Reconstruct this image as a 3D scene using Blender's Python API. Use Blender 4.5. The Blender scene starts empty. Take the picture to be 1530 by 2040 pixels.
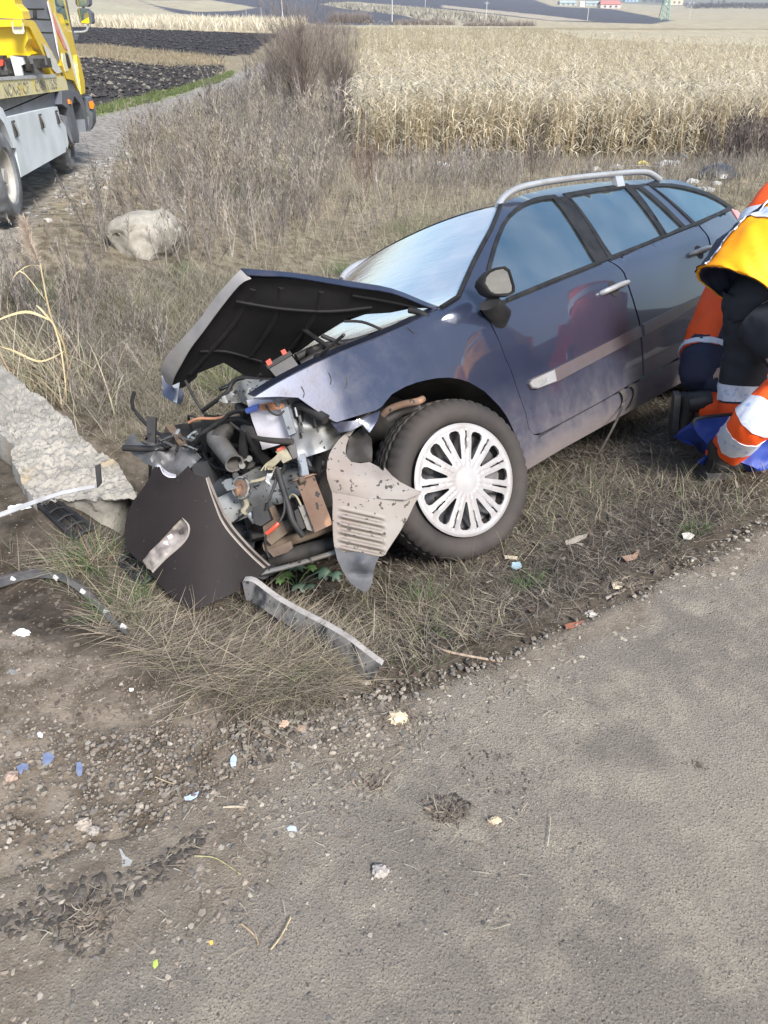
import bpy, math, random
import numpy as np
from mathutils import Vector, Matrix
from mathutils.geometry import delaunay_2d_cdt
rng = np.random.default_rng(7); random.seed(7)
SC = bpy.context.scene; COL = SC.collection
# ------------------------------------------------------------------ camera, sky, sun, exposure
F = 1532.; CX, CY = 765., 1020.; PT = math.radians(33); CAMH = 1.65
FW = np.array([0, math.cos(PT), -math.sin(PT)]); UP = np.array([0, math.sin(PT), math.cos(PT)]); RT = np.array([1., 0, 0]); C0 = np.array([0, 0, CAMH])
cam = bpy.data.cameras.new('camera'); camo = bpy.data.objects.new('camera', cam); COL.objects.link(camo); SC.camera = camo
camo.location = C0; camo.rotation_euler = (math.radians(90) - PT, 0, 0)
cam.sensor_fit = 'HORIZONTAL'; cam.sensor_width = 36; cam.lens = 36 * F / 1530; cam.clip_start = .05; cam.clip_end = 9000
SUN_EL, SUN_AZ = math.radians(42), math.radians(150)      # azimuth clockwise from +Y
wd = bpy.data.worlds.new('World'); SC.world = wd; wd.use_nodes = True
nt = wd.node_tree; nt.nodes.clear()
sky = nt.nodes.new('ShaderNodeTexSky'); sky.sky_type = 'NISHITA'; sky.sun_disc = False
sky.sun_elevation = SUN_EL; sky.sun_rotation = SUN_AZ; sky.dust_density = 2.0; sky.air_density = 1.2; sky.ozone_density = 1.0
bg = nt.nodes.new('ShaderNodeBackground'); bg.inputs['Strength'].default_value = .10
wo = nt.nodes.new('ShaderNodeOutputWorld'); nt.links.new(sky.outputs[0], bg.inputs[0]); nt.links.new(bg.outputs[0], wo.inputs[0])
sl = bpy.data.lights.new('sun', 'SUN'); sl.energy = 3.2; sl.angle = math.radians(16); sl.color = (1, .985, .965)
so = bpy.data.objects.new('sun', sl); COL.objects.link(so)
sd = Vector((math.sin(SUN_AZ) * math.cos(SUN_EL), math.cos(SUN_AZ) * math.cos(SUN_EL), math.sin(SUN_EL)))
so.rotation_euler = sd.to_track_quat('Z', 'Y').to_euler()
vs = SC.view_settings; vs.view_transform = 'Standard'; vs.look = 'None'; vs.gamma = 1; vs.exposure = 1.15; vs.use_curve_mapping = False
SC.cycles.max_bounces = 6; SC.cycles.transparent_max_bounces = 12; SC.cycles.volume_bounces = 0
# ------------------------------------------------------------------ geometry of the place
def ray(px, py): return FW + (px - CX) / F * RT - (py - CY) / F * UP
def atd(px, py, dep): return C0 + ray(px, py) * dep
def atz(px, py, z):
    d = ray(px, py); return C0 + d * ((z - CAMH) / d[2])
def proj(X):
    d = X - C0; q = d @ FW; return CX + F * (d @ RT) / q, CY - F * (d @ UP) / q
def sst(a): a = np.clip(a, 0, 1); return a * a * (3 - 2 * a)
TD = np.array([.675, .738]); TN = np.array([-.738, .675]); TO = np.array([.34, 2.5])
def hash2(i, j, k):
    n = np.sin(i * 127.1 + j * 311.7 + k * 74.7) * 43758.5453
    return n - np.floor(n)
def vn(x, y, k=0):
    i = np.floor(x); j = np.floor(y); fx = sst(x - i); fy = sst(y - j)
    return (hash2(i, j, k) * (1 - fx) + hash2(i + 1, j, k) * fx) * (1 - fy) + (hash2(i, j + 1, k) * (1 - fx) + hash2(i + 1, j + 1, k) * fx) * fy
def fbm(x, y, oc=4, k=0):
    s = 0; a = .5
    for o in range(oc): s = s + a * vn(x * 2 ** o + 17 * o, y * 2 ** o - 9 * o, k + o); a *= .5
    return s - .5 + .5 ** (oc + 1)
def edge_y(X): return np.interp(X, [-9, -2, -1.3, -.75, -.4, .1, .55, 1.55, 3.5, 9], [2.4, 1.95, 1.74, 1.66, 1.56, 1.66, 1.9, 2.58, 4.2, 10.])
def H(X, Y):
    X = np.asarray(X, float); Y = np.asarray(Y, float)
    r = np.hypot(X, Y); az = X / np.maximum(Y, .3); az = np.where(Y < .3, 0, az)
    L = np.interp(r, [0, 8, 15, 25, 40, 70, 100], [-.1, -.2, -.45, -.72, -1.0, -1.2, -1.2])
    Rr = np.interp(r, [0, 7, 10, 16, 24, 30, 45, 100], [-.5, -.6, -.8, -1.3, -2.0, -2.3, -2.6, -2.9])
    k = sst((az + .42) / .40)
    near = L * (1 - k) + Rr * k
    # near ditch system
    dx = X - TO[0]; dy = Y - TO[1]; t = dx * TD[0] + dy * TD[1]; s = dx * TN[0] + dy * TN[1]
    dz = np.interp(s, [-1.1, -.75, -.4, 0, .7, 1.42, 1.85, 2.4, 3.1, 4.0, 5.5], [0, -.03, -.10, -.19, -.50, -.92, -1.08, -1.02, -.72, -.60, -.62])
    dz = dz - .055 * np.clip(t, 0, 6) * sst((s + .6) / .8)
    ac = np.interp(s, [-.6, 0, .5, 2, 5], [0, -.05, -.09, -.14, -.2])
    g = sst((t + .95) / .42); nz = ac * (1 - g) + dz * g
    b = sst((s - 4.0) / 3.0); z = nz * (1 - b) + near * b
    z = np.where(s > 4, z, z)
    # far hills
    el = np.interp(r, [100, 200, 400, 800, 1500, 2600], [-1.62, -.75, -.1, .55, 1.5, 1.9])
    er = np.interp(r, [100, 200, 400, 800, 1500, 2600], [-2.6, -1.3, -.6, -.1, .28, .15])
    azr = np.degrees(np.arctan2(X, Y)); w = sst((azr + 5) / 26)
    zf = CAMH + r * np.tan(np.radians(el * (1 - w) + er * w))
    fb = sst((r - 70) / 60.); z = z * (1 - fb) + zf * fb
    # behind the camera and far right: road level
    z = np.where(r < 60, z * sst((Y - edge_y(X)) / .45 + .05), z)
    rough = sst((Y - edge_y(X)) / .4)
    z = z + rough * (fbm(X * 2.1, Y * 2.1, 4) * .10 + fbm(X * 11, Y * 11, 2, 5) * .02) * sst((120 - r) / 40)
    z = z + rough * fbm(X * .35, Y * .35, 2, 9) * .3 * sst((r - 7) / 5) * sst((150 - r) / 50)
    return z
def gz(X, Y): return float(H(np.array([X]), np.array([Y]))[0])
def hit(px, py, off=0):
    d = ray(px, py); t = np.geomspace(.5, 4000, 5000); Pp = C0 + d * t[:, None]
    b = np.nonzero(Pp[:, 2] < H(Pp[:, 0], Pp[:, 1]) + off)[0]
    return Pp[b[0]] if len(b) else Pp[-1]
# ------------------------------------------------------------------ object helpers
def T(o, label=None, cat=None, group=None, kind=None):
    if label: o['label'] = label
    if cat: o['category'] = cat
    if group: o['group'] = group
    if kind: o['kind'] = kind
    return o
def empty(name, loc, label, cat, group=None, rot=None):
    o = bpy.data.objects.new(name, None); COL.objects.link(o)
    m = Matrix.Translation(Vector(loc))
    if rot is not None: m = m @ rot.to_4x4()
    o.matrix_world = m; o['_m'] = 0; del o['_m']
    o.empty_display_size = .1
    MW[o.name] = np.array(m); return T(o, label, cat, group)
MW = {}
def mesh(name, V, Fc, mat, parent=None, smooth=35, world=True, origin=None, cols=None, mats=None):
    """V in world coordinates (world=True) or in the parent's frame; links ONE object"""
    V = np.asarray(V, float).reshape(-1, 3); me = bpy.data.meshes.new(name)
    o = bpy.data.objects.new(name, me); COL.objects.link(o)
    if parent is not None:
        o.parent = parent; M = MW[parent.name]
        if world:
            Mi = np.linalg.inv(M); V = V @ Mi[:3, :3].T + Mi[:3, 3]
        MW[o.name] = M
    else:
        if origin is None: origin = np.array([(V[:, 0].min() + V[:, 0].max()) / 2, (V[:, 1].min() + V[:, 1].max()) / 2, V[:, 2].min()])
        V = V - origin; o.location = origin; m = np.eye(4); m[:3, 3] = origin; MW[o.name] = m
    if isinstance(Fc, np.ndarray):
        n, k = Fc.shape
        me.vertices.add(len(V)); me.vertices.foreach_set('co', V.ravel())
        me.loops.add(n * k); me.loops.foreach_set('vertex_index', Fc.ravel().astype(np.int32))
        me.polygons.add(n); me.polygons.foreach_set('loop_start', np.arange(n, dtype=np.int32) * k)
        me.update(calc_edges=True)
    else:
        me.from_pydata(V.tolist(), [], [list(map(int, f)) for f in Fc]); me.update()
    if cols is not None:
        a = me.color_attributes.new('Col', 'FLOAT_COLOR', 'POINT')
        a.data.foreach_set('color', np.concatenate([cols, np.ones((len(cols), 1))], 1).astype(np.float32).ravel())
    if smooth:
        me.polygons.foreach_set('use_smooth', np.ones(len(me.polygons), bool))
        if smooth < 170: me.set_sharp_from_angle(angle=math.radians(smooth))
    me.materials.append(mat)
    return o
class MB:
    def __init__(s): s.V = []; s.F = []
    def add(s, V, Fc):
        n = len(s.V); s.V += [tuple(v) for v in V]; s.F += [[i + n for i in f] for f in Fc]; return s
    def box(s, c, sz, R=None):
        R = np.eye(3) if R is None else np.asarray(R); c = np.asarray(c, float); h = np.asarray(sz, float) / 2
        V = [c + R @ (np.array([x, y, z]) * h) for x in (-1, 1) for y in (-1, 1) for z in (-1, 1)]
        return s.add(V, [(0, 1, 3, 2), (4, 6, 7, 5), (0, 4, 5, 1), (2, 3, 7, 6), (0, 2, 6, 4), (1, 5, 7, 3)])
    def tube(s, P, r, n=8, caps=True, squash=None):
        P = np.asarray(P, float); m = len(P); r = np.broadcast_to(np.asarray(r, float), (m,)); V = []; Fc = []
        up = np.array([.13, .21, .97]); 
        for i in range(m):
            d = P[min(i + 1, m - 1)] - P[max(i - 1, 0)]; d = d / (np.linalg.norm(d) + 1e-9)
            a = np.cross(up, d); na = np.linalg.norm(a)
            if na < .2: a = np.cross([1, 0, 0], d); na = np.linalg.norm(a)
            a /= na; b = np.cross(d, a)
            for k in range(n):
                th = 2 * math.pi * k / n; V.append(P[i] + r[i] * (math.cos(th) * a + (squash or 1) * math.sin(th) * b))
        for i in range(m - 1):
            for k in range(n):
                k2 = (k + 1) % n; Fc.append((i * n + k, i * n + k2, (i + 1) * n + k2, (i + 1) * n + k))
        if caps: Fc.append(tuple(range(n))[::-1]); Fc.append(tuple((m - 1) * n + k for k in range(n)))
        return s.add(V, Fc)
    def lathe(s, prof, c, ax, n=32, ref=None):
        """prof: (radius, along) pairs"""
        ax = np.asarray(ax, float); ax = ax / np.linalg.norm(ax); ref = np.array([0, 0, 1.]) if ref is None else ref
        a = np.cross(ref, ax); a /= np.linalg.norm(a); b = np.cross(ax, a); V = []; Fc = []
        for (r, h) in prof:
            for k in range(n):
                th = 2 * math.pi * k / n; V.append(np.asarray(c) + ax * h + r * (math.cos(th) * a + math.sin(th) * b))
        for i in range(len(prof) - 1):
            for k in range(n):
                k2 = (k + 1) % n; Fc.append((i * n + k, i * n + k2, (i + 1) * n + k2, (i + 1) * n + k))
        return s.add(V, Fc)
    def prism(s, P, d):
        """closed polygon P (3D, planar-ish) extruded by vector d"""
        P = [np.asarray(p, float) for p in P]; n = len(P); d = np.asarray(d, float)
        return s.add(P + [p + d for p in P], [tuple(range(n)), tuple(range(2 * n - 1, n - 1, -1))] + [(i, i + n, (i + 1) % n + n, (i + 1) % n) for i in range(n)])
    def build(s, name, mat, parent=None, smooth=35, world=True, **k): return mesh(name, s.V, s.F, mat, parent, smooth, world, **k)
def inpoly(P, q):
    q = np.atleast_2d(q); P = np.asarray(P, float); r = np.zeros(len(q), bool); n = len(P); j = n - 1
    for i in range(n):
        a, b = P[i], P[j]
        c = ((a[1] > q[:, 1]) != (b[1] > q[:, 1])) & (q[:, 0] < (b[0] - a[0]) * (q[:, 1] - a[1]) / (b[1] - a[1] + 1e-12) + a[0])
        r ^= c; j = i
    return r
def smoothpoly(P, closed=True, n=4):
    """Catmull-Rom resampling"""
    P = np.asarray(P, float); m = len(P); out = []
    for i in range(m if closed else m - 1):
        p0, p1, p2, p3 = (P[(i + j) % m] for j in (-1, 0, 1, 2)) if closed else (P[max(i - 1, 0)], P[i], P[i + 1], P[min(i + 2, m - 1)])
        for k in range(n):
            t = k / n; out.append(.5 * ((2 * p1) + (-p0 + p2) * t + (2 * p0 - 5 * p1 + 4 * p2 - p3) * t * t + (-p0 + 3 * p1 - 3 * p2 + p3) * t ** 3))
    if not closed: out.append(P[-1])
    return np.array(out)
def sheet(poly, fn, sp, thick=.01, holes=(), back=None, toward=None):
    """2-D outline -> triangulated, lifted by fn(u,v)->3D, given real thickness. Returns V,F"""
    poly = np.asarray(poly, float); pts = []; edges = []
    for L in [poly] + [np.asarray(h, float) for h in holes]:
        n = len(L); base = len(pts); seg = []
        for i in range(n):
            a, b = L[i], L[(i + 1) % n]; k = max(1, int(np.ceil(np.linalg.norm(b - a) / sp)))
            for j in range(k): seg.append(a + (b - a) * j / k)
        pts += seg; m = len(seg); edges += [(base + i, base + (i + 1) % m) for i in range(m)]
    u0, v0 = poly.min(0); u1, v1 = poly.max(0); g = []
    us = np.arange(u0 + sp / 2, u1, sp); vs_ = np.arange(v0 + sp / 2, v1, sp)
    G = np.array([(u + (sp / 2 if i % 2 else 0), v) for i, v in enumerate(vs_) for u in us]).reshape(-1, 2)
    bp = np.array(pts)
    if len(G):
        G = G[inpoly(poly, G)]
        for h in holes: G = G[~inpoly(h, G)] if len(G) else G
        if len(G):
            d = np.sqrt(((G[:, None] - bp[None]) ** 2).sum(-1)).min(1); G = G[d > sp * .45]
    allp = list(map(tuple, bp)) + list(map(tuple, G))
    v, e, f, ov, _, _ = delaunay_2d_cdt([Vector(p) for p in allp], edges, [], 0, 1e-6)
    v = np.array([tuple(p) for p in v]); f = np.array([t for t in f if len(t) == 3]); c = v[f].mean(1)
    ok = inpoly(poly, c)
    for h in holes: ok &= ~inpoly(h, c)
    f = f[ok]; X = np.array([fn(*p) for p in v])
    nr = np.cross(X[f[:, 1]] - X[f[:, 0]], X[f[:, 2]] - X[f[:, 0]]); N = np.zeros_like(X)
    for k in range(3): np.add.at(N, f[:, k], nr)
    N /= np.linalg.norm(N, axis=1)[:, None] + 1e-12
    tw = C0 if toward is None else toward
    mid = X[f].mean((0, 1)); avg = nr.sum(0)
    if avg @ (np.asarray(tw) - mid) < 0: f = f[:, ::-1]; N = -N
    n = len(X); cnt = {}
    for t in f:
        for a, b in ((t[0], t[1]), (t[1], t[2]), (t[2], t[0])): cnt[(a, b)] = 1
    Fl = [tuple(t) for t in f] + [(t[2] + n, t[1] + n, t[0] + n) for t in f]
    Fl += [(b, a, a + n, b + n) for (a, b) in cnt if (b, a) not in cnt]
    B = X - N * thick if back is None else X + np.asarray(back)
    return np.concatenate([X, B]), Fl
def pxsheet(name, poly, dep, mat, parent=None, sp=12, thick=.008, holes=(), smooth=40, wob=0):
    """a curved plate whose outline was measured from the photo, placed at its real distance dep(px,py)"""
    df = dep if callable(dep) else (lambda a, b: dep)
    def fn(a, b):
        d = df(a, b)
        if wob: d += wob * float(fbm(np.array(a * .02), np.array(b * .02), 3, 3))
        return atd(a, b, d)
    V, Fc = sheet(poly, fn, sp, thick, holes)
    return mesh(name, V, Fc, mat, parent, smooth)
def plane_dep(p3):
    """depth plane through three (px,py,depth) points (linear in 1/depth -> a true plane)"""
    A = np.array([[a, b, 1] for a, b, _ in p3], float); c = np.linalg.solve(A, [1 / d for *_, d in p3])
    return lambda a, b: 1 / (c[0] * a + c[1] * b + c[2])
# ------------------------------------------------------------------ materials
def M(name, c1, c2=None, sc=6, rough=.6, metal=0, bump=0, bsc=60, spots=None, spots2=None, coat=0, vcol=False, trans=0, spec=.5, coords='Object', lo=.35, hi=.65, det=6, bd=1, streak=None):
    m = bpy.data.materials.new(name); m.use_nodes = True; t = m.node_tree; N = t.nodes; L = t.links
    b = N['Principled BSDF']; tc = N.new('ShaderNodeTexCoord'); co = tc.outputs[coords]
    def noise(scale, detail=det, ro=.6, vec=None):
        n = N.new('ShaderNodeTexNoise'); n.inputs['Scale'].default_value = scale; n.inputs['Detail'].default_value = detail; n.inputs['Roughness'].default_value = ro
        L.new(vec or co, n.inputs['Vector']); return n.outputs['Fac']
    def ramp(f, a, c):
        r = N.new('ShaderNodeMapRange'); r.inputs[1].default_value = a; r.inputs[2].default_value = c; L.new(f, r.inputs[0]); return r.outputs[0]
    def mix(f, a, c, mode='MIX'):
        x = N.new('ShaderNodeMix'); x.data_type = 'RGBA'; x.blend_type = mode
        if hasattr(f, 'links'): L.new(f, x.inputs[0])
        else: x.inputs[0].default_value = f
        for i, q in ((6, a), (7, c)):
            if hasattr(q, 'links'): L.new(q, x.inputs[i])
            else: x.inputs[i].default_value = (*q, 1)
        return x.outputs[2]
    col = c1
    if vcol:
        a = N.new('ShaderNodeVertexColor'); a.layer_name = 'Col'; col = a.outputs[0]
        if c2 is not None: col = mix(ramp(noise(sc), lo, hi), col, mix(1., col, c2, 'MULTIPLY'))
    elif c2 is not None: col = mix(ramp(noise(sc), lo, hi), c1, c2)
    if streak is not None:
        mp = N.new('ShaderNodeMapping'); mp.inputs['Scale'].default_value = streak[1]; L.new(co, mp.inputs[0])
        col = mix(ramp(noise(1, 4, .6, mp.outputs[0]), streak[2], streak[3]), col, streak[0])
    for sp in (spots, spots2):
        if sp is not None:
            col = mix(ramp(noise(sp[1], 3, .5), sp[2], sp[2] + sp[3]), col, sp[0])
    if hasattr(col, 'links'): L.new(col, b.inputs['Base Color'])
    else: b.inputs['Base Color'].default_value = (*col, 1)
    b.inputs['Roughness'].default_value = rough; b.inputs['Metallic'].default_value = metal
    b.inputs['Specular IOR Level'].default_value = spec; b.inputs['Coat Weight'].default_value = coat; b.inputs['Coat Roughness'].default_value = .05
    if bump:
        bn = N.new('ShaderNodeBump'); bn.inputs['Strength'].default_value = min(1, bump * 20 if bump < .05 else 1); bn.inputs['Distance'].default_value = bump
        L.new(noise(bsc, 8, .7), bn.inputs['Height']); L.new(bn.outputs[0], b.inputs['Normal'])
    if trans:
        tl = N.new('ShaderNodeBsdfTranslucent'); ms = N.new('ShaderNodeMixShader'); ms.inputs[0].default_value = trans
        if hasattr(col, 'links'): L.new(col, tl.inputs[0])
        else: tl.inputs[0].default_value = (*col, 1)
        L.new(b.outputs[0], ms.inputs[1]); L.new(tl.outputs[0], ms.inputs[2]); L.new(ms.outputs[0], N['Material Output'].inputs[0])
    m['x'] = 0; del m['x']
    return m
# ------------------------------------------------------------------ ground
GREY, TAN, STRAW, SOIL, DARK = np.array([.15, .128, .10]), np.array([.36, .30, .19]), np.array([.48, .42, .29]), np.array([.085, .066, .048]), np.array([.032, .029, .030])
FIELDS = [  # outlines of the fields as they lie in the landscape (picture coordinates of their corners), colour
    ([(-300, -400), (1900, -400), (1900, 60), (-300, 60)], (.40, .35, .25)),
    ([(-200, -300), (1200, -300), (1330, 2), (1100, -2), (900, -3), (640, -8), (300, -6), (150, -300)], (.10, .10, .115)),  # far hills, bluish air haze mixed into the colour
    ([(150, -60), (275, 0), (335, 22), (390, 35), (520, 38), (640, 50), (880, 50), (850, 33), (690, 18), (640, 8), (700, 3), (900, 20), (1100, 42), (1300, 48), (1340, 41), (1220, 18), (1100, 13), (1080, 5), (1060, -2), (900, -40)], (.085, .086, .105)),  # far dark fields, their bluish haze is painted into the colour
    ([(275, 0), (320, 13), (390, 24), (470, 22), (510, 15), (470, 8), (420, 0)], (.42, .37, .26)),
    ([(-200, -20), (180, 0), (340, 25), (400, 32), (130, 60), (-200, 60)], (.42, .38, .27)),
    ([(640, 8), (690, 6), (850, 17), (1000, 35), (1030, 45), (880, 50), (800, 30), (690, 16)], (.40, .36, .28)),
    ([(880, 10), (1100, 32), (1180, 42), (1100, 41), (1000, 29), (880, 15)], (.40, .35, .28)),
    ([(-200, 30), (560, 36), (640, 50), (560, 66), (460, 64), (130, 52), (-200, 52)], (.46, .39, .26)),
    ([(-200, 50), (130, 53), (460, 64), (560, 68), (500, 108), (410, 112), (300, 99), (150, 88), (-200, 80)], (.034, .031, .034)),
    ([(-200, 80), (150, 88), (300, 99), (410, 112), (450, 118), (440, 135), (300, 137), (-200, 112)], (.38, .31, .20)),
    ([(-200, 112), (170, 114), (300, 128), (440, 132), (430, 152), (330, 182), (186, 216), (-200, 300)], (.034, .030, .030)),
    ([(186, 216), (330, 182), (430, 152), (470, 140), (450, 160), (330, 200), (186, 236), (-300, 400), (-300, 310)], (.17, .21, .07)),
    ([(-700, 700), (-300, 400), (186, 232), (330, 197), (440, 158), (520, 125), (560, 130), (470, 190), (330, 280), (250, 320), (100, 380), (40, 450), (-100, 640)], (.27, .25, .225)),
    ([(720, 230), (1000, 290), (1600, 300), (1900, 60), (1100, 55), (640, 55)], (.30, .25, .15)),
    ([(1100, 60), (1530, 60), (1800, 100), (1530, 92), (1300, 84), (1160, 76)], (.42, .37, .26)),
    ([(250, 520), (420, 560), (560, 600), (620, 700), (420, 700), (330, 620)], (.16, .145, .125)),
    ([(-300, 1200), (0, 1240), (200, 1290), (330, 1370), (520, 1400), (700, 1430), (600, 1600), (300, 1850), (0, 1950), (-300, 2000)], (.225, .186, .145)),
    ([(-300, 1060), (0, 1080), (140, 1140), (260, 1250), (120, 1260), (0, 1230), (-300, 1220)], (.10, .078, .06)),
]
def ground_mesh():
    az = np.radians(np.concatenate([np.arange(-36, 36.01, .28), np.arange(40, 321, 7)])); nr = 440
    r = np.concatenate([[.02], np.geomspace(.25, 2600, nr)]); A, Rr = np.meshgrid(az, r); X = Rr * np.sin(A); Y = Rr * np.cos(A)
    Z = H(X, Y); V = np.stack([X, Y, Z], -1).reshape(-1, 3); n = len(az); m = len(r)
    i, j = np.meshgrid(np.arange(m - 1), np.arange(n), indexing='ij'); j2 = (j + 1) % n
    Fc = np.stack([i * n + j, (i + 1) * n + j, (i + 1) * n + j2, i * n + j2], -1).reshape(-1, 4)[:, ::-1]
    px, py = proj(V); front = (V - C0) @ FW > .1; q = np.stack([px, py], -1)
    c = np.tile(GREY, (len(V), 1)); rr = np.hypot(V[:, 0], V[:, 1])
    mid = sst((rr - 4) / 9)[:, None]; c = c * (1 - mid) + np.array([.26, .22, .15]) * mid
    s = (V[:, 0] - TO[0]) * TN[0] + (V[:, 1] - TO[1]) * TN[1]; k = (np.exp(-((s - 1.0) / 1.5) ** 2) * (rr < 9))[:, None]
    c = c * (1 - .65 * k) + SOIL * .65 * k
    k = (((V[:, 1] > edge_y(V[:, 0]) - .1) & (V[:, 1] < edge_y(V[:, 0]) + .5) & (rr < 9)))[:, None] * .6
    c = c * (1 - k) + SOIL * k
    jx = (fbm(V[:, 0] * 1.3, V[:, 1] * 1.3, 3, 21)) * 22 * np.clip(8 / rr, .05, 1.5); jy = fbm(V[:, 0] * 1.3, V[:, 1] * 1.3, 3, 31) * 16 * np.clip(8 / rr, .03, 1.5)
    q2 = q + np.stack([jx, jy], -1)
    js = rng.normal(0, 1, (7, 2)); near = rr < 14
    for P_, col in FIELDS:
        k = np.zeros(len(V)); k[~near] = inpoly(P_, q2[~near])
        for j in js: k[near] += inpoly(P_, q2[near] + j * 26) / len(js)
        k = (k * front)[:, None]; c = c * (1 - k) + np.array(col) * k
    c[~front & (V[:, 1] < 40)] = (.2, .18, .15)
    c *= (1 + .5 * fbm(V[:, 0] * 3, V[:, 1] * 3, 4, 40))[:, None] * (1 + .25 * fbm(V[:, 0] * .1, V[:, 1] * .1, 3, 44))[:, None]
    return V, Fc, np.clip(c, .01, 1)
m_ground = M('soil and stubble', (0, 0, 0), (.45, .43, .40), 9, .95, vcol=True, bump=.03, bsc=18, lo=.42, hi=.62, det=10, coords='Object', spots=((.34, .31, .26), 60, .68, .04), spec=.2)
V, Fc, c = ground_mesh()
T(mesh('ground', V, Fc, m_ground, None, 180, origin=np.zeros(3), cols=c), kind='structure')
# road: worn asphalt sheet with a broken edge
def road_mesh():
    xs = np.arange(-7, 9, .035); nv = 110; V = []; 
    ey = edge_y(xs) - .02 + fbm(xs * 2.6, xs * 0 + 3.3, 5, 2) * .22
    lft = sst((-.15 - xs) / .5); ey = ey - lft * (.30 + .62 * sst((-.3 - xs) / 1.2))  # the left corner has crumbled away to dirt
    yy = np.concatenate([np.linspace(0, 1, nv)]) ; Vx = np.repeat(xs[:, None], nv, 1); g = 1 - (1 - yy) ** 2
    Y = -9 + (ey[:, None] + 9) * g[None, :]
    d = ey[:, None] - Y; Z = .014 + fbm(Vx * 1.1, Y * 1.1, 3, 7) * .012 + fbm(Vx * 9, Y * 9, 3, 8) * .008; Z = Z * sst(d / .10) + -.012 * (1 - sst(d / .06))
    V = np.stack([Vx, Y, Z], -1).reshape(-1, 3); i, j = np.meshgrid(np.arange(len(xs) - 1), np.arange(nv - 1), indexing='ij')
    D_ = d.reshape(-1); wdt = .22 + .55 * np.clip((.2 - V[:, 0]) / 1.2, 0, 1.6); k = np.clip(1 - D_ / wdt + fbm(V[:, 0] * 4, V[:, 1] * 4, 4, 71) * 1.5, 0, 1); k = np.where(D_ > wdt * 2.2, 0, k); col = np.stack([k, k, k], -1)
    return V, np.stack([i * nv + j, (i + 1) * nv + j, (i + 1) * nv + j + 1, i * nv + j + 1], -1).reshape(-1, 4), col
def road_mat():
    m = bpy.data.materials.new('dusty worn asphalt'); m.use_nodes = True; t = m.node_tree; N = t.nodes; L = t.links; b = N['Principled BSDF']
    tc = N.new('ShaderNodeTexCoord').outputs['Object']
    def noise(sc, d=6, r=.6, dist=0):
        n = N.new('ShaderNodeTexNoise'); n.inputs['Scale'].default_value = sc; n.inputs['Detail'].default_value = d; n.inputs['Roughness'].default_value = r; n.inputs['Distortion'].default_value = dist; L.new(tc, n.inputs[0]); return n.outputs[0]
    def mr(f, a, c, lo=0, hi=1):
        r = N.new('ShaderNodeMapRange'); r.inputs[1].default_value = a; r.inputs[2].default_value = c; r.inputs[3].default_value = lo; r.inputs[4].default_value = hi; L.new(f, r.inputs[0]); return r.outputs[0]
    def mix(f, a, c, mode='MIX'):
        x = N.new('ShaderNodeMix'); x.data_type = 'RGBA'; x.blend_type = mode; 
        if hasattr(f, 'links'): L.new(f, x.inputs[0])
        else: x.inputs[0].default_value = f
        for i, q in ((6, a), (7, c)):
            if hasattr(q, 'links'): L.new(q, x.inputs[i])
            else: x.inputs[i].default_value = (*q, 1)
        return x.outputs[2]
    v = N.new('ShaderNodeTexVoronoi'); v.inputs['Scale'].default_value = 150; L.new(tc, v.inputs['Vector']); v2 = N.new('ShaderNodeTexVoronoi'); v2.inputs['Scale'].default_value = 120; v2.inputs['Randomness'].default_value = 1; L.new(tc, v2.inputs['Vector'])
    col = mix(mr(noise(1.3, 5), .40, .60), (.29, .252, .208), (.20, .176, .148))
    col = mix(mr(noise(5, 8, .7), .48, .66), col, (.36, .315, .25))
    col = mix(mr(noise(2.3, 3, .5), .60, .72), col, (.185, .163, .137))
    st = mr(v.outputs['Distance'], .0, .45, 1, 0)
    chip = mix(v.outputs['Color'], (.05, .05, .052), (.19, .18, .165)); 
    sep = N.new('ShaderNodeSeparateColor'); L.new(v.outputs['Color'], sep.inputs[0]); chip = mix(sep.outputs[0], (.055, .052, .05), (.30, .275, .24))
    f = N.new('ShaderNodeMath'); f.operation = 'MULTIPLY'; L.new(st, f.inputs[0]); L.new(mr(noise(3.1, 4), .38, .6, .45, 1), f.inputs[1])
    col = mix(f.outputs[0], col, chip)
    col = mix(mr(noise(210, 2, .5), .70, .74), col, (.42, .40, .36))
    col = mix(mr(noise(240, 4, .7), .56, .64), col, (.085, .078, .07))
    col = mix(mr(noise(26, 10, .8, .6), .60, .68), col, (.12, .108, .094))
    va = N.new('ShaderNodeVertexColor'); va.layer_name = 'Col'; sp_ = N.new('ShaderNodeSeparateColor'); L.new(va.outputs[0], sp_.inputs[0])
    soil = mix(mr(noise(14, 8, .75), .40, .62), (.27, .228, .178), (.16, .13, .10)); soil = mix(mr(noise(150, 3, .6), .62, .68), soil, (.33, .29, .23))
    fe = N.new('ShaderNodeMath'); fe.operation = 'MULTIPLY_ADD'; fe.use_clamp = True; L.new(noise(22, 8, .75), fe.inputs[0]); fe.inputs[1].default_value = 2.4; fe.inputs[2].default_value = -1.2; fa = N.new('ShaderNodeMath'); fa.operation = 'MULTIPLY_ADD'; fa.use_clamp = True; L.new(sp_.outputs[0], fa.inputs[0]); fa.inputs[1].default_value = 1.9; L.new(fe.outputs[0], fa.inputs[2])
    fm = N.new('ShaderNodeMath'); fm.operation = 'MULTIPLY'; fm.use_clamp = True; L.new(fa.outputs[0], fm.inputs[0]); L.new(mr(sp_.outputs[0], .02, .35), fm.inputs[1]); col = mix(fm.outputs[0], col, soil)
    L.new(col, b.inputs['Base Color']); b.inputs['Roughness'].default_value = .93; b.inputs['Specular IOR Level'].default_value = .2
    a = N.new('ShaderNodeMath'); a.operation = 'ADD'; L.new(mr(v2.outputs['Distance'], 0, .5, .5, 0), a.inputs[0]); L.new(noise(28, 12, .85), a.inputs[1])
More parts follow.
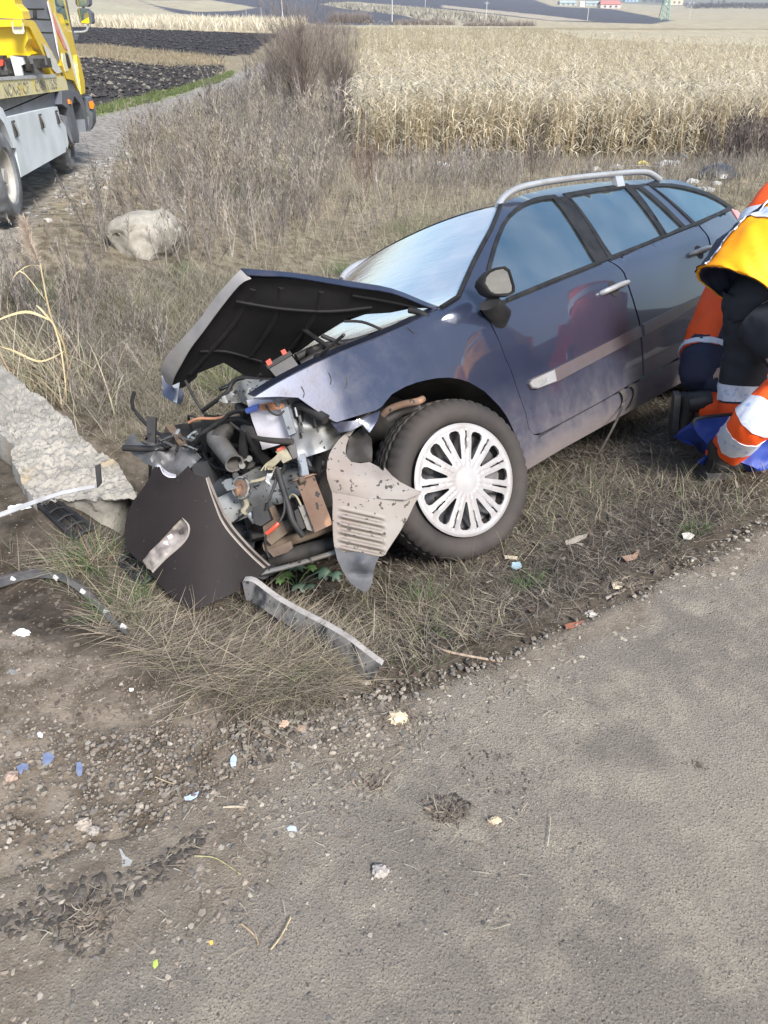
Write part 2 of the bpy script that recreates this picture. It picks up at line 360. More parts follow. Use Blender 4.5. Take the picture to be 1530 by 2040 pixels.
    a2 = N.new('ShaderNodeMath'); a2.operation = 'ADD'; L.new(a.outputs[0], a2.inputs[0]); L.new(noise(260, 5, .8), a2.inputs[1])
    bn = N.new('ShaderNodeBump'); bn.inputs['Strength'].default_value = .9; bn.inputs['Distance'].default_value = .007; L.new(a2.outputs[0], bn.inputs['Height']); L.new(bn.outputs[0], b.inputs['Normal'])
    return m
V, Fc, rc = road_mesh(); T(mesh('road', V, Fc, road_mat(), None, 180, origin=np.zeros(3), cols=rc), kind='structure')
# ------------------------------------------------------------------ stones and gravel
def grit():
    n = 15000; y0 = -.1; P_ = atz(700, 2060, 0); q = np.stack([rng.random(n) * 3.4 - 1.25, .55 + 2.1 * rng.random(n) ** 1.3], -1); q = q[(q[:, 1] < edge_y(q[:, 0]) + .05) & (np.abs(q[:, 0]) < q[:, 1] * .62 + .25)]; n = len(q)
    tv = np.array([[1, 0, 0], [-1, 0, 0], [0, 1, 0], [0, -1, 0], [.1, .1, .8], [0, 0, -.6]]); tf = np.array([[0, 2, 4], [2, 1, 4], [1, 3, 4], [3, 0, 4], [2, 0, 5], [1, 2, 5], [3, 1, 5], [0, 3, 5]])
    sc = .0007 + .0026 * rng.random(n) ** 3; pos = np.stack([q[:, 0], q[:, 1], np.full(n, .0135) + fbm(q[:, 0] * 1.1, q[:, 1] * 1.1, 3, 7) * .012], -1); pal = np.array([(.30, .27, .23), (.20, .18, .16), (.10, .09, .08), (.07, .065, .06), (.40, .36, .31), (.16, .12, .09)])
    V, Fc, cc = replicate([(tv, tf)], pos, rng.random(n) * 6.28, sc, np.zeros(n, int), pal[rng.integers(0, 6, n)]); T(mesh('grit', V, Fc, m_stone, None, 0, origin=np.zeros(3), cols=cc), kind='stuff')
def rock_template(seed, sub=1):
    import bmesh
    bm = bmesh.new(); bmesh.ops.create_icosphere(bm, subdivisions=sub, radius=1); r = np.random.default_rng(seed)
    V = np.array([v.co[:] for v in bm.verts]); Fc = np.array([[v.index for v in f.verts] for f in bm.faces]); bm.free()
    V *= (1 + .7 * (r.random((len(V), 1)) - .5)); V *= [1, .55 + .4 * r.random(), .35 + .3 * r.random()]; return V, Fc
def replicate(templates, pos, yaw, sc, which, cols, tilt=None, tcols=None, sz=None):
    """many copies of a few templates in one mesh: V, F, colours"""
    VV, FF, CC = [], [], []; base = 0
    for ti, (tv, tf) in enumerate(templates):
        k = np.nonzero(which == ti)[0]
        if not len(k): continue
        c, s = np.cos(yaw[k]), np.sin(yaw[k]); v = tv[None] * (sc[k][:, None, None] if sz is None else np.stack([sc[k], sc[k], sz[k]], -1)[:, None, :])
        if tilt is not None:
            a = tilt[k]; z = v[..., 2]; v = np.stack([v[..., 0] + z * a[:, 0:1], v[..., 1] + z * a[:, 1:2], z * np.sqrt(1 / (1 + (a ** 2).sum(1)))[:, None]], -1)
        x = v[..., 0] * c[:, None] - v[..., 1] * s[:, None] + pos[k, 0:1]; y = v[..., 0] * s[:, None] + v[..., 1] * c[:, None] + pos[k, 1:2]; z = v[..., 2] + pos[k, 2:3]
        V_ = np.stack([x, y, z], -1); n = tv.shape[0]
        FF.append((tf[None] + (np.arange(len(k)) * n)[:, None, None] + base).reshape(-1, tf.shape[1])); VV.append(V_.reshape(-1, 3)); base += len(k) * n
        cc = np.repeat(cols[k][:, None], n, 1)
        if tcols is not None: cc = cc * tcols[ti][None]
        CC.append(cc.reshape(-1, 3))
    return np.concatenate(VV), np.concatenate(FF), np.concatenate(CC)
rocks = [rock_template(i) for i in range(6)]
clods = [(np.array([[1, 0, 0], [-1, .1, 0], [0, 1, .1], [0, -1, 0], [.2, .1, .8], [0, 0, -.5]]) * k, np.array([[0, 2, 4], [2, 1, 4], [1, 3, 4], [3, 0, 4], [2, 0, 5], [1, 2, 5], [3, 1, 5], [0, 3, 5]])) for k in ([1, .7, .7], [.8, 1, .5], [1, 1, 1])]
m_stone = M('stones', (0, 0, 0), (.7, .68, .65), 40, .9, vcol=True, bump=.003, bsc=120)
grit()
def scatter_px(n, poly, jit=0, rmin=0, dens=None, ymax=1e9):
    """ground points inside an area whose outline was measured on the ground"""
    P_ = np.asarray(poly, float); cr = np.array([hit(*p) for p in smoothpoly(P_, True, 3)])[:, :2]
    lo, hi = cr.min(0), cr.max(0); out = []; tot = 0; it = 0
    while tot < n and it < 60:
        it += 1; q = rng.random((n * 2, 2)) * (hi - lo) + lo
        q = q[inpoly(cr, q)]
        if dens is not None: q = q[rng.random(len(q)) < dens(q[:, 0], q[:, 1])]
        out.append(q); tot += len(q)
    q = np.concatenate(out)[:n]; return q
def stones(name, n, poly, s0, s1, pal, dens=None, sink=.12, lift=.0125, tm=None):
    q = scatter_px(n, poly, dens=dens); n = len(q); sc = s0 * (s1 / s0) ** (rng.random(n) ** 2.2)
    z = H(q[:, 0], q[:, 1]); z = np.where(q[:, 1] < edge_y(q[:, 0]) - .03, lift, z)
    pos = np.stack([q[:, 0], q[:, 1], z + sc * sink], -1); pal = np.array(pal); c = pal[rng.integers(0, len(pal), n)] * (.7 + .6 * rng.random((n, 1)))
    V, Fc, cc = replicate(tm or rocks, pos, rng.random(n) * 6.28, sc, rng.integers(0, len(tm or rocks), n), c)
    return T(mesh(name, V, Fc, m_stone, None, 25, origin=np.zeros(3), cols=cc), kind='stuff')
PALS = [(.24, .21, .175), (.17, .155, .135), (.28, .25, .205), (.13, .12, .105), (.32, .29, .24), (.21, .18, .15)]
stones('gravel', 5200, [(-60, 1480), (250, 1460), (560, 1440), (760, 1380), (900, 1420), (800, 1560), (620, 1700), (420, 1900), (300, 2060), (-60, 2060)], .0018, .0105, [(.24, .21, .175), (.17, .15, .13), (.21, .18, .15), (.12, .11, .10), (.29, .26, .215), (.22, .18, .145)], dens=lambda x, y: .25 + 1.5 * np.clip(fbm(x * 3, y * 3, 3, 3) + .1, 0, 1))
stones('gravel', 2200, [(560, 1440), (760, 1370), (1000, 1300), (1250, 1200), (1530, 1020), (1560, 1090), (1300, 1260), (1000, 1400), (780, 1500), (600, 1560)], .002, .011, PALS)
stones('gravel', 2600, [(700, 1500), (1560, 1060), (1560, 2060), (300, 2060), (500, 1750)], .0015, .006, [(.10, .095, .09), (.2, .18, .16), (.33, .30, .26), (.08, .075, .07)])
stones('gravel', 2500, [(20, 440), (170, 330), (330, 270), (440, 180), (560, 140), (460, 200), (300, 300), (160, 420), (60, 470)], .015, .07, [(.30, .28, .26), (.2, .19, .18), (.36, .34, .31)])
stones('soil_clods', 1700, [(60, 1060), (0, 1200), (60, 1320), (300, 1330), (480, 1420), (700, 1430), (1000, 1310), (1250, 1200), (1450, 1060), (1300, 960), (1000, 1150), (600, 1200), (300, 1200)], .003, .015, [(.06, .047, .036), (.09, .07, .052), (.12, .1, .08)])
DK = [(.07, .058, .048), (.10, .085, .07), (.05, .043, .038), (.14, .12, .10)]
stones('dark_crumbs', 1300, [(390, 1670), (440, 1650), (330, 1770), (210, 1830), (40, 1870), (-20, 1850), (100, 1780), (250, 1740)], .003, .014, DK)
stones('dark_crumbs', 500, [(120, 1830), (200, 1810), (230, 1880), (180, 1920), (120, 1890)], .002, .010, DK)
stones('dark_crumbs', 500, [(460, 1440), (560, 1430), (680, 1400), (720, 1440), (620, 1500), (500, 1530)], .003, .012, DK + PALS[:3])
stones('dark_crumbs', 300, [(840, 1600), (900, 1590), (940, 1615), (900, 1645), (850, 1630)], .002, .008, DK)
stones('dark_crumbs', 260, [(930, 1500), (1030, 1520), (1050, 1590), (960, 1580), (900, 1550)], .0015, .006, DK)
stones('brown_crumbs', 2600, [(-60, 1270), (120, 1290), (280, 1360), (480, 1440), (560, 1520), (420, 1600), (200, 1560), (-60, 1500)], .0016, .009, [(.16, .125, .095), (.20, .165, .13), (.11, .085, .065), (.25, .21, .17)])
stones('ploughed_clods', 9000, [(-150, 116), (170, 116), (300, 128), (440, 132), (430, 150), (330, 180), (186, 212), (-100, 260)], .05, .19, [(.03, .027, .026), (.045, .04, .038), (.025, .022, .022), (.04, .036, .036), (.16, .145, .12)], sink=.3, tm=clods)
stones('ploughed_clods', 7000, [(-100, 52), (130, 54), (460, 65), (520, 72), (490, 108), (410, 111), (300, 98), (150, 87), (-100, 80)], .1, .3, [(.03, .027, .028), (.045, .04, .042), (.025, .022, .022)], sink=.3, tm=clods)
# ------------------------------------------------------------------ the crashed estate car
def rot3(a, b, c):
    ca, sa = math.cos(a), math.sin(a); Rz = np.array([[ca, -sa, 0], [sa, ca, 0], [0, 0, 1]])
    ca, sa = math.cos(b), math.sin(b); Ry = np.array([[ca, 0, sa], [0, 1, 0], [-sa, 0, ca]])
    ca, sa = math.cos(c), math.sin(c); Rx = np.array([[1, 0, 0], [0, ca, -sa], [0, sa, ca]])
    return Rz @ Ry @ Rx
CR = rot3(0.82831421, 0.06655485, -0.48180426); CT = np.array([-0.20268615, 2.95838261, -0.56025171])
def cw(x, z):
    return np.interp(z, [.1, .22, .26, .30, .38, .45, .55, .65, .75, .85, .92, .955, 1.0, 1.1, 1.2, 1.3, 1.37, 1.41, 1.46, 1.5], [.78, .83, .853, .862, .877, .885, .889, .890, .884, .875, .866, .853, .822, .773, .722, .665, .618, .575, .50, .42]) - \
        np.interp(x, [-.95, -.7, -.4, -.1, 2.9, 3.5, 4.0, 4.25], [.38, .17, .055, 0, 0, .03, .09, .16])
def chit(px, py, off=0, y0=None):
    d = CR.T @ ray(px, py); o = CR.T @ (C0 - CT); y = -.87
    if y0 is not None: t = (y0 - o[1]) / d[1]; p = o + d * t; return p, t
    for i in range(60):
        t = (y - o[1]) / d[1]; p = o + d * t; y = .5 * y - .5 * (cw(p[0], p[2]) + off)
    return p, t
def XZ(L): return [tuple(chit(*p)[0][[0, 2]]) for p in L]
def cdep(px, py): return chit(px, py)[1]
def c2w(p): return CR @ np.asarray(p, float) + CT
def inset(P_, d):
    P_ = np.asarray(P_, float); n = len(P_); A = .5 * sum(P_[i][0] * P_[(i + 1) % n][1] - P_[(i + 1) % n][0] * P_[i][1] for i in range(n)); out = []
    for i in range(n):
        a, b, c = P_[i - 1], P_[i], P_[(i + 1) % n]; e1 = b - a; e2 = c - b; e1 /= np.linalg.norm(e1) + 1e-9; e2 /= np.linalg.norm(e2) + 1e-9
        n1 = np.array([-e1[1], e1[0]]); n2 = np.array([-e2[1], e2[0]]); m = n1 + n2; m /= max(.35, (m @ m) ** .5 * (1 + n1 @ n2) / 2 ** .5 / (2 ** .5) if True else 1) if False else np.linalg.norm(m) + 1e-9
        out.append(b + m * d * np.sign(A) / max(.5, abs(m @ n1)))
    return np.array(out)
def paint_mat():
    m = bpy.data.materials.new('blue grey metallic paint'); m.use_nodes = True; t = m.node_tree; N = t.nodes; L = t.links; b = N['Principled BSDF']
    tc = N.new('ShaderNodeTexCoord').outputs['Object']
    sx = N.new('ShaderNodeSeparateXYZ'); L.new(tc, sx.inputs[0])
    def noise(sc, d=6, r=.6, v=None):
        n = N.new('ShaderNodeTexNoise'); n.inputs['Scale'].default_value = sc; n.inputs['Detail'].default_value = d; n.inputs['Roughness'].default_value = r; L.new(v or tc, n.inputs[0]); return n.outputs[0]
    def mr(f, a, c, lo=0, hi=1):
        r = N.new('ShaderNodeMapRange'); r.inputs[1].default_value = a; r.inputs[2].default_value = c; r.inputs[3].default_value = lo; r.inputs[4].default_value = hi; L.new(f, r.inputs[0]); return r.outputs[0]
    def mth(op, a, c):
        x = N.new('ShaderNodeMath'); x.operation = op; x.use_clamp = True
        for i, q in ((0, a), (1, c)):
            if hasattr(q, 'links'): L.new(q, x.inputs[i])
            else: x.inputs[i].default_value = q
        return x.outputs[0]
    mp = N.new('ShaderNodeMapping'); mp.inputs['Scale'].default_value = (4, 4, 3.0); L.new(tc, mp.inputs[0])
    low = mr(sx.outputs[2], .62, .30)                    # road dirt gathers along the lower doors and the sill
    dirt = mth('MULTIPLY', low, mr(noise(1, 9, .8, mp.outputs[0]), .30, .75, .15, .95))
    dirt = mth('ADD', dirt, mth('MULTIPLY', mr(sx.outputs[2], .30, .22), .55))
    fw = mth('MULTIPLY', mr(sx.outputs[0], .25, -.35), mr(noise(7, 8, .7), .45, .75, 0, .30)); dirt = mth('ADD', dirt, fw)
    film = mr(noise(3, 6, .7), .35, .8, .0, .07); dirt = mth('ADD', dirt, film)
    cr = N.new('ShaderNodeMix'); cr.data_type = 'RGBA'; L.new(dirt, cr.inputs[0]); cr.inputs[6].default_value = (.026, .034, .064, 1); cr.inputs[7].default_value = (.135, .112, .108, 1)
    sp = N.new('ShaderNodeMix'); sp.data_type = 'RGBA'; L.new(mth('MULTIPLY', mr(noise(75, 2, .4), .70, .73), mr(sx.outputs[0], .3, -.2)), sp.inputs[0]); L.new(cr.outputs[2], sp.inputs[6]); sp.inputs[7].default_value = (.05, .04, .035, 1)
    L.new(sp.outputs[2], b.inputs['Base Color']); L.new(mr(dirt, 0, .7, .30, .85), b.inputs['Roughness']); L.new(mr(dirt, 0, .5, .45, 0), b.inputs['Metallic'])
    L.new(mr(dirt, .05, .75, 1, .05), b.inputs['Coat Weight']); b.inputs['Coat Roughness'].default_value = .03
    bn = N.new('ShaderNodeBump'); bn.inputs['Distance'].default_value = .0025; L.new(dirt, bn.inputs['Strength']); L.new(noise(110, 4), bn.inputs['Height']); L.new(bn.outputs[0], b.inputs['Normal'])
    return m
def glass_mat(name, tint, refl=.4, crack=0):
    m = bpy.data.materials.new(name); m.use_nodes = True; t = m.node_tree; N = t.nodes; L = t.links; N.remove(N['Principled BSDF'])
    g = N.new('ShaderNodeBsdfGlossy'); g.inputs['Roughness'].default_value = .03; g.inputs['Color'].default_value = (.60, .84, 1, 1); tr = N.new('ShaderNodeBsdfTransparent'); tr.inputs[0].default_value = (*tint, 1)
    fr = N.new('ShaderNodeFresnel'); fr.inputs[0].default_value = 1.5; r = N.new('ShaderNodeMapRange'); r.inputs[1].default_value = 0; r.inputs[2].default_value = 1; r.inputs[3].default_value = refl; r.inputs[4].default_value = 1; L.new(fr.outputs[0], r.inputs[0])
    mx = N.new('ShaderNodeMixShader'); L.new(r.outputs[0], mx.inputs[0]); L.new(tr.outputs[0], mx.inputs[1]); L.new(g.outputs[0], mx.inputs[2])
    g.inputs['Color'].default_value = (1, 1, 1, 1) if crack else (.60, .86, .96, 1)
    df = N.new('ShaderNodeBsdfDiffuse'); df.inputs[0].default_value = (.62, .62, .62, 1) if crack else (.36, .35, .33, 1); tc = N.new('ShaderNodeTexCoord').outputs['Object']
    n = N.new('ShaderNodeTexNoise'); n.inputs['Scale'].default_value = 3; n.inputs['Detail'].default_value = 8; L.new(tc, n.inputs[0]); r2 = N.new('ShaderNodeMapRange'); r2.inputs[1].default_value = .35; r2.inputs[2].default_value = .75; r2.inputs[3].default_value = .02; r2.inputs[4].default_value = .14 if not crack else .5; L.new(n.outputs[0], r2.inputs[0])
    m2 = N.new('ShaderNodeMixShader'); L.new(r2.outputs[0], m2.inputs[0]); L.new(mx.outputs[0], m2.inputs[1]); L.new(df.outputs[0], m2.inputs[2]); L.new(m2.outputs[0], N['Material Output'].inputs[0])
    if crack:
        mp = N.new('ShaderNodeMapping'); mp.inputs['Scale'].default_value = (14, 3, 14); L.new(tc, mp.inputs[0])
        n2 = N.new('ShaderNodeTexNoise'); n2.inputs['Scale'].default_value = 1.5; n2.inputs['Detail'].default_value = 9; n2.inputs['Distortion'].default_value = 1.2; L.new(mp.outputs[0], n2.inputs[0]); a = n2
        bn = N.new('ShaderNodeBump'); bn.inputs['Strength'].default_value = .5; bn.inputs['Distance'].default_value = .004; L.new(a.outputs[0], bn.inputs['Height']); L.new(bn.outputs[0], g.inputs['Normal'])
    return m
m_paint = paint_mat(); m_glass = glass_mat('side window glass', (.30, .40, .44), .40); m_ws = glass_mat('cracked windscreen glass', (.25, .3, .3), .75, 1)
m_black = M('matt black plastic', (.012, .012, .013), (.034, .031, .03), 7, .6, bump=.0006, bsc=300, spec=.3)
m_trim = M('black rubber trim', (.010, .010, .011), (.024, .023, .022), 12, .5, spec=.2)
m_dark = M('dark grimy metal', (.012, .011, .011), (.05, .044, .038), 8, .7, bump=.002, bsc=40)
m_grey = M('dirty grey galvanised steel', (.17, .185, .21), (.10, .095, .085), 6, .45, metal=.4, bump=.001, bsc=60, spots=((.03, .028, .025), 38, .64, .03))
m_pale = M('mud spattered pale steel', (.22, .235, .245), (.14, .125, .105), 5, .55, metal=.2, bump=.001, bsc=70, spots=((.035, .033, .03), 52, .60, .03))
m_rust = M('rusted steel', (.10, .055, .036), (.15, .098, .07), 9, .85, bump=.002, bsc=60, spots=((.03, .025, .022), 36, .60, .02), spots2=((.26, .15, .09), 12, .56, .1))
m_tanr = M('rusty tan metal', (.12, .088, .06), (.07, .046, .033), 10, .85, bump=.0015, bsc=80, spots=((.04, .03, .025), 40, .66, .03))
m_white = M('dirty white plastic', (.52, .50, .54), (.33, .25, .19), 3, .4, lo=.5, hi=.8)
m_silver = M('satin silver trim', (.42, .43, .45), (.34, .33, .32), 8, .3, metal=.35, coat=.4)
m_moul = M('grey door moulding', (.115, .105, .115), (.10, .085, .085), 5, .3, metal=.2, coat=.4)
m_tyre = M('dusty tyre rubber', (.017, .015, .015), (.058, .047, .040), 4, .85, bump=.0008, bsc=160, lo=.3, hi=.75)
m_cap = M('silver painted wheel cover', (.31, .30, .303), (.24, .22, .21), 9, .45, metal=.08, coat=.1)
m_steel = M('dark steel wheel', (.05, .05, .056), (.08, .075, .07), 7, .5, metal=.3)
m_liner = M('dusty wheel arch liner', (.25, .23, .21), (.20, .165, .145), 4, .8, bump=.0006, bsc=200, spots=((.05, .042, .038), 48, .62, .02), spots2=((.07, .06, .055), 14, .72, .02))
m_linerb = M('blackened arch liner tip', (.022, .024, .034), (.10, .10, .105), 6, .7, bump=.001, bsc=90)
m_seat = M('grey seat cloth', (.10, .10, .10), (.06, .06, .06), 30, .95)
m_red = M('red plastic', (.50, .06, .03), None, 5, .4); m_blue = M('blue connector plastic', (.10, .16, .5), None, 5, .4)
m_cream = M('yellowed wire', (.30, .27, .18), (.19, .165, .12), 20, .6); m_copper = M('copper wire', (.42, .20, .11), (.3, .14, .08), 30, .5)
m_under = M('dusty dark hood lining', (.010, .009, .010), (.026, .022, .024), 2.5, .85, bump=.002, bsc=25, lo=.4, hi=.75)
m_lamp = M('pink red lamp lens', (.45, .10, .10), (.5, .2, .2), 9, .15, coat=.6)
car = empty('crashed_car', CT, 'dark blue grey estate car with torn-off front end, nose down in the ditch', 'car', rot=Matrix(CR.tolist()))
def side(off=0, sg=-1):
    return lambda x, z: np.array([x, sg * (cw(x, z) + off), z])
CN = np.array([1., -12, 4.])
def panel(name, P_, mat, off=0, thick=.018, sp=.045, holes=(), gap=.0, parent=None, sg=-1, smooth=50):
    P_ = inset(P_, gap) if gap else np.asarray(P_)
    V, Fc = sheet(P_, side(off, sg), sp, thick, holes, toward=(1, 12 * sg, 2))
    o = mesh(name, V, Fc, mat, parent or car, smooth, world=False); return o
belt = [(1019, 596), (1100, 561), (1188, 526), (1209, 517), (1300, 481), (1388, 446.5), (1456, 417)]
fender_px = [(878, 614), (840, 632), (770, 665), (692, 696), (620, 728), (574, 751), (540, 771), (504, 792), (555, 790), (594, 792), (622, 812), (653, 833), (670, 841), (710, 829), (750, 817), (762, 809), (766, 803), (781, 785), (808, 770), (829, 762), (850, 757), (872, 753), (895, 752), (915, 755), (934, 761), (965, 779), (995, 809), (1009, 828), (1019, 848), (1034, 884), (1044, 911), (1046, 930), (1078, 905), (1073, 867), (1064, 866), (1053, 854), (1046, 821), (1031, 779), (1016, 734), (1007, 715), (995, 682), (976, 645), (955, 618), (935, 603), (912, 592)]
panel('front_fender', XZ(fender_px), m_paint, 0, .004, .03)
fd = [(978, 645), (995, 682), (1007, 715), (1016, 734), (1031, 779), (1046, 821), (1053, 854), (1058, 862), (1065, 866), (1077, 864), (1124, 840), (1196, 801), (1239, 776), (1280, 752), (1278, 700), (1273, 645), (1262, 605), (1250, 567), (1242, 544), (1229, 530), (1209, 519), (1188, 528), (1100, 563), (1019, 598), (985, 614), (960, 620)]
rdp = XZ([(1211, 518.5), (1231, 530), (1244, 544), (1252, 567), (1264, 605), (1275, 645), (1280, 700), (1282, 751), (1350, 714)]) + [(2.30, .362), (2.37, .385), (2.42, .50), (2.52, .62), (2.63, .69), (2.70, .745)] + XZ([(1419, 540), (1417, 509), (1413, 485), (1404, 464), (1390, 448)])
fdo = panel('front_door', XZ(fd), m_paint, .001, .02, .035, gap=.0028)
rdo = panel('rear_door', rdp, m_paint, .001, .02, .035, gap=.0028)
arch = [(2.75 + .37 * math.cos(a), .33 + .37 * math.sin(a)) for a in np.linspace(math.pi * .97, 0.02, 14)]
qp = XZ([(1393, 447), (1407, 464), (1416, 485), (1420, 509), (1422, 540)]) + [(2.72, .745), (2.64, .68), (2.53, .61), (2.43, .50)] + arch[2:] + [(3.14, .27), (3.75, .28), (3.97, .36), (4.05, .55), (4.05, .80), (4.04, .96)] + XZ([(1486, 440), (1454, 416)])
panel('rear_quarter_panel', qp, m_paint, 0, .012, .05)
panel('sill', [(.49, .205), (.8, .212), (2.38, .212), (2.39, .35), (2.03, .352), (1.6, .343), (1.14, .335), (.81, .33), (.60, .32), (.53, .335), (.50, .345)], m_paint, -.006, .03, .05)
# greenhouse: pillars and roof side in one pressing, window openings cut through
glF = [(978, 533), (988, 497), (996, 473), (1007, 448), (1018, 432), (1032, 419), (1048, 409), (1065, 402), (1082, 398), (1101, 396), (1186, 523), (1100, 558), (1010, 595), (975, 606)]
glR = [(1134, 391), (1190, 381), (1245, 374), (1318, 468), (1220, 510), (1205, 489)]
glQ = [(1261, 374), (1271, 374), (1357, 452), (1328, 465)]
glB = [(1299, 370.5), (1336, 371.5), (1362, 375.5), (1386, 382), (1408, 389), (1427, 398), (1449, 412.5), (1387, 445)]
gh = [(912, 592), (941, 526), (959, 491), (978, 456), (997, 408), (1016, 398), (1040, 388), (1072, 380), (1106, 373), (1146, 367.5), (1188, 363), (1230, 360), (1271, 358), (1310, 357), (1345, 357.5), (1366, 363), (1386, 371), (1409, 382), (1431, 394), (1454, 415)] + belt[::-1][1:] + [(985, 612), (955, 618), (935, 603)]
holes = [XZ(inset(h, -2.5)) for h in (glF, glR, glQ, glB)]
panel('greenhouse_frame', XZ(gh), m_paint, -.003, .02, .035, holes=holes)
for nm, g, ex in (('front_window', glF, 8), ('rear_window', glR, 8), ('quarter_window', glQ, 6), ('cargo_window', glB, 6)):
    panel(nm, XZ(inset(g, -2)), m_glass, -.006, .004, .05)
    panel('window_seal', XZ(inset(g, -ex)), m_trim, .003, .010, .05, holes=[XZ(g)])
panel('belt_moulding', XZ([(1008, 601), (1100, 562), (1188, 527), (1300, 482), (1388, 447.5), (1456, 418.5), (1455, 411), (1387, 441), (1300, 476), (1188, 520), (1100, 555), (1008, 593)]), m_trim, .007, .012, .05)
bp = panel('pillar_cover', XZ([(1108, 394), (1128, 391), (1217, 512), (1192, 522)]), m_trim, .001, .006, .05)
# door mouldings, handles
mo = panel('door_moulding', XZ([(1048, 765), (1053, 756), (1102, 735), (1180, 696), (1271, 650), (1275, 671), (1180, 722), (1106, 761), (1066, 776), (1054, 775)]), m_moul, .014, .018, .04, parent=fdo)
panel('door_moulding', XZ([(1278, 647), (1340, 615), (1398, 587), (1403, 590), (1400, 598), (1340, 637), (1281, 669)]), m_moul, .014, .018, .04, parent=rdo)
panel('moulding_cap', XZ([(1050, 765), (1055, 758), (1099, 738), (1103, 760), (1067, 774), (1055, 773)]), m_silver, .017, .004, .03, parent=fdo)
def on_side(name, s, px, py, size, ang, off, mat, parent, ext=.001):
    """lettering pressed on the car side"""
    cu = bpy.data.curves.new(name, 'FONT'); cu.body = s; cu.size = size; cu.extrude = ext; cu.align_x = 'CENTER'; cu.align_y = 'CENTER'
    o = bpy.data.objects.new(name, cu); COL.objects.link(o); dg = bpy.context.evaluated_depsgraph_get(); me = bpy.data.meshes.new_from_object(o.evaluated_get(dg)); bpy.data.objects.remove(o)
    v = np.array([p.co[:] for p in me.vertices]); p, _ = chit(px, py); ca, sa = math.cos(ang), math.sin(ang)
    W = [(p[0] + q[0] * ca - q[1] * sa, -(cw(p[0] + q[0] * ca - q[1] * sa, p[2] + q[0] * sa + q[1] * ca) + off + q[2]), p[2] + q[0] * sa + q[1] * ca) for q in v]
    return mesh(name, W, [tuple(f.vertices) for f in me.polygons], mat, parent, 0, world=False)
on_side('lettering', '2.0dCi', 1078, 761, .036, .02, .0183, m_silver, fdo)
for (a, b, par) in (((1199, 584), (1243, 565), fdo), ((1376, 507), (1408, 496), rdo)):
    pa, _ = chit(*a); pb, _ = chit(*b); mid = (pa + pb) / 2; r = MB()
    n = 16; ring = [(mid[0] + .052 * math.cos(t) * .9, mid[2] - .004 + .042 * math.sin(t)) for t in np.linspace(0, 2 * math.pi, n, False)]
    V, Fc = sheet(ring, side(.003), .03, .006, toward=(1, -12, 2)); mesh('handle_recess', V, Fc, m_black, par, 60, world=False)
    P_ = [pa + [0, .004, 0], pa + [.01, -.022, .003], (pa * .75 + pb * .25) + [0, -.034, .004], mid + [0, -.038, .005], (pa * .25 + pb * .75) + [0, -.034, .003], pb + [-.01, -.022, 0], pb + [0, .004, 0]]
    r.tube(smoothpoly(P_, False, 3), .019, 12, squash=.75); r.build('door_handle', m_silver, par, 60, world=False)
# windscreen, roof, tailgate
wsn = np.array([list(chit(*p)[0]) for p in [(997, 408), (988, 432), (978, 456), (959, 491), (941, 526), (925, 562), (912, 592), (878, 614)]])
def span(name, near, bul, mat, nseg=16, thick=.006, inn=.012, toward=(0, 0, 6)):
    V = []; n = len(near); 
    for i, p in enumerate(near):
        for k in range(nseg + 1):
            f = 1 - 2 * k / nseg; y = (abs(p[1]) - inn) * -f; b = bul(i / (n - 1)); V.append((p[0] + b[0] * (1 - f * f), y, p[2] + b[1] * (1 - abs(f) ** 2.4)))
    V = np.array(V); Fc = [(i * (nseg + 1) + k, i * (nseg + 1) + k + 1, (i + 1) * (nseg + 1) + k + 1, (i + 1) * (nseg + 1) + k) for i in range(n - 1) for k in range(nseg)]
    return mesh(name, V, Fc, mat, car, 60, world=False)
span('windscreen', wsn, lambda t: (-.05 - .07 * t, .045 * (1 - t) ** .5), m_ws)
wsa = MB(); wsa.tube(wsn + [0, -.004, .002], .011, 6); wsa.build('windscreen_trim', m_trim, car, 60, world=False); wsa = MB(); wsa.tube(wsn * [1, -1, 1], .011, 6); wsa.build('windscreen_trim', m_trim, car, 60, world=False)
rfn = np.array([list(chit(*p)[0]) for p in [(997, 405), (1040, 388), (1106, 373), (1188, 363), (1271, 358), (1345, 357.5)]] + [[3.72, -.55, 1.30]])
span('roof', rfn, lambda t: (-.05 * (1 - t) * (t < .7) , .045 - .045 * (t > .75)), m_paint)
tg = np.array([[3.72, -.55, 1.30], [3.86, -.60, 1.12], [3.92, -.66, 1.0]]); span('rear_screen', tg, lambda t: (.06, .0), m_glass)
tg = np.array([[3.92, -.66, 1.0], [3.95, -.74, .8], [3.97, -.76, .5], [3.92, -.76, .28]]); span('tailgate', tg, lambda t: (.06, .0), m_paint)
panel('tail_lamp', XZ([(1455, 416), (1468, 420), (1487, 440), (1485, 452), (1470, 440)]), m_lamp, .006, .02, .03)
rl = MB()
rail = np.array([chit(*p, y0=-.60)[0] for p in [(992, 411), (1001, 396), (1014, 385), (1036, 374), (1080, 364), (1126, 357.5), (1168, 352), (1209, 348), (1245, 344.5), (1272, 343), (1290, 344), (1303, 350), (1314, 358)]])
rl.tube(smoothpoly(rail, False, 3), [.02] * 37, 10, squash=.8)
pm = chit(1232, 349, y0=-.60)[0]; rl.box(pm + [0, .012, -.03], (.09, .03, .07)); rl.build('roof_rail', m_silver, car, 60, world=False)
rl = MB(); rl.tube(smoothpoly(rail * [1, -1, 1], False, 3), .02, 10); rl.build('roof_rail', m_silver, car, 60, world=False)
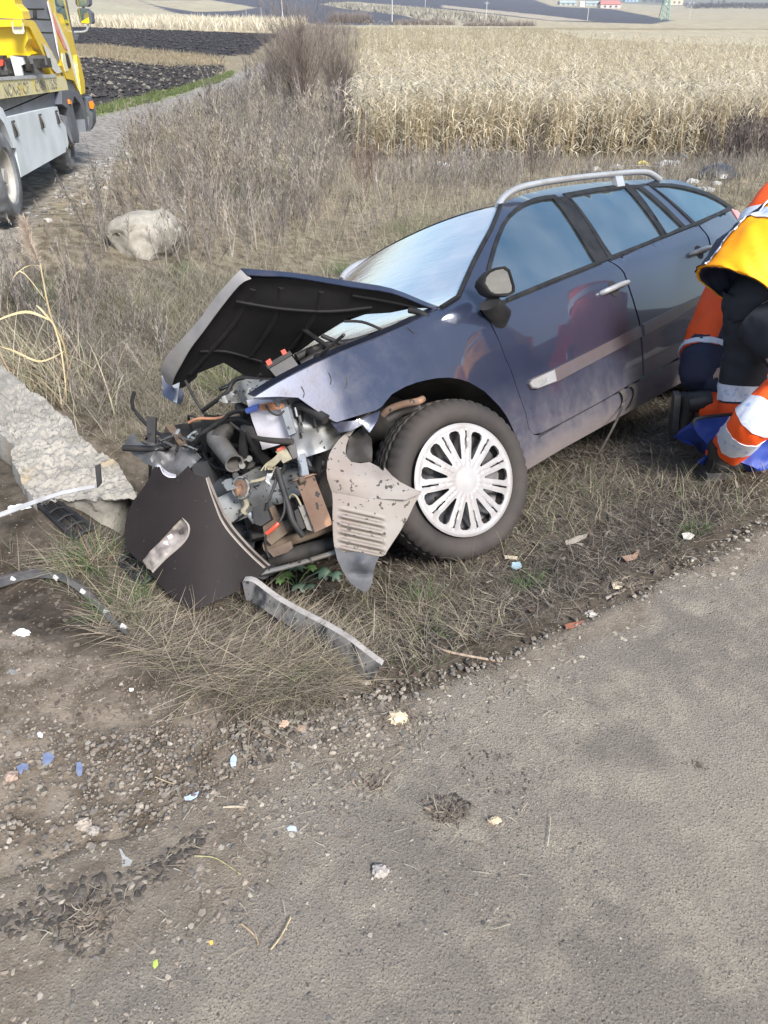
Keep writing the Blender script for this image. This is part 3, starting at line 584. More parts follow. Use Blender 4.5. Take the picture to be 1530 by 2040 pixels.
# far side, kept simple: doors, frame and glass
fx = lambda L_: [((x if x < 2.9 else 2.9 + (x - 2.9) * .45), z - max(0, x - 2.4) * .10) for x, z in L_]
for nm, P_, mt, hs in (('front_door', XZ(fd), m_paint, ()), ('rear_door', rdp, m_paint, ()), ('rear_quarter_panel', qp, m_paint, ()), ('greenhouse_frame', XZ(gh), m_paint, holes), ('front_window', XZ(glF), m_glass, ()), ('rear_window', XZ(glR), m_glass, ()), ('cargo_window', XZ(glB), m_glass, ()), ('sill', [(.49, .205), (2.38, .212), (2.39, .35), (.60, .32)], m_paint, ())):
    panel(nm, fx(P_), mt, 0, .012, .09, holes=[fx(h) for h in hs], sg=1)
# underbody, interior
ub = MB(); ub.box((1.6, 0, .25), (3.3, 1.56, .06)); ub.box((3.3, 0, .45), (.7, 1.2, .35)); ub.box((.40, 0, .55), (.04, 1.45, .7)); ub.box((.62, 0, .86), (.42, 1.40, .12))
ub.tube([(.3, -.2, .24), (3.6, -.2, .26)], .035, 8); ub.build('underbody', m_dark, car, world=False)
dsh = MB(); dsh.tube([(.62, -.7, .93), (.60, 0, .96), (.62, .7, .93)], .13, 10, squash=.6); dsh.build('dashboard', m_black, car, world=False)
sw = MB(); sw.tube([(.92 + .06 * math.sin(t), -.36 + .18 * math.cos(t), .88 + .17 * math.sin(t)) for t in np.linspace(0, 2 * math.pi, 20)], .013, 6); sw.build('steering_wheel', m_black, car, 60, world=False)
for (sx_, sy) in ((1.55, -.38), (1.55, .38), (2.35, -.40), (2.35, .40)):
    s_ = MB(); Rb = rot3(0, .28, 0); s_.box((sx_ - .25, sy, .42), (.50, .48, .14)); s_.tube([(sx_ - .02, sy, .45), (sx_ + .06, sy, .7), (sx_ + .14, sy, .98)], [.22, .24, .19], 12, squash=.35)
    s_.tube([(sx_ + .16, sy - .1, 1.10), (sx_ + .16, sy + .1, 1.10)], .075, 10); s_.build('seat', m_seat, car, 60, world=False)
# door mirror
mi = MB(); hp = [atd(*p, cdep(990, 600) - d) for p, d in (((961, 566), .19), ((964, 552), .20), ((974, 540), .22), ((988, 533), .24), ((1006, 530), .25), ((1016, 537), .245), ((1021, 552), .235), ((1026, 570), .22), ((1026, 582), .205), ((1018, 588), .20), ((1000, 590), .19), ((984, 590), .18), ((973, 584), .18))]
bk = FW * .10 - RT * .045 + UP * .012
mh = MB(); c_ = np.mean(hp, 0); ring = hp; r2 = [c_ + (p - c_) * 1.03 + bk * .35 for p in hp]; r3 = [c_ + (p - c_) * .85 + bk * .75 for p in hp]; r4 = [c_ + (p - c_) * .4 + bk * 1.05 for p in hp]; n = len(hp)
inn = [c_ + (p - c_) * .86 for p in hp]; inb = [p + bk * .12 for p in inn]
rings = [inb, inn, ring, r2, r3, r4]; mh.add([p for R_ in rings for p in R_], [(i * n + k, i * n + (k + 1) % n, (i + 1) * n + (k + 1) % n, (i + 1) * n + k) for i in range(5) for k in range(n)] + [tuple(5 * n + k for k in range(n))])
mho = mh.build('door_mirror', m_black, car, 50)
mg = MB(); gl = [c_ + (p - c_) * .84 + bk * .06 for p in hp]; gl = [p for p in gl]; mg.prism(gl, bk * .05); m_mirror = M('mirror glass', (.75, .78, .8), None, 5, .03, metal=1)
mg.build('mirror_glass', m_mirror, mho, 30)
mb_ = MB(); p0 = chit(985, 632)[0]; p1 = (np.linalg.inv(CR) @ (atd(975, 604, cdep(990, 600) - .15) - CT)); mb_.tube([p0 + [.02, .03, -.03], p0 + [0, -.03, 0], p1], [.065, .05, .045], 10, squash=.6); mb_.build('mirror_foot', m_black, mho, 60, world=False)
# wheels
def wheel(cn, axo, near, steer_name='wheel', det=True):
    """cn centre of the outer hub face, axo axis pointing outwards (car frame)"""
    ax = np.asarray(axo, float); ax /= np.linalg.norm(ax); cn = np.asarray(cn, float)
    ref = np.array([0, 0, 1.]); u = np.cross(ref, ax); u /= np.linalg.norm(u); v = np.cross(ax, u)
    n = 150 if det else 40
    pr = [(.21, -.06), (.219, -.022), (.226, -.012), (.242, .004), (.265, .008), (.285, .000), (.300, -.014), (.309, -.030), (.3135, -.045), (.3075, -.058), (.3075, -.064), (.3155, -.067), (.316, -.085), (.308, -.087), (.308, -.096), (.3165, -.098), (.3165, -.112), (.308, -.114), (.308, -.123), (.316, -.125), (.3155, -.143), (.3075, -.146), (.3075, -.152), (.3135, -.165), (.309, -.18), (.300, -.196), (.285, -.21), (.25, -.215), (.205, -.20), (.195, -.16)]
    V = []; 
    for i, (r, h) in enumerate(pr):
        for k in range(n):
            th = 2 * math.pi * k / n; rr = r * 1.03
            if det and i in (6, 7, 8, 23, 24, 25) and k % 3 == 0: rr -= .007
            if det and i in (11, 12, 15, 16, 19, 20) and (k + i) % 3 == 0: rr -= .005
            V.append(cn + ax * h + rr * (math.cos(th) * u + math.sin(th) * v))
    Fc = [(i * n + k, i * n + (k + 1) % n, (i + 1) * n + (k + 1) % n, (i + 1) * n + k) for i in range(len(pr) - 1) for k in range(n)]
    holes = [[((.125 + .02 * math.cos(b)) * math.cos(a) - .02 * math.sin(b) * math.sin(a), (.125 + .02 * math.cos(b)) * math.sin(a) + .02 * math.sin(b) * math.cos(a)) for b in np.linspace(0, 2 * math.pi, 10, False)] for a in np.linspace(0, 2 * math.pi, 9, False) + .2]
    circ = lambda r, m_: [(r * math.cos(a), r * math.sin(a)) for a in np.linspace(0, 2 * math.pi, m_, False)]
    fn = lambda a, b: cn + a * u + b * v + ax * (-.045 - .03 * sst(((a * a + b * b) ** .5 - .06) / .05) + .03 * sst(((a * a + b * b) ** .5 - .15) / .05))
    Vr, Fr = sheet(circ(.222, 40), fn, .03, .006, holes if det else (), toward=cn + ax * 5)
    wo_ = mesh(steer_name, Vr, Fr, m_steel, car, 50, world=False); dr = MB(); 
    mesh('tyre', V, Fc, m_tyre, wo_, 35, world=False)
    bb = MB(); bb.lathe([(.2, -.02), (.185, -.07), (.18, -.2), (.17, -.2)], cn, ax, 32); bb.lathe([(.0, -.12), (.12, -.12), (.13, -.11), (.13, -.15), (0, -.15)], cn, ax, 24); bb.tube([cn - ax * .12, cn - ax * .3], .04, 8); bb.build('brake_disc', m_dark, wo_, 50, world=False)
    if det:
        hs = []
        for k in range(11):
            a = 2 * math.pi * (k + .5) / 11 + .08
            pl = []
            for (r, w_) in [(.078, .003), (.10, .0085), (.135, .016), (.160, .0225), (.173, .020), (.179, .010)]: pl.append((r, w_))
            P_ = [(r, w) for r, w in pl] + [(r, -w) for r, w in pl[::-1]]
            hs.append([(1.093 * (r * math.cos(a) - w * math.sin(a)), 1.093 * (r * math.sin(a) + w * math.cos(a))) for r, w in P_])
            b = a + math.pi / 11; P_ = [(.112, .0022), (.178, .0042), (.178, -.0042), (.112, -.0022)]
            hs.append([(1.093 * (r * math.cos(b) - w * math.sin(b)), 1.093 * (r * math.sin(b) + w * math.cos(b))) for r, w in P_])
        def fh(a, b):
            r = math.hypot(a, b) / 1.093; th = (math.atan2(b, a) - .08) % (2 * math.pi / 11) / (2 * math.pi / 11)  # 0 and 1 on a spoke axis
            e = min(th, 1 - th) * r * .571  # distance from spoke axis
            h = .012 * (1 - (r / .2) ** 2) + .004; 
            if r < .046: h += .003 * math.cos(r / .046 * 1.57)
            if .05 < r < .185: h += .004 * max(0, 1 - e / .018) - .004 * (e < .0035)
            if r > .183: h += .004 * math.sin((r - .183) / .022 * math.pi)
            return cn + a * u + b * v + ax * (h - .004)
        pts = circ(.2235, 88)
        V2, F2 = sheet(pts, fh, .0062, .010, hs, toward=cn + ax * 5); mesh('hubcap', V2, F2, m_cap, wo_, 40, world=False)
    return wo_
ST = math.radians(-18)
wheel((0.035, -.875, .31), (math.sin(-ST) * -1, -math.cos(ST), 0.02), True)
wheel((2.75, -.85, .316), (0, -1, 0), True, det=False); wheel((2.75, .85, .316), (0, 1, 0), False, det=False); wheel((.0, .85, .316), (0, 1, 0), False, det=False)
# front wheel arch inside
wl = MB(); A_ = np.linspace(-.22, 1.75, 18); rows = [(y, r) for y, r in ((-.86, .40), (-.70, .405), (-.45, .40), (-.44, .2))]
V = [(.04 + r * math.cos(a), y, .33 + r * math.sin(a)) for (y, r) in rows for a in A_]; n = len(A_)
wl.add(V, [(i * n + k, i * n + k + 1, (i + 1) * n + k + 1, (i + 1) * n + k) for i in range(3) for k in range(n - 1)]); wl.build('arch_liner', m_dark, car, 60, world=False)
# ------------------------------------------------------------------ bonnet and the torn front end (parts of the car)
hd = plane_dep([(870, 612, 3.03), (480, 540, 2.76), (330, 750, 3.42)])
def hoodd(a, b): return hd(a, b) - .05 * math.exp(-((a - 600) / 120) ** 2 - ((b - 620) / 60) ** 2) + .035 * float(fbm(np.array(a * .012), np.array(b * .012), 3, 5))
h_out = [(480, 538), (457, 562), (429, 594), (398, 637), (359, 680), (331, 714), (323, 738), (328, 757), (342, 768), (361, 775), (392, 751), (394, 743), (445, 722), (488, 749), (520, 755), (543, 751), (586, 704), (637, 669), (676, 645), (731, 625), (778, 622), (822, 613), (873, 614), (848, 604), (780, 577), (700, 564), (585, 547), (530, 541)]
hood = pxsheet('bonnet', h_out, lambda a, b: hoodd(a, b) + .022, m_paint, car, 14, .003)
h_in = [(494, 556), (472, 564), (429, 611), (394, 658), (374, 689), (355, 721), (344, 747), (338, 769), (351, 768), (361, 776), (392, 752), (394, 744), (445, 723), (473, 735), (488, 750), (520, 756), (543, 752), (586, 705), (598, 699), (637, 670), (676, 646), (692, 634), (731, 626), (778, 623), (822, 614), (849, 614), (866, 615), (848, 611), (780, 586), (770, 581), (700, 575), (640, 563), (585, 557), (540, 555)]
pxsheet('bonnet_lining', h_in, lambda a, b: hoodd(a, b) - .004, m_under, hood, 14, .006)
# folded edges of the outer skin catch the sky
def strip(name, A, B, mat, par, th=.004):
    """plate between two measured 3-D edge lines A,B (px,py,depth)"""
    a = smoothpoly([atd(*p) for p in A], False, 3); b = smoothpoly([atd(*p) for p in B], False, 3); n = len(a); m = MB()
    nr = np.cross(a[n // 2] - a[0], b[0] - a[0]); nr = nr / np.linalg.norm(nr) * th
    V = list(a) + list(b) + list(a - nr) + list(b - nr); Fc = []
    for i in range(n - 1): Fc += [(i, i + 1, n + i + 1, n + i), (2 * n + i, 3 * n + i, 3 * n + i + 1, 2 * n + i + 1), (i, 2 * n + i, 2 * n + i + 1, i + 1), (n + i, n + i + 1, 3 * n + i + 1, 3 * n + i)]
    Fc += [(0, n, 3 * n, 2 * n), (n - 1, 3 * n - 1, 4 * n - 1, 2 * n - 1)]
    m.add(V, Fc); return m.build(name, mat, par, 60)
g = lambda a, b, o=0: (a, b, hoodd(a, b) + o)
strip('bonnet_edge', [g(479, 536, .016), g(530, 540, .016), g(585, 545, .016), g(700, 562, .016), g(780, 576, .016), g(848, 603, .016), g(876, 613, .0)], [g(494, 549, -.03), g(530, 551, -.03), g(585, 554, -.03), g(700, 573, -.03), g(780, 585, -.03), g(848, 611, -.02), g(870, 617, -.01)], m_paint, hood)
m_edge = M('dusty bonnet nose painted sunlit', (.36, .335, .32), (.24, .23, .235), 5, .6, bump=.0006, bsc=150)  # dust plus the sunlight on the nose, both put into this pale colour
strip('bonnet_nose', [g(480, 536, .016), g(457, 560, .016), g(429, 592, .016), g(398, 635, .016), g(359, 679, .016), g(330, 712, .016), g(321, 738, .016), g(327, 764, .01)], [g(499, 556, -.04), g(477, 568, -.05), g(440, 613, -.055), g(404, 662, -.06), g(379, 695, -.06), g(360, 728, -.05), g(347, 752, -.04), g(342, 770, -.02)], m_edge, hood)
pxsheet('bonnet_latch_panel', [(322, 745), (330, 762), (343, 770), (350, 778), (362, 772), (366, 786), (359, 806), (347, 803), (324, 788)], 3.36, m_paint, hood, 8, .006, wob=.05)
strip('torn_aluminium', [(343, 768, 3.33), (349, 780, 3.33), (345, 800, 3.33)], [(357, 762, 3.32), (355, 780, 3.30), (352, 803, 3.32)], m_silver, hood)
def _rib(P_, r):
    q = smoothpoly([atd(a, b, hoodd(a, b) - .002) for a, b in P_], False, 4); b = MB(); b.tube(q, r, 8, squash=.6); return b.build('pressed_rib', m_under, hood, 60)
def ptube(name, P_, r, mat, par=None, n=8, k=3, rr=None, squash=None):
    q = smoothpoly([atd(*p) for p in P_], False, k) if len(P_) > 2 else np.array([atd(*p) for p in P_]); b = MB(); b.tube(q, r if rr is None else np.interp(np.linspace(0, 1, len(q)), np.linspace(0, 1, len(rr)), rr), n, squash=squash); return b.build(name, mat, par or car, 60)
for P_, r_ in (([(505, 575), (470, 640), (420, 700), (380, 745)], .014), ([(560, 572), (545, 640), (500, 710)], .012), ([(640, 580), (620, 640), (560, 720)], .012), ([(700, 588), (770, 600), (830, 612)], .012), ([(470, 600), (560, 615), (660, 620), (740, 612)], .013), ([(400, 700), (450, 700), (520, 720)], .012)): _rib(P_, r_)
ptube('hood_hinge', [(686, 640, 3.0), (720, 641, 3.0), (750, 652, 3.0), (780, 668, 2.98)], .011, m_black, squash=.5)
ptube('hood_hinge', [(815, 618, 3.0), (835, 622, 2.98), (852, 632, 2.97)], .012, m_black)
ptube('gas_strut', [(584, 642, 3.15), (655, 692, 2.98)], .010, m_black); ptube('wiper_arm', [(640, 668, 3.05), (700, 688, 3.1), (760, 672, 3.25)], .009, m_black)
for i, P_ in enumerate([[(590, 712, 3.1), (640, 690, 3.15), (700, 682, 3.2), (735, 672, 3.2)], [(600, 726, 3.0), (650, 700, 3.02), (712, 694, 3.05)], [(615, 700, 3.12), (632, 712, 3.0), (660, 705, 2.95), (690, 690, 2.95)]]): ptube('cowl_hose', P_, .016, m_black)
# fender gutter
q = [(872, 616), (840, 633), (770, 666), (692, 697), (620, 729), (574, 752), (540, 771), (508, 791)]
strip('wing_gutter', [(a, b, cdep(a, b)) for a, b in q], [(a - 14, b - 5, cdep(a, b) + .07) for a, b in q], m_paint, car)
# radiator support, crumpled
pxsheet('crumpled_slam_panel', [(472, 762), (490, 755), (530, 757), (568, 757), (575, 765), (549, 772), (517, 789), (498, 800), (470, 803), (445, 803), (436, 798), (443, 790), (458, 783), (466, 776)], 2.86, m_pale, car, 7, .004, wob=.35)
ptube('bonnet_seal', [(404, 818, 3.1), (432, 797, 3.0), (452, 782, 2.97), (462, 763, 2.97), (480, 753, 2.95), (520, 757, 2.9), (565, 758, 2.85)], .009, m_black)
ptube('bonnet_seal', [(560, 760, 2.8), (530, 765, 2.82), (500, 770, 2.85), (478, 768, 2.88)], .006, m_tanr)
for P_ in ([(812, 652), (818, 657), (826, 665)], [(718, 834), (728, 829), (737, 822)], [(650, 828), (656, 834), (664, 839)], [(690, 752), (692, 764), (688, 774)], [(600, 770), (606, 782), (604, 792)], [(655, 742), (660, 756), (658, 766)]): ptube('paint_crack', [(a, b, cdep(a, b) - .001) for a, b in P_], .0018, m_dark, car, n=5)
# battery fuse box with two red caps
def block(name, quad, d, th, mat, par=None):
    b = MB(); P_ = [atd(a, c, d if np.isscalar(d) else d[i]) for i, (a, c) in enumerate(quad)]; nr = np.cross(P_[1] - P_[0], P_[-1] - P_[0]); nr /= np.linalg.norm(nr)
    if nr @ FW < 0: nr = -nr
    b.prism(P_, nr * th); return b.build(name, mat, par or car, 25)
m_fuse = M('dusty grey plastic box', (.055, .055, .058), (.09, .083, .078), 8, .6)
fb = block('fuse_box', [(531, 729), (576, 702), (602, 738), (558, 760)], 2.93, .10, m_fuse); block('fuse_box_lid', [(529, 727), (577, 699), (583, 706), (534, 735)], 2.92, .11, m_black, fb)
block('red_cap', [(529, 720), (538, 714), (543, 724), (534, 729)], 2.915, .02, m_red, fb); block('red_cap', [(559, 699), (567, 695), (572, 703), (564, 708)], 2.915, .02, m_red, fb)
# white washer bottle, inner wing, brackets
block('washer_bottle', [(491, 797), (562, 797), (582, 868), (580, 879), (523, 896), (517, 879), (503, 840)], [2.78, 2.72, 2.72, 2.72, 2.80, 2.80, 2.79], .12, m_white)
pxsheet('inner_wing', [(540, 792), (556, 799), (576, 793), (601, 791), (628, 805), (650, 822), (664, 838), (690, 840), (705, 850), (690, 872), (664, 893), (603, 913), (614, 944), (596, 949), (593, 918), (584, 880), (572, 840), (562, 818)], lambda a, b: 2.70 + .0007 * (a - 560), m_grey, car, 9, .004, wob=.06)
m_groove = m_dark
for P_ in ([(596, 828, 2.69), (604, 862, 2.69)], [(588, 812, 2.69), (592, 830, 2.69)], [(620, 806, 2.70), (630, 850, 2.70)], [(613, 815, 2.7), (640, 828, 2.71)]): ptube('pressed_rib', P_, .005, m_grey, n=6)
block('bracket', [(559, 815), (574, 810), (590, 862), (576, 868)], 2.68, .02, m_grey); block('bracket', [(597, 905), (607, 902), (616, 946), (603, 948)], 2.66, .015, m_grey)
pxsheet('wing_bracket', [(706, 838), (758, 818), (752, 838), (736, 862), (722, 846), (700, 858), (676, 862), (660, 842)], lambda a, b: cdep(a, b) + .02, m_paint, car, 8, .004, wob=.08)
# front bumper beam and lower rails
pxsheet('bumper_beam', [(433, 1000), (470, 978), (530, 950), (592, 930), (600, 985), (560, 1003), (533, 1012), (475, 1038), (457, 1047), (440, 1030)], lambda a, b: 2.83 + .0006 * (595 - a) + .0012 * abs(b - 985), m_pale, car, 8, .03, wob=.06)
pxsheet('beam_flange', [(441, 962), (450, 955), (480, 948), (515, 930), (545, 915), (592, 912), (592, 932), (530, 946), (480, 966), (466, 973), (452, 976)], lambda a, b: 2.95 - .003 * (b - 915), m_pale, car, 8, .004, wob=.12)
block('crush_can', [(433, 992), (468, 975), (486, 1022), (456, 1046), (440, 1035)], 2.86, .06, m_pale); ptube('bolt', [(468, 945, 2.84), (470, 948, 2.80)], .012, m_dark)
ho = MB(); hx = -FW * .85 + RT * -.45; ho.lathe([(0, -.02), (.034, -.02), (.042, 0), (.042, .012), (.036, .016), (.034, .008), (.018, .012), (.008, .005), (0, .005)], atd(483, 972, 2.78), hx, 28); hob = ho.build('horn', m_pale, car, 40)
ho = MB(); ho.lathe([(0, .011), (.031, .010), (.032, .013), (.014, .016), (.012, .010), (0, .010)], atd(483, 972, 2.78), hx, 24); ho.build('horn_face', m_rust, hob, 40)
ptube('horn_bracket', [(484, 985, 2.8), (492, 1005, 2.78), (484, 1018, 2.76), (500, 1030, 2.74)], .009, m_cream, squash=.5)
block('connector_block', [(502, 1012), (527, 1002), (540, 1035), (520, 1048), (508, 1044)], 2.68, .06, m_black); ptube('connector_collar', [(497, 1022, 2.72), (510, 1040, 2.72)], .014, m_pale)
rp = block('rusty_plate', [(588, 953), (624, 943), (663, 1044), (627, 1061)], 2.66, .012, m_rust); block('plate_flange', [(578, 960), (624, 944), (632, 944), (590, 957)], 2.64, .04, m_rust, rp)
ptube('plate_bolt', [(600, 952, 2.645), (604, 962, 2.64)], .013, m_tanr, rp); block('side_flange', [(594, 1008), (610, 1005), (627, 1060), (612, 1055)], 2.68, .02, m_pale, rp)
block('lower_bracket', [(520, 1022), (546, 1006), (572, 1062), (541, 1086), (527, 1072)], 2.74, .03, m_tanr)
block('tow_lug', [(532, 1096), (560, 1086), (580, 1078), (583, 1092), (573, 1100), (545, 1110)], 2.70, .02, m_tanr)
ptube('lower_cross_member', [(527, 1090, 2.80), (600, 1070, 2.78), (668, 1044, 2.76)], .020, m_tanr); ptube('subframe_tube', [(560, 1055, 2.86), (680, 1020, 2.84)], .03, m_dark)
ptube('lower_rail', [(520, 1142, 2.76), (590, 1124, 2.74), (668, 1100, 2.72)], .013, m_pale, squash=.7); ptube('lower_rail', [(540, 1115, 2.86), (670, 1082, 2.8)], .028, m_dark)
# wiring
ptube('black_hose', [(382, 893, 3.1), (398, 868, 3.0), (420, 852, 2.96), (445, 835, 2.92), (456, 826, 2.9), (470, 820, 2.86), (492, 818, 2.78)], .008, m_black)
ptube('black_hose', [(459, 842, 2.86), (480, 858, 2.82), (510, 872, 2.76), (545, 878, 2.68), (583, 880, 2.64)], .009, m_tyre, rr=[.004, .006, .009, .011, .012])
ptube('orange_cable', [(376, 842, 3.05), (395, 834, 3.02), (430, 834, 2.98), (455, 828, 2.92)], .006, m_copper); ptube('cable_sleeve', [(492, 819, 2.765), (516, 810, 2.745)], .011, m_blue)
for i in range(7): ptube('copper_wire', [(516 + i % 3, 808 + i * 1.3, 2.74), (535 + 2 * i, 806 + 2.2 * i - 3, 2.70), (552 + 3 * i % 9, 803 + 3 * i % 13, 2.69), (566, 812 - i, 2.69)], .0025, m_copper, n=5)
ptube('black_hose', [(530, 808, 2.7), (540, 822, 2.68), (556, 827, 2.68), (566, 818, 2.68)], .004, m_black)
cb = block('plug', [(549, 899), (567, 889), (582, 914), (564, 923)], 2.70, .04, m_cream); block('plug_top', [(551, 895), (564, 888), (569, 892), (554, 900)], 2.69, .03, m_red, cb); block('plug_ribs', [(572, 890), (588, 882), (593, 912), (584, 914)], 2.72, .04, m_fuse, cb)
for i in range(6): ptube('yellowed_wire', [(556 + i, 903 + i * 2, 2.69), (544 + i, 915 + i * 2, 2.69), (530 + 1.5 * i, 925 + i * 2, 2.7), (520 + i * 8, 938 - i, 2.7)], .0028, m_cream, n=5)
for i in range(5): ptube('yellowed_wire', [(548 + i, 930, 2.69), (540 - i * 2, 945 + i * 2, 2.69), (515 - i * 4, 955 + i * 1.5, 2.7), (500, 958 + i, 2.71)], .0026, m_cream, n=5)
for i in range(4): ptube('pale_wire', [(534 + i * 3, 943, 2.68), (530 + 2 * i, 958 + i, 2.68), (540 + i * 2, 966 + i * 2, 2.68), (552, 958, 2.68)], .0024, m_silver, n=5)
ptube('black_hose', [(552, 930, 2.67), (549, 960, 2.66), (536, 995, 2.65), (531, 1014, 2.66)], .005, m_black)
ptube('black_hose', [(553, 935, 2.66), (561, 965, 2.65), (575, 1010, 2.64), (584, 1040, 2.64), (604, 1068, 2.66)], .011, m_black)
ptube('black_hose', [(556, 958, 2.655), (565, 990, 2.64), (566, 1020, 2.63), (553, 1044, 2.62), (531, 1062, 2.63), (529, 1090, 2.66), (536, 1110, 2.68)], .0045, m_black)
ptube('red_tape', [(554, 1042, 2.62), (547, 1050, 2.618), (531, 1063, 2.628)], .0075, m_red)
ptube('black_hose', [(576, 992, 2.7), (582, 985, 2.69), (591, 990, 2.68), (600, 1008, 2.67)], .004, m_cream); block('sensor', [(586, 1018), (600, 1010), (610, 1050), (597, 1058)], 2.69, .03, m_black)
# engine and pipes behind, with extra black clutter added as shade between parts
en = MB(); rr_ = np.random.default_rng(3)
for (x, y, z, sx_, sy_, sz_) in [(-.1, .1, .55, .5, .9, .45), (-.25, -.1, .72, .35, .5, .12), (-.3, .35, .6, .2, .35, .3), (-.38, -.05, .45, .12, .5, .3)]: en.box((x, y, z), (sx_, sy_, sz_), rot3(.1, .2, .1))
eno = en.build('engine_block', m_dark, car, 25, world=False)
for i in range(60):
    p = np.array([-.35 - .2 * rr_.random(), -.5 + .9 * rr_.random(), .35 + .45 * rr_.random()]); q = [p]
    for k in range(4): q.append(q[-1] + rr_.normal(0, .09, 3) * [.7, 1.2, 1])
    b = MB(); b.tube(smoothpoly(q, False, 3), rr_.choice([.006, .009, .014, .02]), 7); b.build('engine_hose', [m_black, m_dark, m_black, m_dark, m_grey][i % 5], eno, 60, world=False)
for i in range(30):
    p = (-.42 - .15 * rr_.random(), -.45 + .95 * rr_.random(), .32 + .5 * rr_.random()); b = MB(); b.box(p, .03 + .10 * rr_.random(3) ** 2, rot3(*rr_.random(3) * 2)); b.lathe([(0, 0), (.02, 0), (.02, .03), (0, .03)], p, rr_.normal(0, 1, 3), 10); b.build('engine_bracket', [m_dark, m_black, m_fuse, m_dark, m_grey, m_black, m_tanr][i % 7], eno, 30, world=False)
ip = MB(); a_, b_ = atd(431, 876, 2.98), atd(466, 922, 2.86); ax = b_ - a_; L_ = np.linalg.norm(ax); ip.lathe([(.030, -.03), (.038, 0), (.036, L_ * .5), (.034, L_), (.037, L_ + .006), (.030, L_ + .004), (.028, L_ * .4), (0, L_ * .4)], a_, ax, 24)
ip.build('intake_pipe', M('dirty grey cast metal', (.17, .16, .15), (.10, .09, .08), 14, .6, metal=.3, bump=.001, bsc=90), car, 40)
ptube('intake_elbow', [(455, 842, 2.98), (452, 856, 2.97), (442, 866, 2.97), (433, 878, 2.97)], .034, m_dark, rr=[.02, .03, .036, .036])
for c_ in ((483, 928), (497, 914), (486, 913)): b = MB(); b.lathe([(0, 0), (.012, 0), (.012, .008), (0, .008)], atd(*c_, 2.88), -FW, 12); b.build('stud', m_pale, car, 30)
block('mount_plate', [(468, 915), (490, 900), (512, 915), (505, 930), (478, 940)], 2.92, .03, m_dark)
# far side of the bumper skin, crumpled on the block
m_skin = M('scraped dark bumper skin', (.10, .10, .105), (.05, .048, .048), 8, .5, bump=.001, bsc=60, spots=((.22, .21, .2), 24, .66, .04))
pxsheet('bumper_skin', [(247, 885), (256, 869), (266, 862), (272, 872), (273, 881), (308, 885), (322, 880), (336, 880), (354, 888), (386, 898), (400, 912), (382, 930), (360, 948), (340, 950), (312, 932), (288, 922), (268, 908)], lambda a, b: 3.28 - .0012 * (a - 250) - .001 * (b - 870), m_skin, car, 8, .006, wob=.25)
block('black_post', [(292, 828), (310, 832), (309, 882), (292, 880)], 3.2, .02, m_black)
for i in range(14): 
    x0, y0 = 290 + rr_.random() * 110, 868 + rr_.random() * 36; ptube('torn_plastic', [(x0, y0, 3.1), (x0 + rr_.normal(0, 12), y0 - 4 - 14 * rr_.random(), 3.08), (x0 + rr_.normal(0, 18), y0 - 6 * rr_.random(), 3.06)], .004 + .006 * rr_.random(), [m_black, m_pale, m_fuse][i % 3], n=5, squash=.3)
# wheel arch liner, torn out and hanging in front of the wheel
cv = lambda L_: [(640 + a / 3.326, 680 + b / 3.326) for a, b in L_]
ln1 = cv([(250, 552), (205, 575), (160, 610), (118, 650), (80, 700), (55, 745), (40, 800), (35, 860), (40, 910), (70, 1000), (300, 1040), (560, 1050), (655, 1010), (660, 992), (600, 972), (520, 930), (470, 890), (420, 835), (410, 860), (380, 832), (320, 800), (260, 808), (200, 800), (172, 770), (160, 735), (165, 690), (185, 635), (210, 600)])
def ld1(a, b):
    u = (a - 640) * 3.326; v = (b - 680) * 3.326
    d = 2.66 - .0001 * (a - 700) + .10 * np.clip((900 - v) / 350, 0, 1) ** 1.0 - .05 * math.sin(np.clip((v - 560) / 460, 0, 1) * math.pi); return float(d + .14 * np.clip((u - 60) / 300, 0, 1) * np.clip((1010 - v) / 250, 0, 1))
lin = pxsheet('torn_arch_liner', ln1, ld1, m_liner, car, 6, .004, smooth=50)
ln2 = cv([(70, 1000), (76, 1060), (74, 1150), (76, 1240), (80, 1310), (86, 1360), (100, 1420), (200, 1440), (330, 1440), (385, 1425), (425, 1410), (470, 1340), (520, 1265), (570, 1180), (612, 1090), (655, 1012), (560, 1050), (420, 1038), (300, 1042), (180, 1020)])
def ld2(a, b):
    u = (a - 640) * 3.326; v = (b - 680) * 3.326; d = 2.645 + .00012 * (v - 1000) + .0001 * (u - 300)
    k = (v - .22 * u - 1010) / 50.; m_ = float(np.clip((v - .22 * u - 1060) / 40, 0, 1) * np.clip((1390 - (v - .22 * u)) / 60, 0, 1) * np.clip((u - 105) / 40, 0, 1) * np.clip((430 - u) / 40, 0, 1))
    return d - .013 * m_ * math.sin(k * 2 * math.pi / 1.05)
pxsheet('ribbed_liner_flap', ln2, ld2, m_liner, lin, 2.0, .004, smooth=180)
ln3 = cv([(86, 1362), (150, 1400), (250, 1395), (330, 1420), (385, 1425), (360, 1480), (345, 1540), (335, 1600), (315, 1645), (285, 1662), (245, 1640), (190, 1600), (140, 1520), (105, 1440)])
pxsheet('blackened_liner_tip', ln3, lambda a, b: 2.655 + .0004 * (b - 1090) - .02 * math.exp(-((a - 722) / 14) ** 2 - ((b - 1122) / 12) ** 2) + .02 * math.exp(-((a - 720) / 20) ** 2 - ((b - 1143) / 6) ** 2), m_linerb, lin, 4, .004, smooth=60)
pxsheet('splash_shield', cv([(185, 640), (260, 575), (330, 640), (340, 720), (335, 800), (200, 802), (165, 760)]), 2.80, m_dark, car, 8, .004, wob=.1)
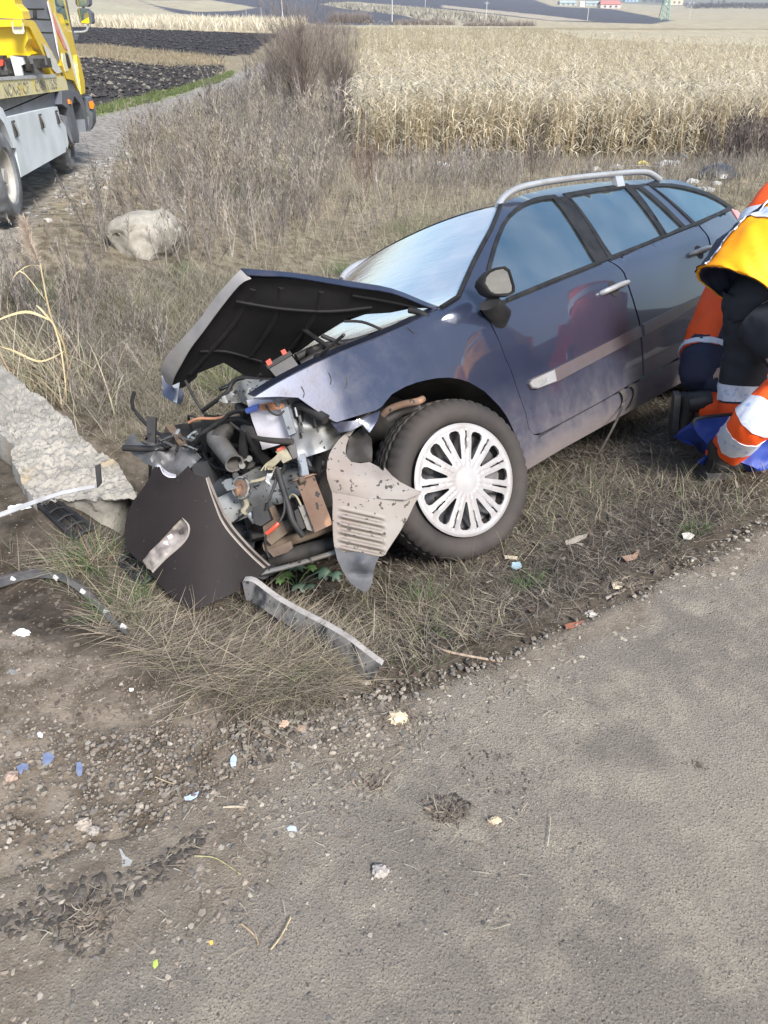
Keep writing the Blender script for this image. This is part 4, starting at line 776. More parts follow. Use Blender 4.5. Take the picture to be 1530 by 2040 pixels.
ptube('spring_arm', [(764, 826, 2.95), (775, 816, 2.93), (800, 806, 2.92), (830, 800, 2.92), (842, 795, 2.95)], .014, m_rust); ptube('spring_arm', [(770, 836, 3.0), (800, 818, 3.0), (835, 812, 3.02)], .02, m_dark)
# belt strap hanging from the door sill
def ribbon3(name, C1, wv, mat, par):
    a = smoothpoly([atd(*p) for p in C1], False, 4); b = a + np.asarray(wv); n = len(a); m = MB(); nr = np.array([0, -.002, .001]); V = list(a) + list(b) + list(a + nr) + list(b + nr); Fc = []
    for i in range(n - 1): Fc += [(i, i + 1, n + i + 1, n + i), (2 * n + i, 3 * n + i, 3 * n + i + 1, 2 * n + i + 1), (i, 2 * n + i, 2 * n + i + 1, i + 1), (n + i, n + i + 1, 3 * n + i + 1, 3 * n + i)]
    m.add(V, Fc); return m.build(name, mat, par, 60)
m_web = M('grey webbing', (.055, .05, .05), (.10, .085, .075), 60, .8)
sdp = lambda a, b, o=-.012: (a, b, cdep(a, b) + o)
ribbon3('seat_belt', [sdp(1229, 783), sdp(1236, 782), sdp(1241, 795), sdp(1236, 812), (1222, 845, 3.72), (1207, 875, 3.74), (1190, 905, 3.76)], (.028, .03, .006), m_web, car)
ribbon3('seat_belt', [sdp(1249, 772), sdp(1258, 771), sdp(1263, 782), sdp(1258, 800), sdp(1246, 818, .0)], (.028, .03, .006), m_web, car)
# ------------------------------------------------------------------ separate wreckage
cf = lambda L_: [(220 + a / 2.833, 700 + b / 2.833) for a, b in L_]
m_bump = M('dusty unpainted bumper plastic', (.011, .0085, .0085), (.025, .019, .018), 3, .65, spec=.2, bump=.0004, bsc=250, lo=.3, hi=.8, spots=((.30, .27, .24), 130, .74, .03))
def bd(a, b):
    u = (a - 250) / 285; v = (b - 930) / 285; return 2.86 - .16 * v - .09 * math.sin(np.clip(u, 0, 1) * math.pi) + .04 * (u > .75) * (u - .75)
bo = cf([(232, 672), (250, 652), (270, 645), (290, 668), (310, 700), (350, 716), (378, 706), (412, 672), (440, 645), (458, 672), (475, 692), (540, 715), (556, 745), (580, 802), (610, 868), (640, 932), (680, 990), (720, 1040), (770, 1095), (830, 1155), (893, 1212), (870, 1245), (800, 1300), (700, 1362), (630, 1395), (560, 1425), (520, 1445), (480, 1452), (440, 1442), (400, 1422), (350, 1388), (310, 1352), (268, 1305), (230, 1260), (236, 1245), (180, 1198), (140, 1165), (100, 1122), (84, 1085), (80, 1040), (82, 985), (92, 930), (110, 880), (135, 835), (170, 792), (200, 745), (222, 710)])
slot = cf([(400, 938), (428, 952), (444, 985), (444, 1022), (425, 1062), (395, 1095), (355, 1130), (310, 1170), (270, 1208), (240, 1243), (205, 1222), (175, 1180), (215, 1135), (260, 1090), (310, 1032), (360, 978)])
c_ = atd(390, 1190, 2.7); bum = empty('torn_bumper_piece', (c_[0], c_[1], gz(c_[0], c_[1])), 'torn-off brown-black bumper corner with an empty fog lamp slot, propped against the wreck', 'bumper piece')
pxsheet('bumper_shell', bo, bd, m_bump, bum, 8, .005, holes=[slot], smooth=60)
m_fogp = M('scuffed beige lamp recess', (.36, .32, .29), (.12, .10, .09), 9, .5, bump=.002, bsc=60, lo=.4, hi=.6, det=3)
pxsheet('fog_lamp_recess', slot, lambda a, b: bd(a, b) + .018, m_fogp, bum, 5, .004, wob=.10)
for P_ in ([(318, 1044), (345, 1030), (352, 1048), (330, 1062)], [(296, 1076), (318, 1068), (330, 1100), (312, 1106)], [(250, 1128), (268, 1122), (276, 1146), (258, 1152)], [(385, 1010), (405, 1000), (412, 1024), (392, 1032)], [(215, 1168), (245, 1150), (252, 1172), (228, 1190)]): pxsheet('lamp_fitting', cf(P_), lambda a, b: bd(a, b) + .008, [m_white, m_dark][P_[0][0] in (250, 385)], bum, 4, .004)
e1 = [(545, 712), (560, 745), (583, 802), (612, 868), (642, 932), (682, 990), (722, 1040), (772, 1095), (832, 1155), (895, 1212)]
m_rim = M('pale broken edge', (.30, .265, .235), (.2, .17, .145), 10, .6, spots=((.1, .08, .07), 30, .66, .04))
def bpt(a, b, o): a, b = cf([(a, b)])[0]; return (a, b, bd(a, b) + o)
strip('broken_edge', [bpt(a + 4, b - 3, .03) for a, b in e1], [bpt(a - (8 + 22 * min(1, i / 5)), b + 4 + 9 * min(1, i / 5), -.004) for i, (a, b) in enumerate(e1)], m_rim, bum)
strip('broken_edge', [bpt(252, 650, .04), bpt(275, 642, .04), bpt(300, 668, .05), bpt(330, 690, .04), bpt(368, 700, .04)], [bpt(262, 654, -.004), bpt(278, 652, -.004), bpt(296, 690, -.004), bpt(330, 712, -.004), bpt(368, 712, -.004)], m_white, bum)
strip('lamp_slot_rim', [bpt(402, 935, -.004), bpt(444, 980, -.004), bpt(440, 1040, -.004), bpt(398, 1098, -.004), bpt(310, 1174, -.004), (bpt(238, 1250, -.004))], [bpt(408, 945, -.004), bpt(436, 985, -.004), bpt(433, 1036, -.004), bpt(392, 1090, -.004), bpt(304, 1166, -.004), bpt(232, 1240, -.004)], m_rim, bum)
pxsheet('black_skirt', [(512, 1108), (535, 1100), (548, 1122), (546, 1142), (520, 1158), (505, 1150), (528, 1132)], 2.82, m_black, bum, 8, .006, wob=.2)
c_ = atz(620, 1250, -.05); bm = empty('bent_metal_rail', (c_[0], c_[1], gz(c_[0], c_[1])), 'long bent metal rail, scraped black and grey, sticking out onto the grass below the wreck', 'metal rail')
m_rail = M('scraped painted steel rail', (.20, .185, .17), (.035, .034, .036), 9, .5, metal=.2, bump=.0008, bsc=80, lo=.42, hi=.55, spots=((.035, .03, .03), 60, .62, .03))
rt_ = [(484, 1158), (505, 1160), (545, 1190), (590, 1217), (640, 1243), (690, 1272), (730, 1303), (760, 1325)]; rb_ = [(492, 1196), (508, 1201), (550, 1230), (592, 1256), (640, 1286), (690, 1320), (715, 1338), (741, 1357)]
rdep = lambda a, b: float(np.interp(a, [480, 560, 660, 760], [2.66, 2.52, 2.36, 2.22]))
strip('rail_web', [(a, b, rdep(a, b)) for a, b in rt_], [(a, b, rdep(a, b) - .012) for a, b in rb_], m_rail, bm, .004)
strip('rail_flange', [(a + 5, b - 7, rdep(a, b) + .03) for a, b in rt_], [(a, b + 2, rdep(a, b) - .002) for a, b in rt_], M('rail flange with painted highlight', (.50, .47, .43), (.3, .27, .25), 12, .5), bm, .004)  # bright highlight along the rail's top is painted as a paler colour
block('rusty_stub', [(470, 1160), (498, 1160), (502, 1198), (480, 1192)], 2.72, .03, m_rust, bm)
# black arch trim with white clips
c_ = hit(150, 1160); at = empty('wheel_arch_trim', (c_[0], c_[1], gz(c_[0], c_[1])), 'curved black trim strip with white clips lying on the dirt', 'trim strip')
def gp(a, b, lift=.0):
    p = hit(a, b); return (a, b, float((p - C0) @ FW) - lift)
ta = [(-60, 1166), (0, 1152), (40, 1141), (75, 1138), (115, 1143), (150, 1158), (180, 1181), (205, 1206), (232, 1236), (258, 1262)]; tb = [(-60, 1188), (0, 1171), (40, 1158), (75, 1152), (112, 1155), (143, 1170), (172, 1192), (197, 1217), (225, 1245), (252, 1266)]
m_tr = M('scuffed dark trim', (.06, .055, .055), (.12, .11, .10), 12, .5)
strip('trim_blade', [gp(a, b, .05) for a, b in ta], [gp(a, b, .045) for a, b in tb], m_tr, at, .004)
strip('trim_lip', [gp(a, b - 3, .045) for a, b in ta], [gp(a, b + 1, .055) for a, b in ta], m_moul, at, .003)
m_clip = M('white plastic clip', (.62, .62, .62), (.45, .43, .4), 30, .4)
for i, (a, b, s_) in enumerate([(26, 1154, 1), (111, 1151, 1), (165, 1179, 1), (182, 1192, .8), (212, 1218, 1), (246, 1249, 1.1)]):
    p = np.array(atd(*gp(a, b, .062))); o = MB(); o.box(p, (.020 * s_, .006, .014 * s_), rot3(-.5, .4, -.3)); o.tube([p + [-.008, -.004, 0], p + [0, -.008, .003], p + [.008, -.004, 0]], .0018, 5); o.build('clip', [m_clip, m_moul][i in (3,)], at, 30)
c_ = hit(110, 1000); wt = empty('white_trim_strip', (c_[0], c_[1], gz(c_[0], c_[1])), 'bent white trim strip with a black end lying across the concrete block', 'trim strip')
strip('strip_blade', [(-40, 1034, 2.98), (0, 1022, 2.97), (40, 1007, 2.95), (80, 993, 2.93), (130, 978, 2.92), (192, 966, 2.92)], [(-40, 1042, 2.97), (0, 1031, 2.96), (40, 1016, 2.94), (80, 1001, 2.92), (130, 985, 2.91), (190, 973, 2.91)], M('white painted strip', (.45, .45, .47), (.3, .29, .28), 9, .35), wt, .004)
block('strip_end', [(189, 928), (199, 924), (202, 962), (193, 972)], 2.90, .008, m_black, wt)
def grille(name, quad, rows, cols, label, th=.012):
    P_ = [np.array(atd(*gp(a, b, .05))) for a, b in quad]; c = np.mean(P_, 0); e = empty(name, (c[0], c[1], gz(c[0], c[1])), label, 'grille')
    q = lambda u, v: (P_[0] * (1 - u) + P_[1] * u) * (1 - v) + (P_[3] * (1 - u) + P_[2] * u) * v
    for i in range(rows + 1): b = MB(); b.tube([q(0, i / rows), q(.5, i / rows) + [0, 0, .01], q(1, i / rows)], .006 if 0 < i < rows else .008, 6); b.build('grille_bar', m_black, e, 60)
    for j in range(cols + 1): b = MB(); b.tube([q(j / cols, 0), q(j / cols, 1)], .004 if 0 < j < cols else .008, 6); b.build('grille_rib', m_black, e, 60)
    return e
grille('grille_fragment', [(78, 1008), (112, 996), (188, 1052), (148, 1074)], 4, 7, 'broken black grille with slats, lying at the foot of the concrete block')
grille('grille_fragment', [(236, 1120), (268, 1108), (318, 1148), (284, 1164)], 3, 4, 'small broken black grille piece half under the torn bumper corner')
# ------------------------------------------------------------------ concrete culvert wall and boulder
m_conc = M('weathered rough concrete', (.33, .305, .265), (.20, .185, .16), 7, .95, bump=.016, bsc=55, lo=.38, hi=.68, det=12, spots=((.16, .145, .12), 32, .62, .08), spots2=((.30, .235, .15), 4, .60, .12))
def block_conc():
    NI = 150; zt = -.06; c = lambda a, b, z=zt: atz(a, b, z)
    back = [c(0, 731), c(73, 786), c(139, 837), c(161, 870), c(227, 918), c(245, 940), c(272, 990)]; d0 = back[0] - back[2]; d0 /= np.linalg.norm(d0); back = [back[0] + d0 * 2.2] + back
    frnt = [c(0, 862), c(20, 905), c(40, 950), c(60, 985), c(72, 998)]; frnt = [frnt[0] + d0 * 2.2] + frnt
    bk = smoothpoly(back, False, 30); fr = smoothpoly(frnt, False, 40); bk = np.array([bk[int(i)] for i in np.linspace(0, len(bk) - 1, NI)]); fr = np.array([fr[int(i)] for i in np.linspace(0, len(fr) - 1, NI)])
    nj = 44; V = []; 
    dn = np.array([0, 0, -.55]); on = (fr[80] - bk[80]); on /= np.linalg.norm(on)
    for i in range(NI):
        row = []
        row.append(bk[i] - on * .02 + dn * 1.6); row.append(bk[i] - on * .01 + dn * .5)
        row += [bk[i] * (1 - t) + fr[i] * t for t in np.linspace(0, 1, nj)]
        row.append(fr[i] + on * .03 + dn * .3); row.append(fr[i] + on * .05 + dn)
        V += row
    m = nj + 4; V = np.array(V); Fc = [(i * m + k, i * m + k + 1, (i + 1) * m + k + 1, (i + 1) * m + k) for i in range(NI - 1) for k in range(m - 1)]
    # rough broken end, falling towards the grass
    endr = V[(NI - 1) * m:NI * m].copy(); base = len(V); ne = 26; tgt = [atz(a, b, z) for a, b, z in ((60, 1010, -.3), (120, 1052, -.3), (180, 1072, -.3), (235, 1075, -.32), (262, 1040, -.34), (280, 1012, -.5))]
    tg = smoothpoly(tgt, False, 16); tg = np.array([tg[int(i)] for i in np.linspace(0, len(tg) - 1, m)])[::-1]
    E_ = [];
    for j in range(1, ne + 1):
        t = j / ne; E_.append(endr * (1 - t) + tg * t + np.array([0, -.0, .06]) * math.sin(t * math.pi))
    V = np.concatenate([V] + E_)
    for j in range(ne):
        a = (NI - 1) * m if j == 0 else base + (j - 1) * m; b = base + j * m; Fc += [(a + k, a + k + 1, b + k + 1, b + k) for k in range(m - 1)]
    V = V + np.stack([fbm(V[:, 0] * 9, V[:, 1] * 9 + V[:, 2] * 7, 4, 50) * .035, fbm(V[:, 0] * 9 + V[:, 2] * 7, V[:, 1] * 9, 4, 51) * .035, fbm(V[:, 0] * 3, V[:, 1] * 3, 3, 52) * .03 + fbm(V[:, 0] * 22, V[:, 1] * 22, 4, 53) * .022 + fbm(V[:, 0] * 48, V[:, 1] * 48, 3, 54) * .045], -1)
    return V, Fc
V, Fc = block_conc(); T(mesh('concrete_wall', V, Fc, m_conc, None, 16), 'long rough broken concrete block running in from the left edge to the torn bumper', 'concrete block')
def boulder():
    import bmesh
    P_ = [(226, 455), (232, 440), (262, 424), (322, 415), (338, 432), (350, 462), (346, 500), (318, 520), (255, 520), (222, 520), (224, 490)]
    c = hit(285, 505); d = float((c - C0) @ FW); ctr = atd(287, 472, d); bm = bmesh.new(); bmesh.ops.create_icosphere(bm, subdivisions=5, radius=1); V = np.array([v.co[:] for v in bm.verts]); Fc = [[v.index for v in f.verts] for f in bm.faces]; bm.free()
    V = np.sign(V) * np.abs(V) ** .75; V *= [.37, .33, .28]; k = V[:, 2] > .1; V[:, 2] = np.where(k, .1 + (V[:, 2] - .1) * .8 + V[:, 0] * .1, V[:, 2]); cut = (V[:, 0] + V[:, 2] * .8) > .42; V[cut] *= .93
    rp_ = np.random.default_rng(12)
    for i_ in range(13): nn_ = rp_.normal(0, 1, 3); nn_ /= np.linalg.norm(nn_); dd_ = V @ nn_; V -= nn_ * np.maximum(0, dd_ - dd_.max() * (.72 + .15 * rp_.random()))[:, None]
    V += np.stack([fbm(V[:, 0] * 5 + 3, V[:, 2] * 5, 5, i) * .09 for i in (60, 61, 62)], -1); V += np.stack([fbm(V[:, 0] * 22 + 3, V[:, 2] * 22, 3, i) * .02 for i in (63, 64, 65)], -1)
    return V + ctr, Fc
V, Fc = boulder(); T(mesh('boulder', V, Fc, M('pale weathered rock', (.34, .315, .27), (.23, .21, .175), 9, .95, bump=.02, bsc=26, det=10, spots=((.2, .18, .15), 50, .66, .05)), None, 180), 'pale rough boulder standing among dry weeds beyond the ditch', 'boulder')
# ------------------------------------------------------------------ tow truck
TA = math.radians(9); tu = np.array([-math.sin(TA), math.cos(TA), 0]); tr_ = np.array([math.cos(TA), math.sin(TA), 0]); TO_ = atz(30, 441, -.2)
TM = Matrix(np.array([tr_, tu, [0, 0, 1]]).T.tolist())
truck = empty('tow_truck', TO_, 'yellow flatbed tow truck with grey toolbox, parked on the dirt track', 'truck', rot=TM)
def tpx(a, b, off=0):
    d = ray(a, b); t = ((TO_ - C0) @ tr_ + off) / (d @ tr_); X = C0 + d * t; return np.array([off, (X - TO_) @ tu, X[2] - TO_[2]])
def tpx_rear(a, b, uu):
    """point on the cross plane at distance uu along the truck"""
    d = ray(a, b); t = ((TO_ - C0) @ tu + uu) / (d @ tu); X = C0 + d * t; return np.array([(X - TO_) @ tr_, uu, X[2] - TO_[2]])
def tpan(name, P_, off, th, mat, par=None):
    b = MB(); b.prism([tpx(*p, off) for p in P_], (-th, 0, 0)); return b.build(name, mat, par or truck, 30, world=False)
def tpanr(name, P_, uu, th, mat, par=None):
    b = MB(); b.prism([tpx_rear(*p, uu) for p in P_], (0, th, 0)); return b.build(name, mat, par or truck, 30, world=False)
m_yel = M('yellow truck paint', (.80, .56, .005), (.70, .47, .01), 2, .35, coat=.5); m_yel2 = M('faded dusty yellow', (.62, .55, .26), (.50, .45, .30), 6, .6, streak=((.70, .50, .03), (3, 3, 3), .55, .62))
m_tbox = M('light grey toolbox paint', (.60, .64, .66), (.48, .52, .53), 2, .45, spots=((.3, .3, .28), 40, .7, .04)); m_cabp = M('dark grey cab panel', (.10, .11, .13), (.07, .075, .09), 3, .5)
m_ttyre = M('dusty truck tyre', (.20, .21, .22), (.07, .07, .072), 3, .8, lo=.35, hi=.6, bump=.003, bsc=30); m_orange = M('orange lamp lens', (.9, .22, .01), None, 5, .2, coat=.5)
def tzf(u): return -.004 - .03 * u   # the track falls away gently
def truck_wheel(x, u, r, w, front=False):
    c = np.array([x, u, r + tzf(u)]); ax = np.array([1., 0, 0]); b = MB(); n = 72
    b.lathe([(r * .56, -.04), (r * .62, 0), (r * .80, .01), (r * .93, -.015), (r * .985, -.05), (r, -.07), (r, -w + .07), (r * .985, -w + .05), (r * .93, -w), (r * .62, -w), (r * .56, -w + .03)], c, ax, n)
    V = np.array(b.V); rad = np.hypot(V[:, 1] - c[1], V[:, 2] - c[2]); idx = np.arange(len(V)) % n; k = (rad > r * .97) & (idx % 3 == 0); V[k, 1:] = c[1:] + (V[k, 1:] - c[1:]) * .965; b.V = [tuple(v) for v in V]
    m_rm = M('dusty truck rim', (.42, .40, .36), (.30, .28, .25), 5, .6); rm = MB(); d_ = -.14 if not front else -.02
    rm.lathe([(r * .6, -.02), (r * .56, -.03), (r * .53, d_), (r * .40, d_ - .03), (r * .30, d_ + (.05 if not front else .02)), (r * .18, d_ + (.06 if not front else .05)), (r * .16, d_ + .1), (0, d_ + .1)], c, ax, 40)
    wo_ = rm.build('wheel', m_rm, truck, 40, world=False); b.build('tyre', m_ttyre, wo_, 35, world=False)
    for k in range(8): a = k * math.pi / 4; q = c + [d_ + .02, r * .27 * math.cos(a), r * .27 * math.sin(a)]; h = MB(); h.tube([q, q + [.03, 0, 0]], .018, 6); h.build('wheel_nut', m_steel, wo_, 30, world=False)
truck_wheel(.05, .04, .44, .50); truck_wheel(-.1, 3.95, .41, .26, True); truck_wheel(-1.75, -.12, .43, .5); truck_wheel(-1.75, 3.95, .41, .26, True)
def tv(L_, s=7.65, oy=0): return [(a / s, oy + b / s) for a, b in L_]
sr = tpan('bed_side_rail', [(-160, 222)] + tv([(0, 1232), (860, 1178), (1000, 1160), (1042, 1370), (0, 1508)]) + [(-160, 258)], 0, .05, m_yel2)
tpan('bed_tread_strip', [(-160, 168)] + tv([(0, 1180), (850, 1130), (870, 1180), (0, 1228)]) + [(-160, 176)], .01, .06, M('grey ribbed strip', (.50, .50, .49), (.32, .32, .32), 2, .5, streak=((.25, .25, .25), (1, 160, 1), .5, .55)), sr)
def t_text(s, a0, a1, size, off, mat, par):
    cu = bpy.data.curves.new('lettering', 'FONT'); cu.body = s; cu.size = size; cu.extrude = .002; cu.align_x = 'LEFT'; cu.align_y = 'CENTER'; o = bpy.data.objects.new('l', cu); COL.objects.link(o); dg = bpy.context.evaluated_depsgraph_get(); me = bpy.data.meshes.new_from_object(o.evaluated_get(dg)); bpy.data.objects.remove(o)
    v = np.array([p.co[:] for p in me.vertices]); p0 = tpx(*a0, off); p1 = tpx(*a1, off); w = v[:, 0].max() - v[:, 0].min(); x = (v[:, 0] - v[:, 0].min()) / w
    W = p0[None] * (1 - x[:, None]) + p1[None] * x[:, None]; W[:, 2] += v[:, 1]; W[:, 0] += v[:, 2] + .002
    return mesh('lettering', W, [tuple(f.vertices) for f in me.polygons], mat, par, 0, world=False)
m_let = M('faded grey lettering', (.20, .19, .17), (.42, .38, .24), 9, .7)
t_text('NON-STOP', (8, 181), (57, 174), .17, .004, m_let, sr); t_text('0748111808', (70, 172), (113, 167), .17, .004, m_let, sr)
# sloping front guard of the bed and the beam across
tpan('bed_guard', tv([(330, 300), (500, 308), (540, 345), (1000, 1160), (862, 1180), (800, 1140), (470, 440), (440, 405), (335, 400)]), -.02, .10, m_yel)
tpan('guard_scrape', tv([(652, 650), (742, 735), (955, 1100), (870, 1120), (800, 1050), (720, 850)]), .0, .008, M('scraped pale patch', (.62, .62, .60), (.45, .44, .36), 9, .5))
ug = tpx(50, 45, -.02)[1]
tpanr('guard_beam', [(-90, 38)] + tv([(0, 300), (345, 300), (345, 400), (0, 408)]) + [(-90, 52)], ug - .05, .09, m_yel)
tpanr('boom_housing', [(-120, -60), (28, -60)] + tv([(215, 0), (225, 60), (330, 170), (355, 290), (0, 275)]) + [(-120, 34)], ug + .1, .4, m_yel)
tpanr('boom_housing', [(-120, 54)] + tv([(0, 408), (385, 408), (428, 600), (375, 720), (400, 790), (470, 830), (430, 880), (0, 875)]) + [(-120, 114)], ug + .1, .4, m_yel)
lp = tpanr('work_lamp', tv([(185, 345), (330, 350), (355, 505), (215, 512)]), ug - .14, .06, m_steel)
m_led = M('lamp reflector', (.75, .72, .6), (.5, .48, .4), 60, .15, metal=.3)
for i in range(3):
    for j in range(3): c = tpx_rear(*tv([(225 + i * 45 + j * 7, 378 + j * 45)])[0], ug - .145); b = MB(); b.lathe([(0, 0), (.035, 0), (.035, .01), (0, .012)], c, (0, -1, 0), 12); b.build('lamp_lens', m_led, lp, 40, world=False)
tpanr('lamp_bracket', tv([(195, 305), (325, 305), (325, 345), (195, 345)]), ug - .12, .03, m_steel, lp)
# cab
uc = tpx(118, 118, 0)[1]; uf = tpx(168, 175, 0)[1]
cabx = MB(); cabx.box((-1.05, (uc + uf) / 2, 1.6), (2.08, uf - uc - .05, 1.75)); cab = cabx.build('cab', m_cabp, truck, 30, world=False)
tpanr('cab_back_panel', [(-200, -120)] + tv([(300, -400), (720, -10), (790, 250), (910, 880), (880, 960), (600, 1010), (0, 1010)]) + [(-200, 140)], uc - .06, .06, m_cabp, cab)
for P_ in ([(500, 150), (555, 150), (560, 262), (505, 262)],): tpanr('cab_vent', tv(P_), uc - .08, .02, m_black, cab)
for P_ in ([(360, 125), (670, 128), (670, 136), (360, 133)], [(385, 270), (770, 290), (770, 298), (385, 280)], [(600, 485), (800, 490), (800, 497), (600, 492)]): tpanr('panel_groove', tv(P_), uc - .075, .02, m_black, cab)
sidep = tpan('cab_side', [(85, -60)] + tv([(725, -40), (790, 220), (905, 850), (940, 1000), (1020, 1200), (1130, 1230), (1230, 1440), (1300, 1420), (1280, 1230), (1130, 640), (1075, 400), (990, 0)]) + [(118, -60)], .02, .06, m_yel, cab)
tpan('door_window', [(100, -60)] + tv([(830, 0), (860, 180), (960, 215), (1010, 380), (1050, 385), (965, 0)]) + [(118, -60)], .025, .02, glass_mat('truck glass', (.3, .35, .33), .4), cab)
tpan('red_stripe', tv([(775, 140), (830, 260), (900, 440), (1030, 770), (985, 740), (900, 560), (800, 330)]), .026, .01, M('red stripe', (.62, .08, .05), (.7, .3, .25), 4, .4), cab)
tpan('white_stripe', tv([(740, 20), (775, 140), (860, 500), (905, 860), (915, 900), (880, 760), (800, 330), (725, 30)]), .027, .01, M('white stripe', (.75, .72, .72), None, 4, .4), cab)
tpan('white_stripe', tv([(830, 190), (1050, 700), (1250, 1440), (1230, 1440), (1030, 760), (905, 440)]), .027, .01, M('white stripe', (.68, .66, .58), None, 4, .4), cab)
tpan('door_handle', tv([(1000, 800), (1040, 830), (1085, 1000), (1070, 1040), (1035, 1020), (1010, 920)]), .03, .02, m_black, cab)
tpan('grab_panel', tv([(945, 815), (990, 810), (1020, 960), (1050, 1080), (1000, 1090), (960, 940)]), .028, .02, M('pale panel', (.62, .58, .38), None, 4, .5), cab)
tpan('grille_edge', tv([(1165, 840), (1215, 890), (1290, 1230), (1300, 1420), (1240, 1440), (1180, 1000)]), .045, .06, m_yel, cab)
# mirrors
def mirror(P_, G_, label):
    o = MB(); q = [tpx_rear(*p, uf + .15) for p in tv(P_)]; o.prism(q, (.03, .10, 0)); mo_ = o.build('mirror', m_cabp, truck, 30, world=False); o = MB(); o.prism([tpx_rear(*p, uf + .145) for p in tv(G_)], (0, .02, 0)); o.build('mirror_glass', M('truck mirror glass', (.5, .55, .55), None, 4, .05, metal=1), mo_, 30, world=False); return mo_
mirror([(1135, -120), (1350, -120), (1360, 70), (1320, 105), (1180, 100), (1150, 60)], [(1150, -100), (1310, -100), (1318, 60), (1290, 92), (1190, 88), (1165, 50)], '')
mm = mirror([(1175, 150), (1200, 120), (1310, 135), (1390, 200), (1405, 340), (1390, 365), (1250, 360), (1215, 330)], [(1185, 155), (1205, 130), (1300, 142), (1345, 200), (1362, 350), (1250, 352), (1222, 325)], '')
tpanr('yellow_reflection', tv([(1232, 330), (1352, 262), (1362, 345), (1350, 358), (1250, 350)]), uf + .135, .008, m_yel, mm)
arm = MB(); arm.tube(smoothpoly([tpx_rear(*p, uf + .18) for p in tv([(1340, 370), (1335, 430), (1310, 470), (1250, 488), (1130, 490)])], False, 3), .018, 8); arm.build('mirror_arm', m_silver, truck, 60, world=False)
arm = MB(); arm.tube([tpx_rear(*p, uf + .18) for p in tv([(1270, 100), (1275, 130)])], .02, 8); arm.build('mirror_arm', m_cabp, truck, 60, world=False)
tpanr('indicator_pod', tv([(1100, 500), (1160, 505), (1185, 560), (1180, 610), (1130, 610)]), uf + .1, .1, m_cabp)
# lower body
tv2 = lambda L_: [(a / 7.285, 180 + b / 7.285) for a, b in L_]
tb = tpan('toolbox', tv2([(95, 400), (520, 300), (830, 235), (880, 420), (950, 520), (995, 760), (985, 840), (960, 815), (960, 890), (310, 1258), (225, 840)]), .02, .55, m_tbox)
for (a, b) in ((215, 560), (600, 450), (835, 390)):
    h = MB(); p = tpx(*tv2([(a, b)])[0], .03); h.box(p, (.02, .09, .16)); ho_ = h.build('latch', m_steel, tb, 30, world=False); h = MB(); h.tube([p + [.02, -.03, .06], p + [.03, 0, -.02], p + [.02, .03, -.07]], .01, 6); h.build('latch_handle', m_silver, ho_, 60, world=False)
tpan('mudguard', [(-40, 196)] + tv2([(0, 232), (40, 270), (100, 400), (190, 640), (235, 840), (200, 835), (60, 480), (0, 400)]) + [(-40, 225)], .03, .5, m_tbox)
tpan('mud_flap', tv2([(160, 840), (240, 845), (325, 1180), (260, 1185)]), -.02, .45, m_black)
ch = MB(); ch.box((-1.0, 1.9, .85), (1.0, 7.2, .22)); ch.box((-.6, 2.0, .78), (1.1, 3.0, .35)); ch.build('chassis', m_cabp, truck, 30, world=False)
bd_ = MB(); bd_.box((-1.1, .6, 1.02), (2.1, 6.0, .10)); bd_.build('flatbed', M('grey bed plate', (.16, .16, .16), (.10, .10, .10), 5, .6), truck, 30, world=False)
tpan('fuel_tank', tv2([(860, 345), (980, 380), (1060, 560), (1085, 760), (1060, 780), (1010, 700), (900, 430)]), .0, .4, M('dark tank with dust', (.13, .14, .16), (.3, .3, .3), 9, .5))
tpan('wheel_arch', tv2([(900, 0), (1050, 10), (1150, 0), (1200, 130), (1260, 330), (1290, 560), (1250, 600), (1230, 420), (1170, 200), (1080, 80), (1050, 200), (1150, 640), (1150, 760), (1100, 740), (1040, 520), (980, 260), (900, 200)]), .04, .35, m_cabp)
tpan('side_marker', tv2([(1005, 130), (1040, 150), (1045, 205), (1015, 195)]), .06, .03, m_orange)
tpanr('front_bumper', tv2([(1200, 110), (1280, 120), (1310, 250), (1345, 330), (1345, 500), (1300, 590), (1245, 600), (1285, 520), (1290, 380)]), uf - .1, .35, m_cabp)
tpanr('front_indicator', tv2([(1290, 165), (1330, 160), (1360, 225), (1350, 270), (1305, 262)]), uf - .14, .12, m_orange)
for (a, b, c) in ((150, 850, (.45, .46, .46)),):
    tpanr('bed_post', tv([(150, 850), (340, 880), (375, 975), (320, 1000), (350, 1150), (230, 1155)]), ug - .3, .06, M('grey post', c, None, 4, .5))
tpanr('red_strap', tv([(0, 910), (50, 920), (45, 1000), (0, 1010)]), ug - .25, .08, m_red)
for i in range(12): b = MB(); c = tpx_rear(*tv([(20 + 70 * (i % 10), 920 + 40 * (i % 4) + 60 * (i // 10))])[0], ug - .1); b.box(c, (.10, .2, .10), rot3(i, 0, 0)); b.build('winch_part', [m_dark, m_steel, m_fuse][i % 3], truck, 30, world=False)
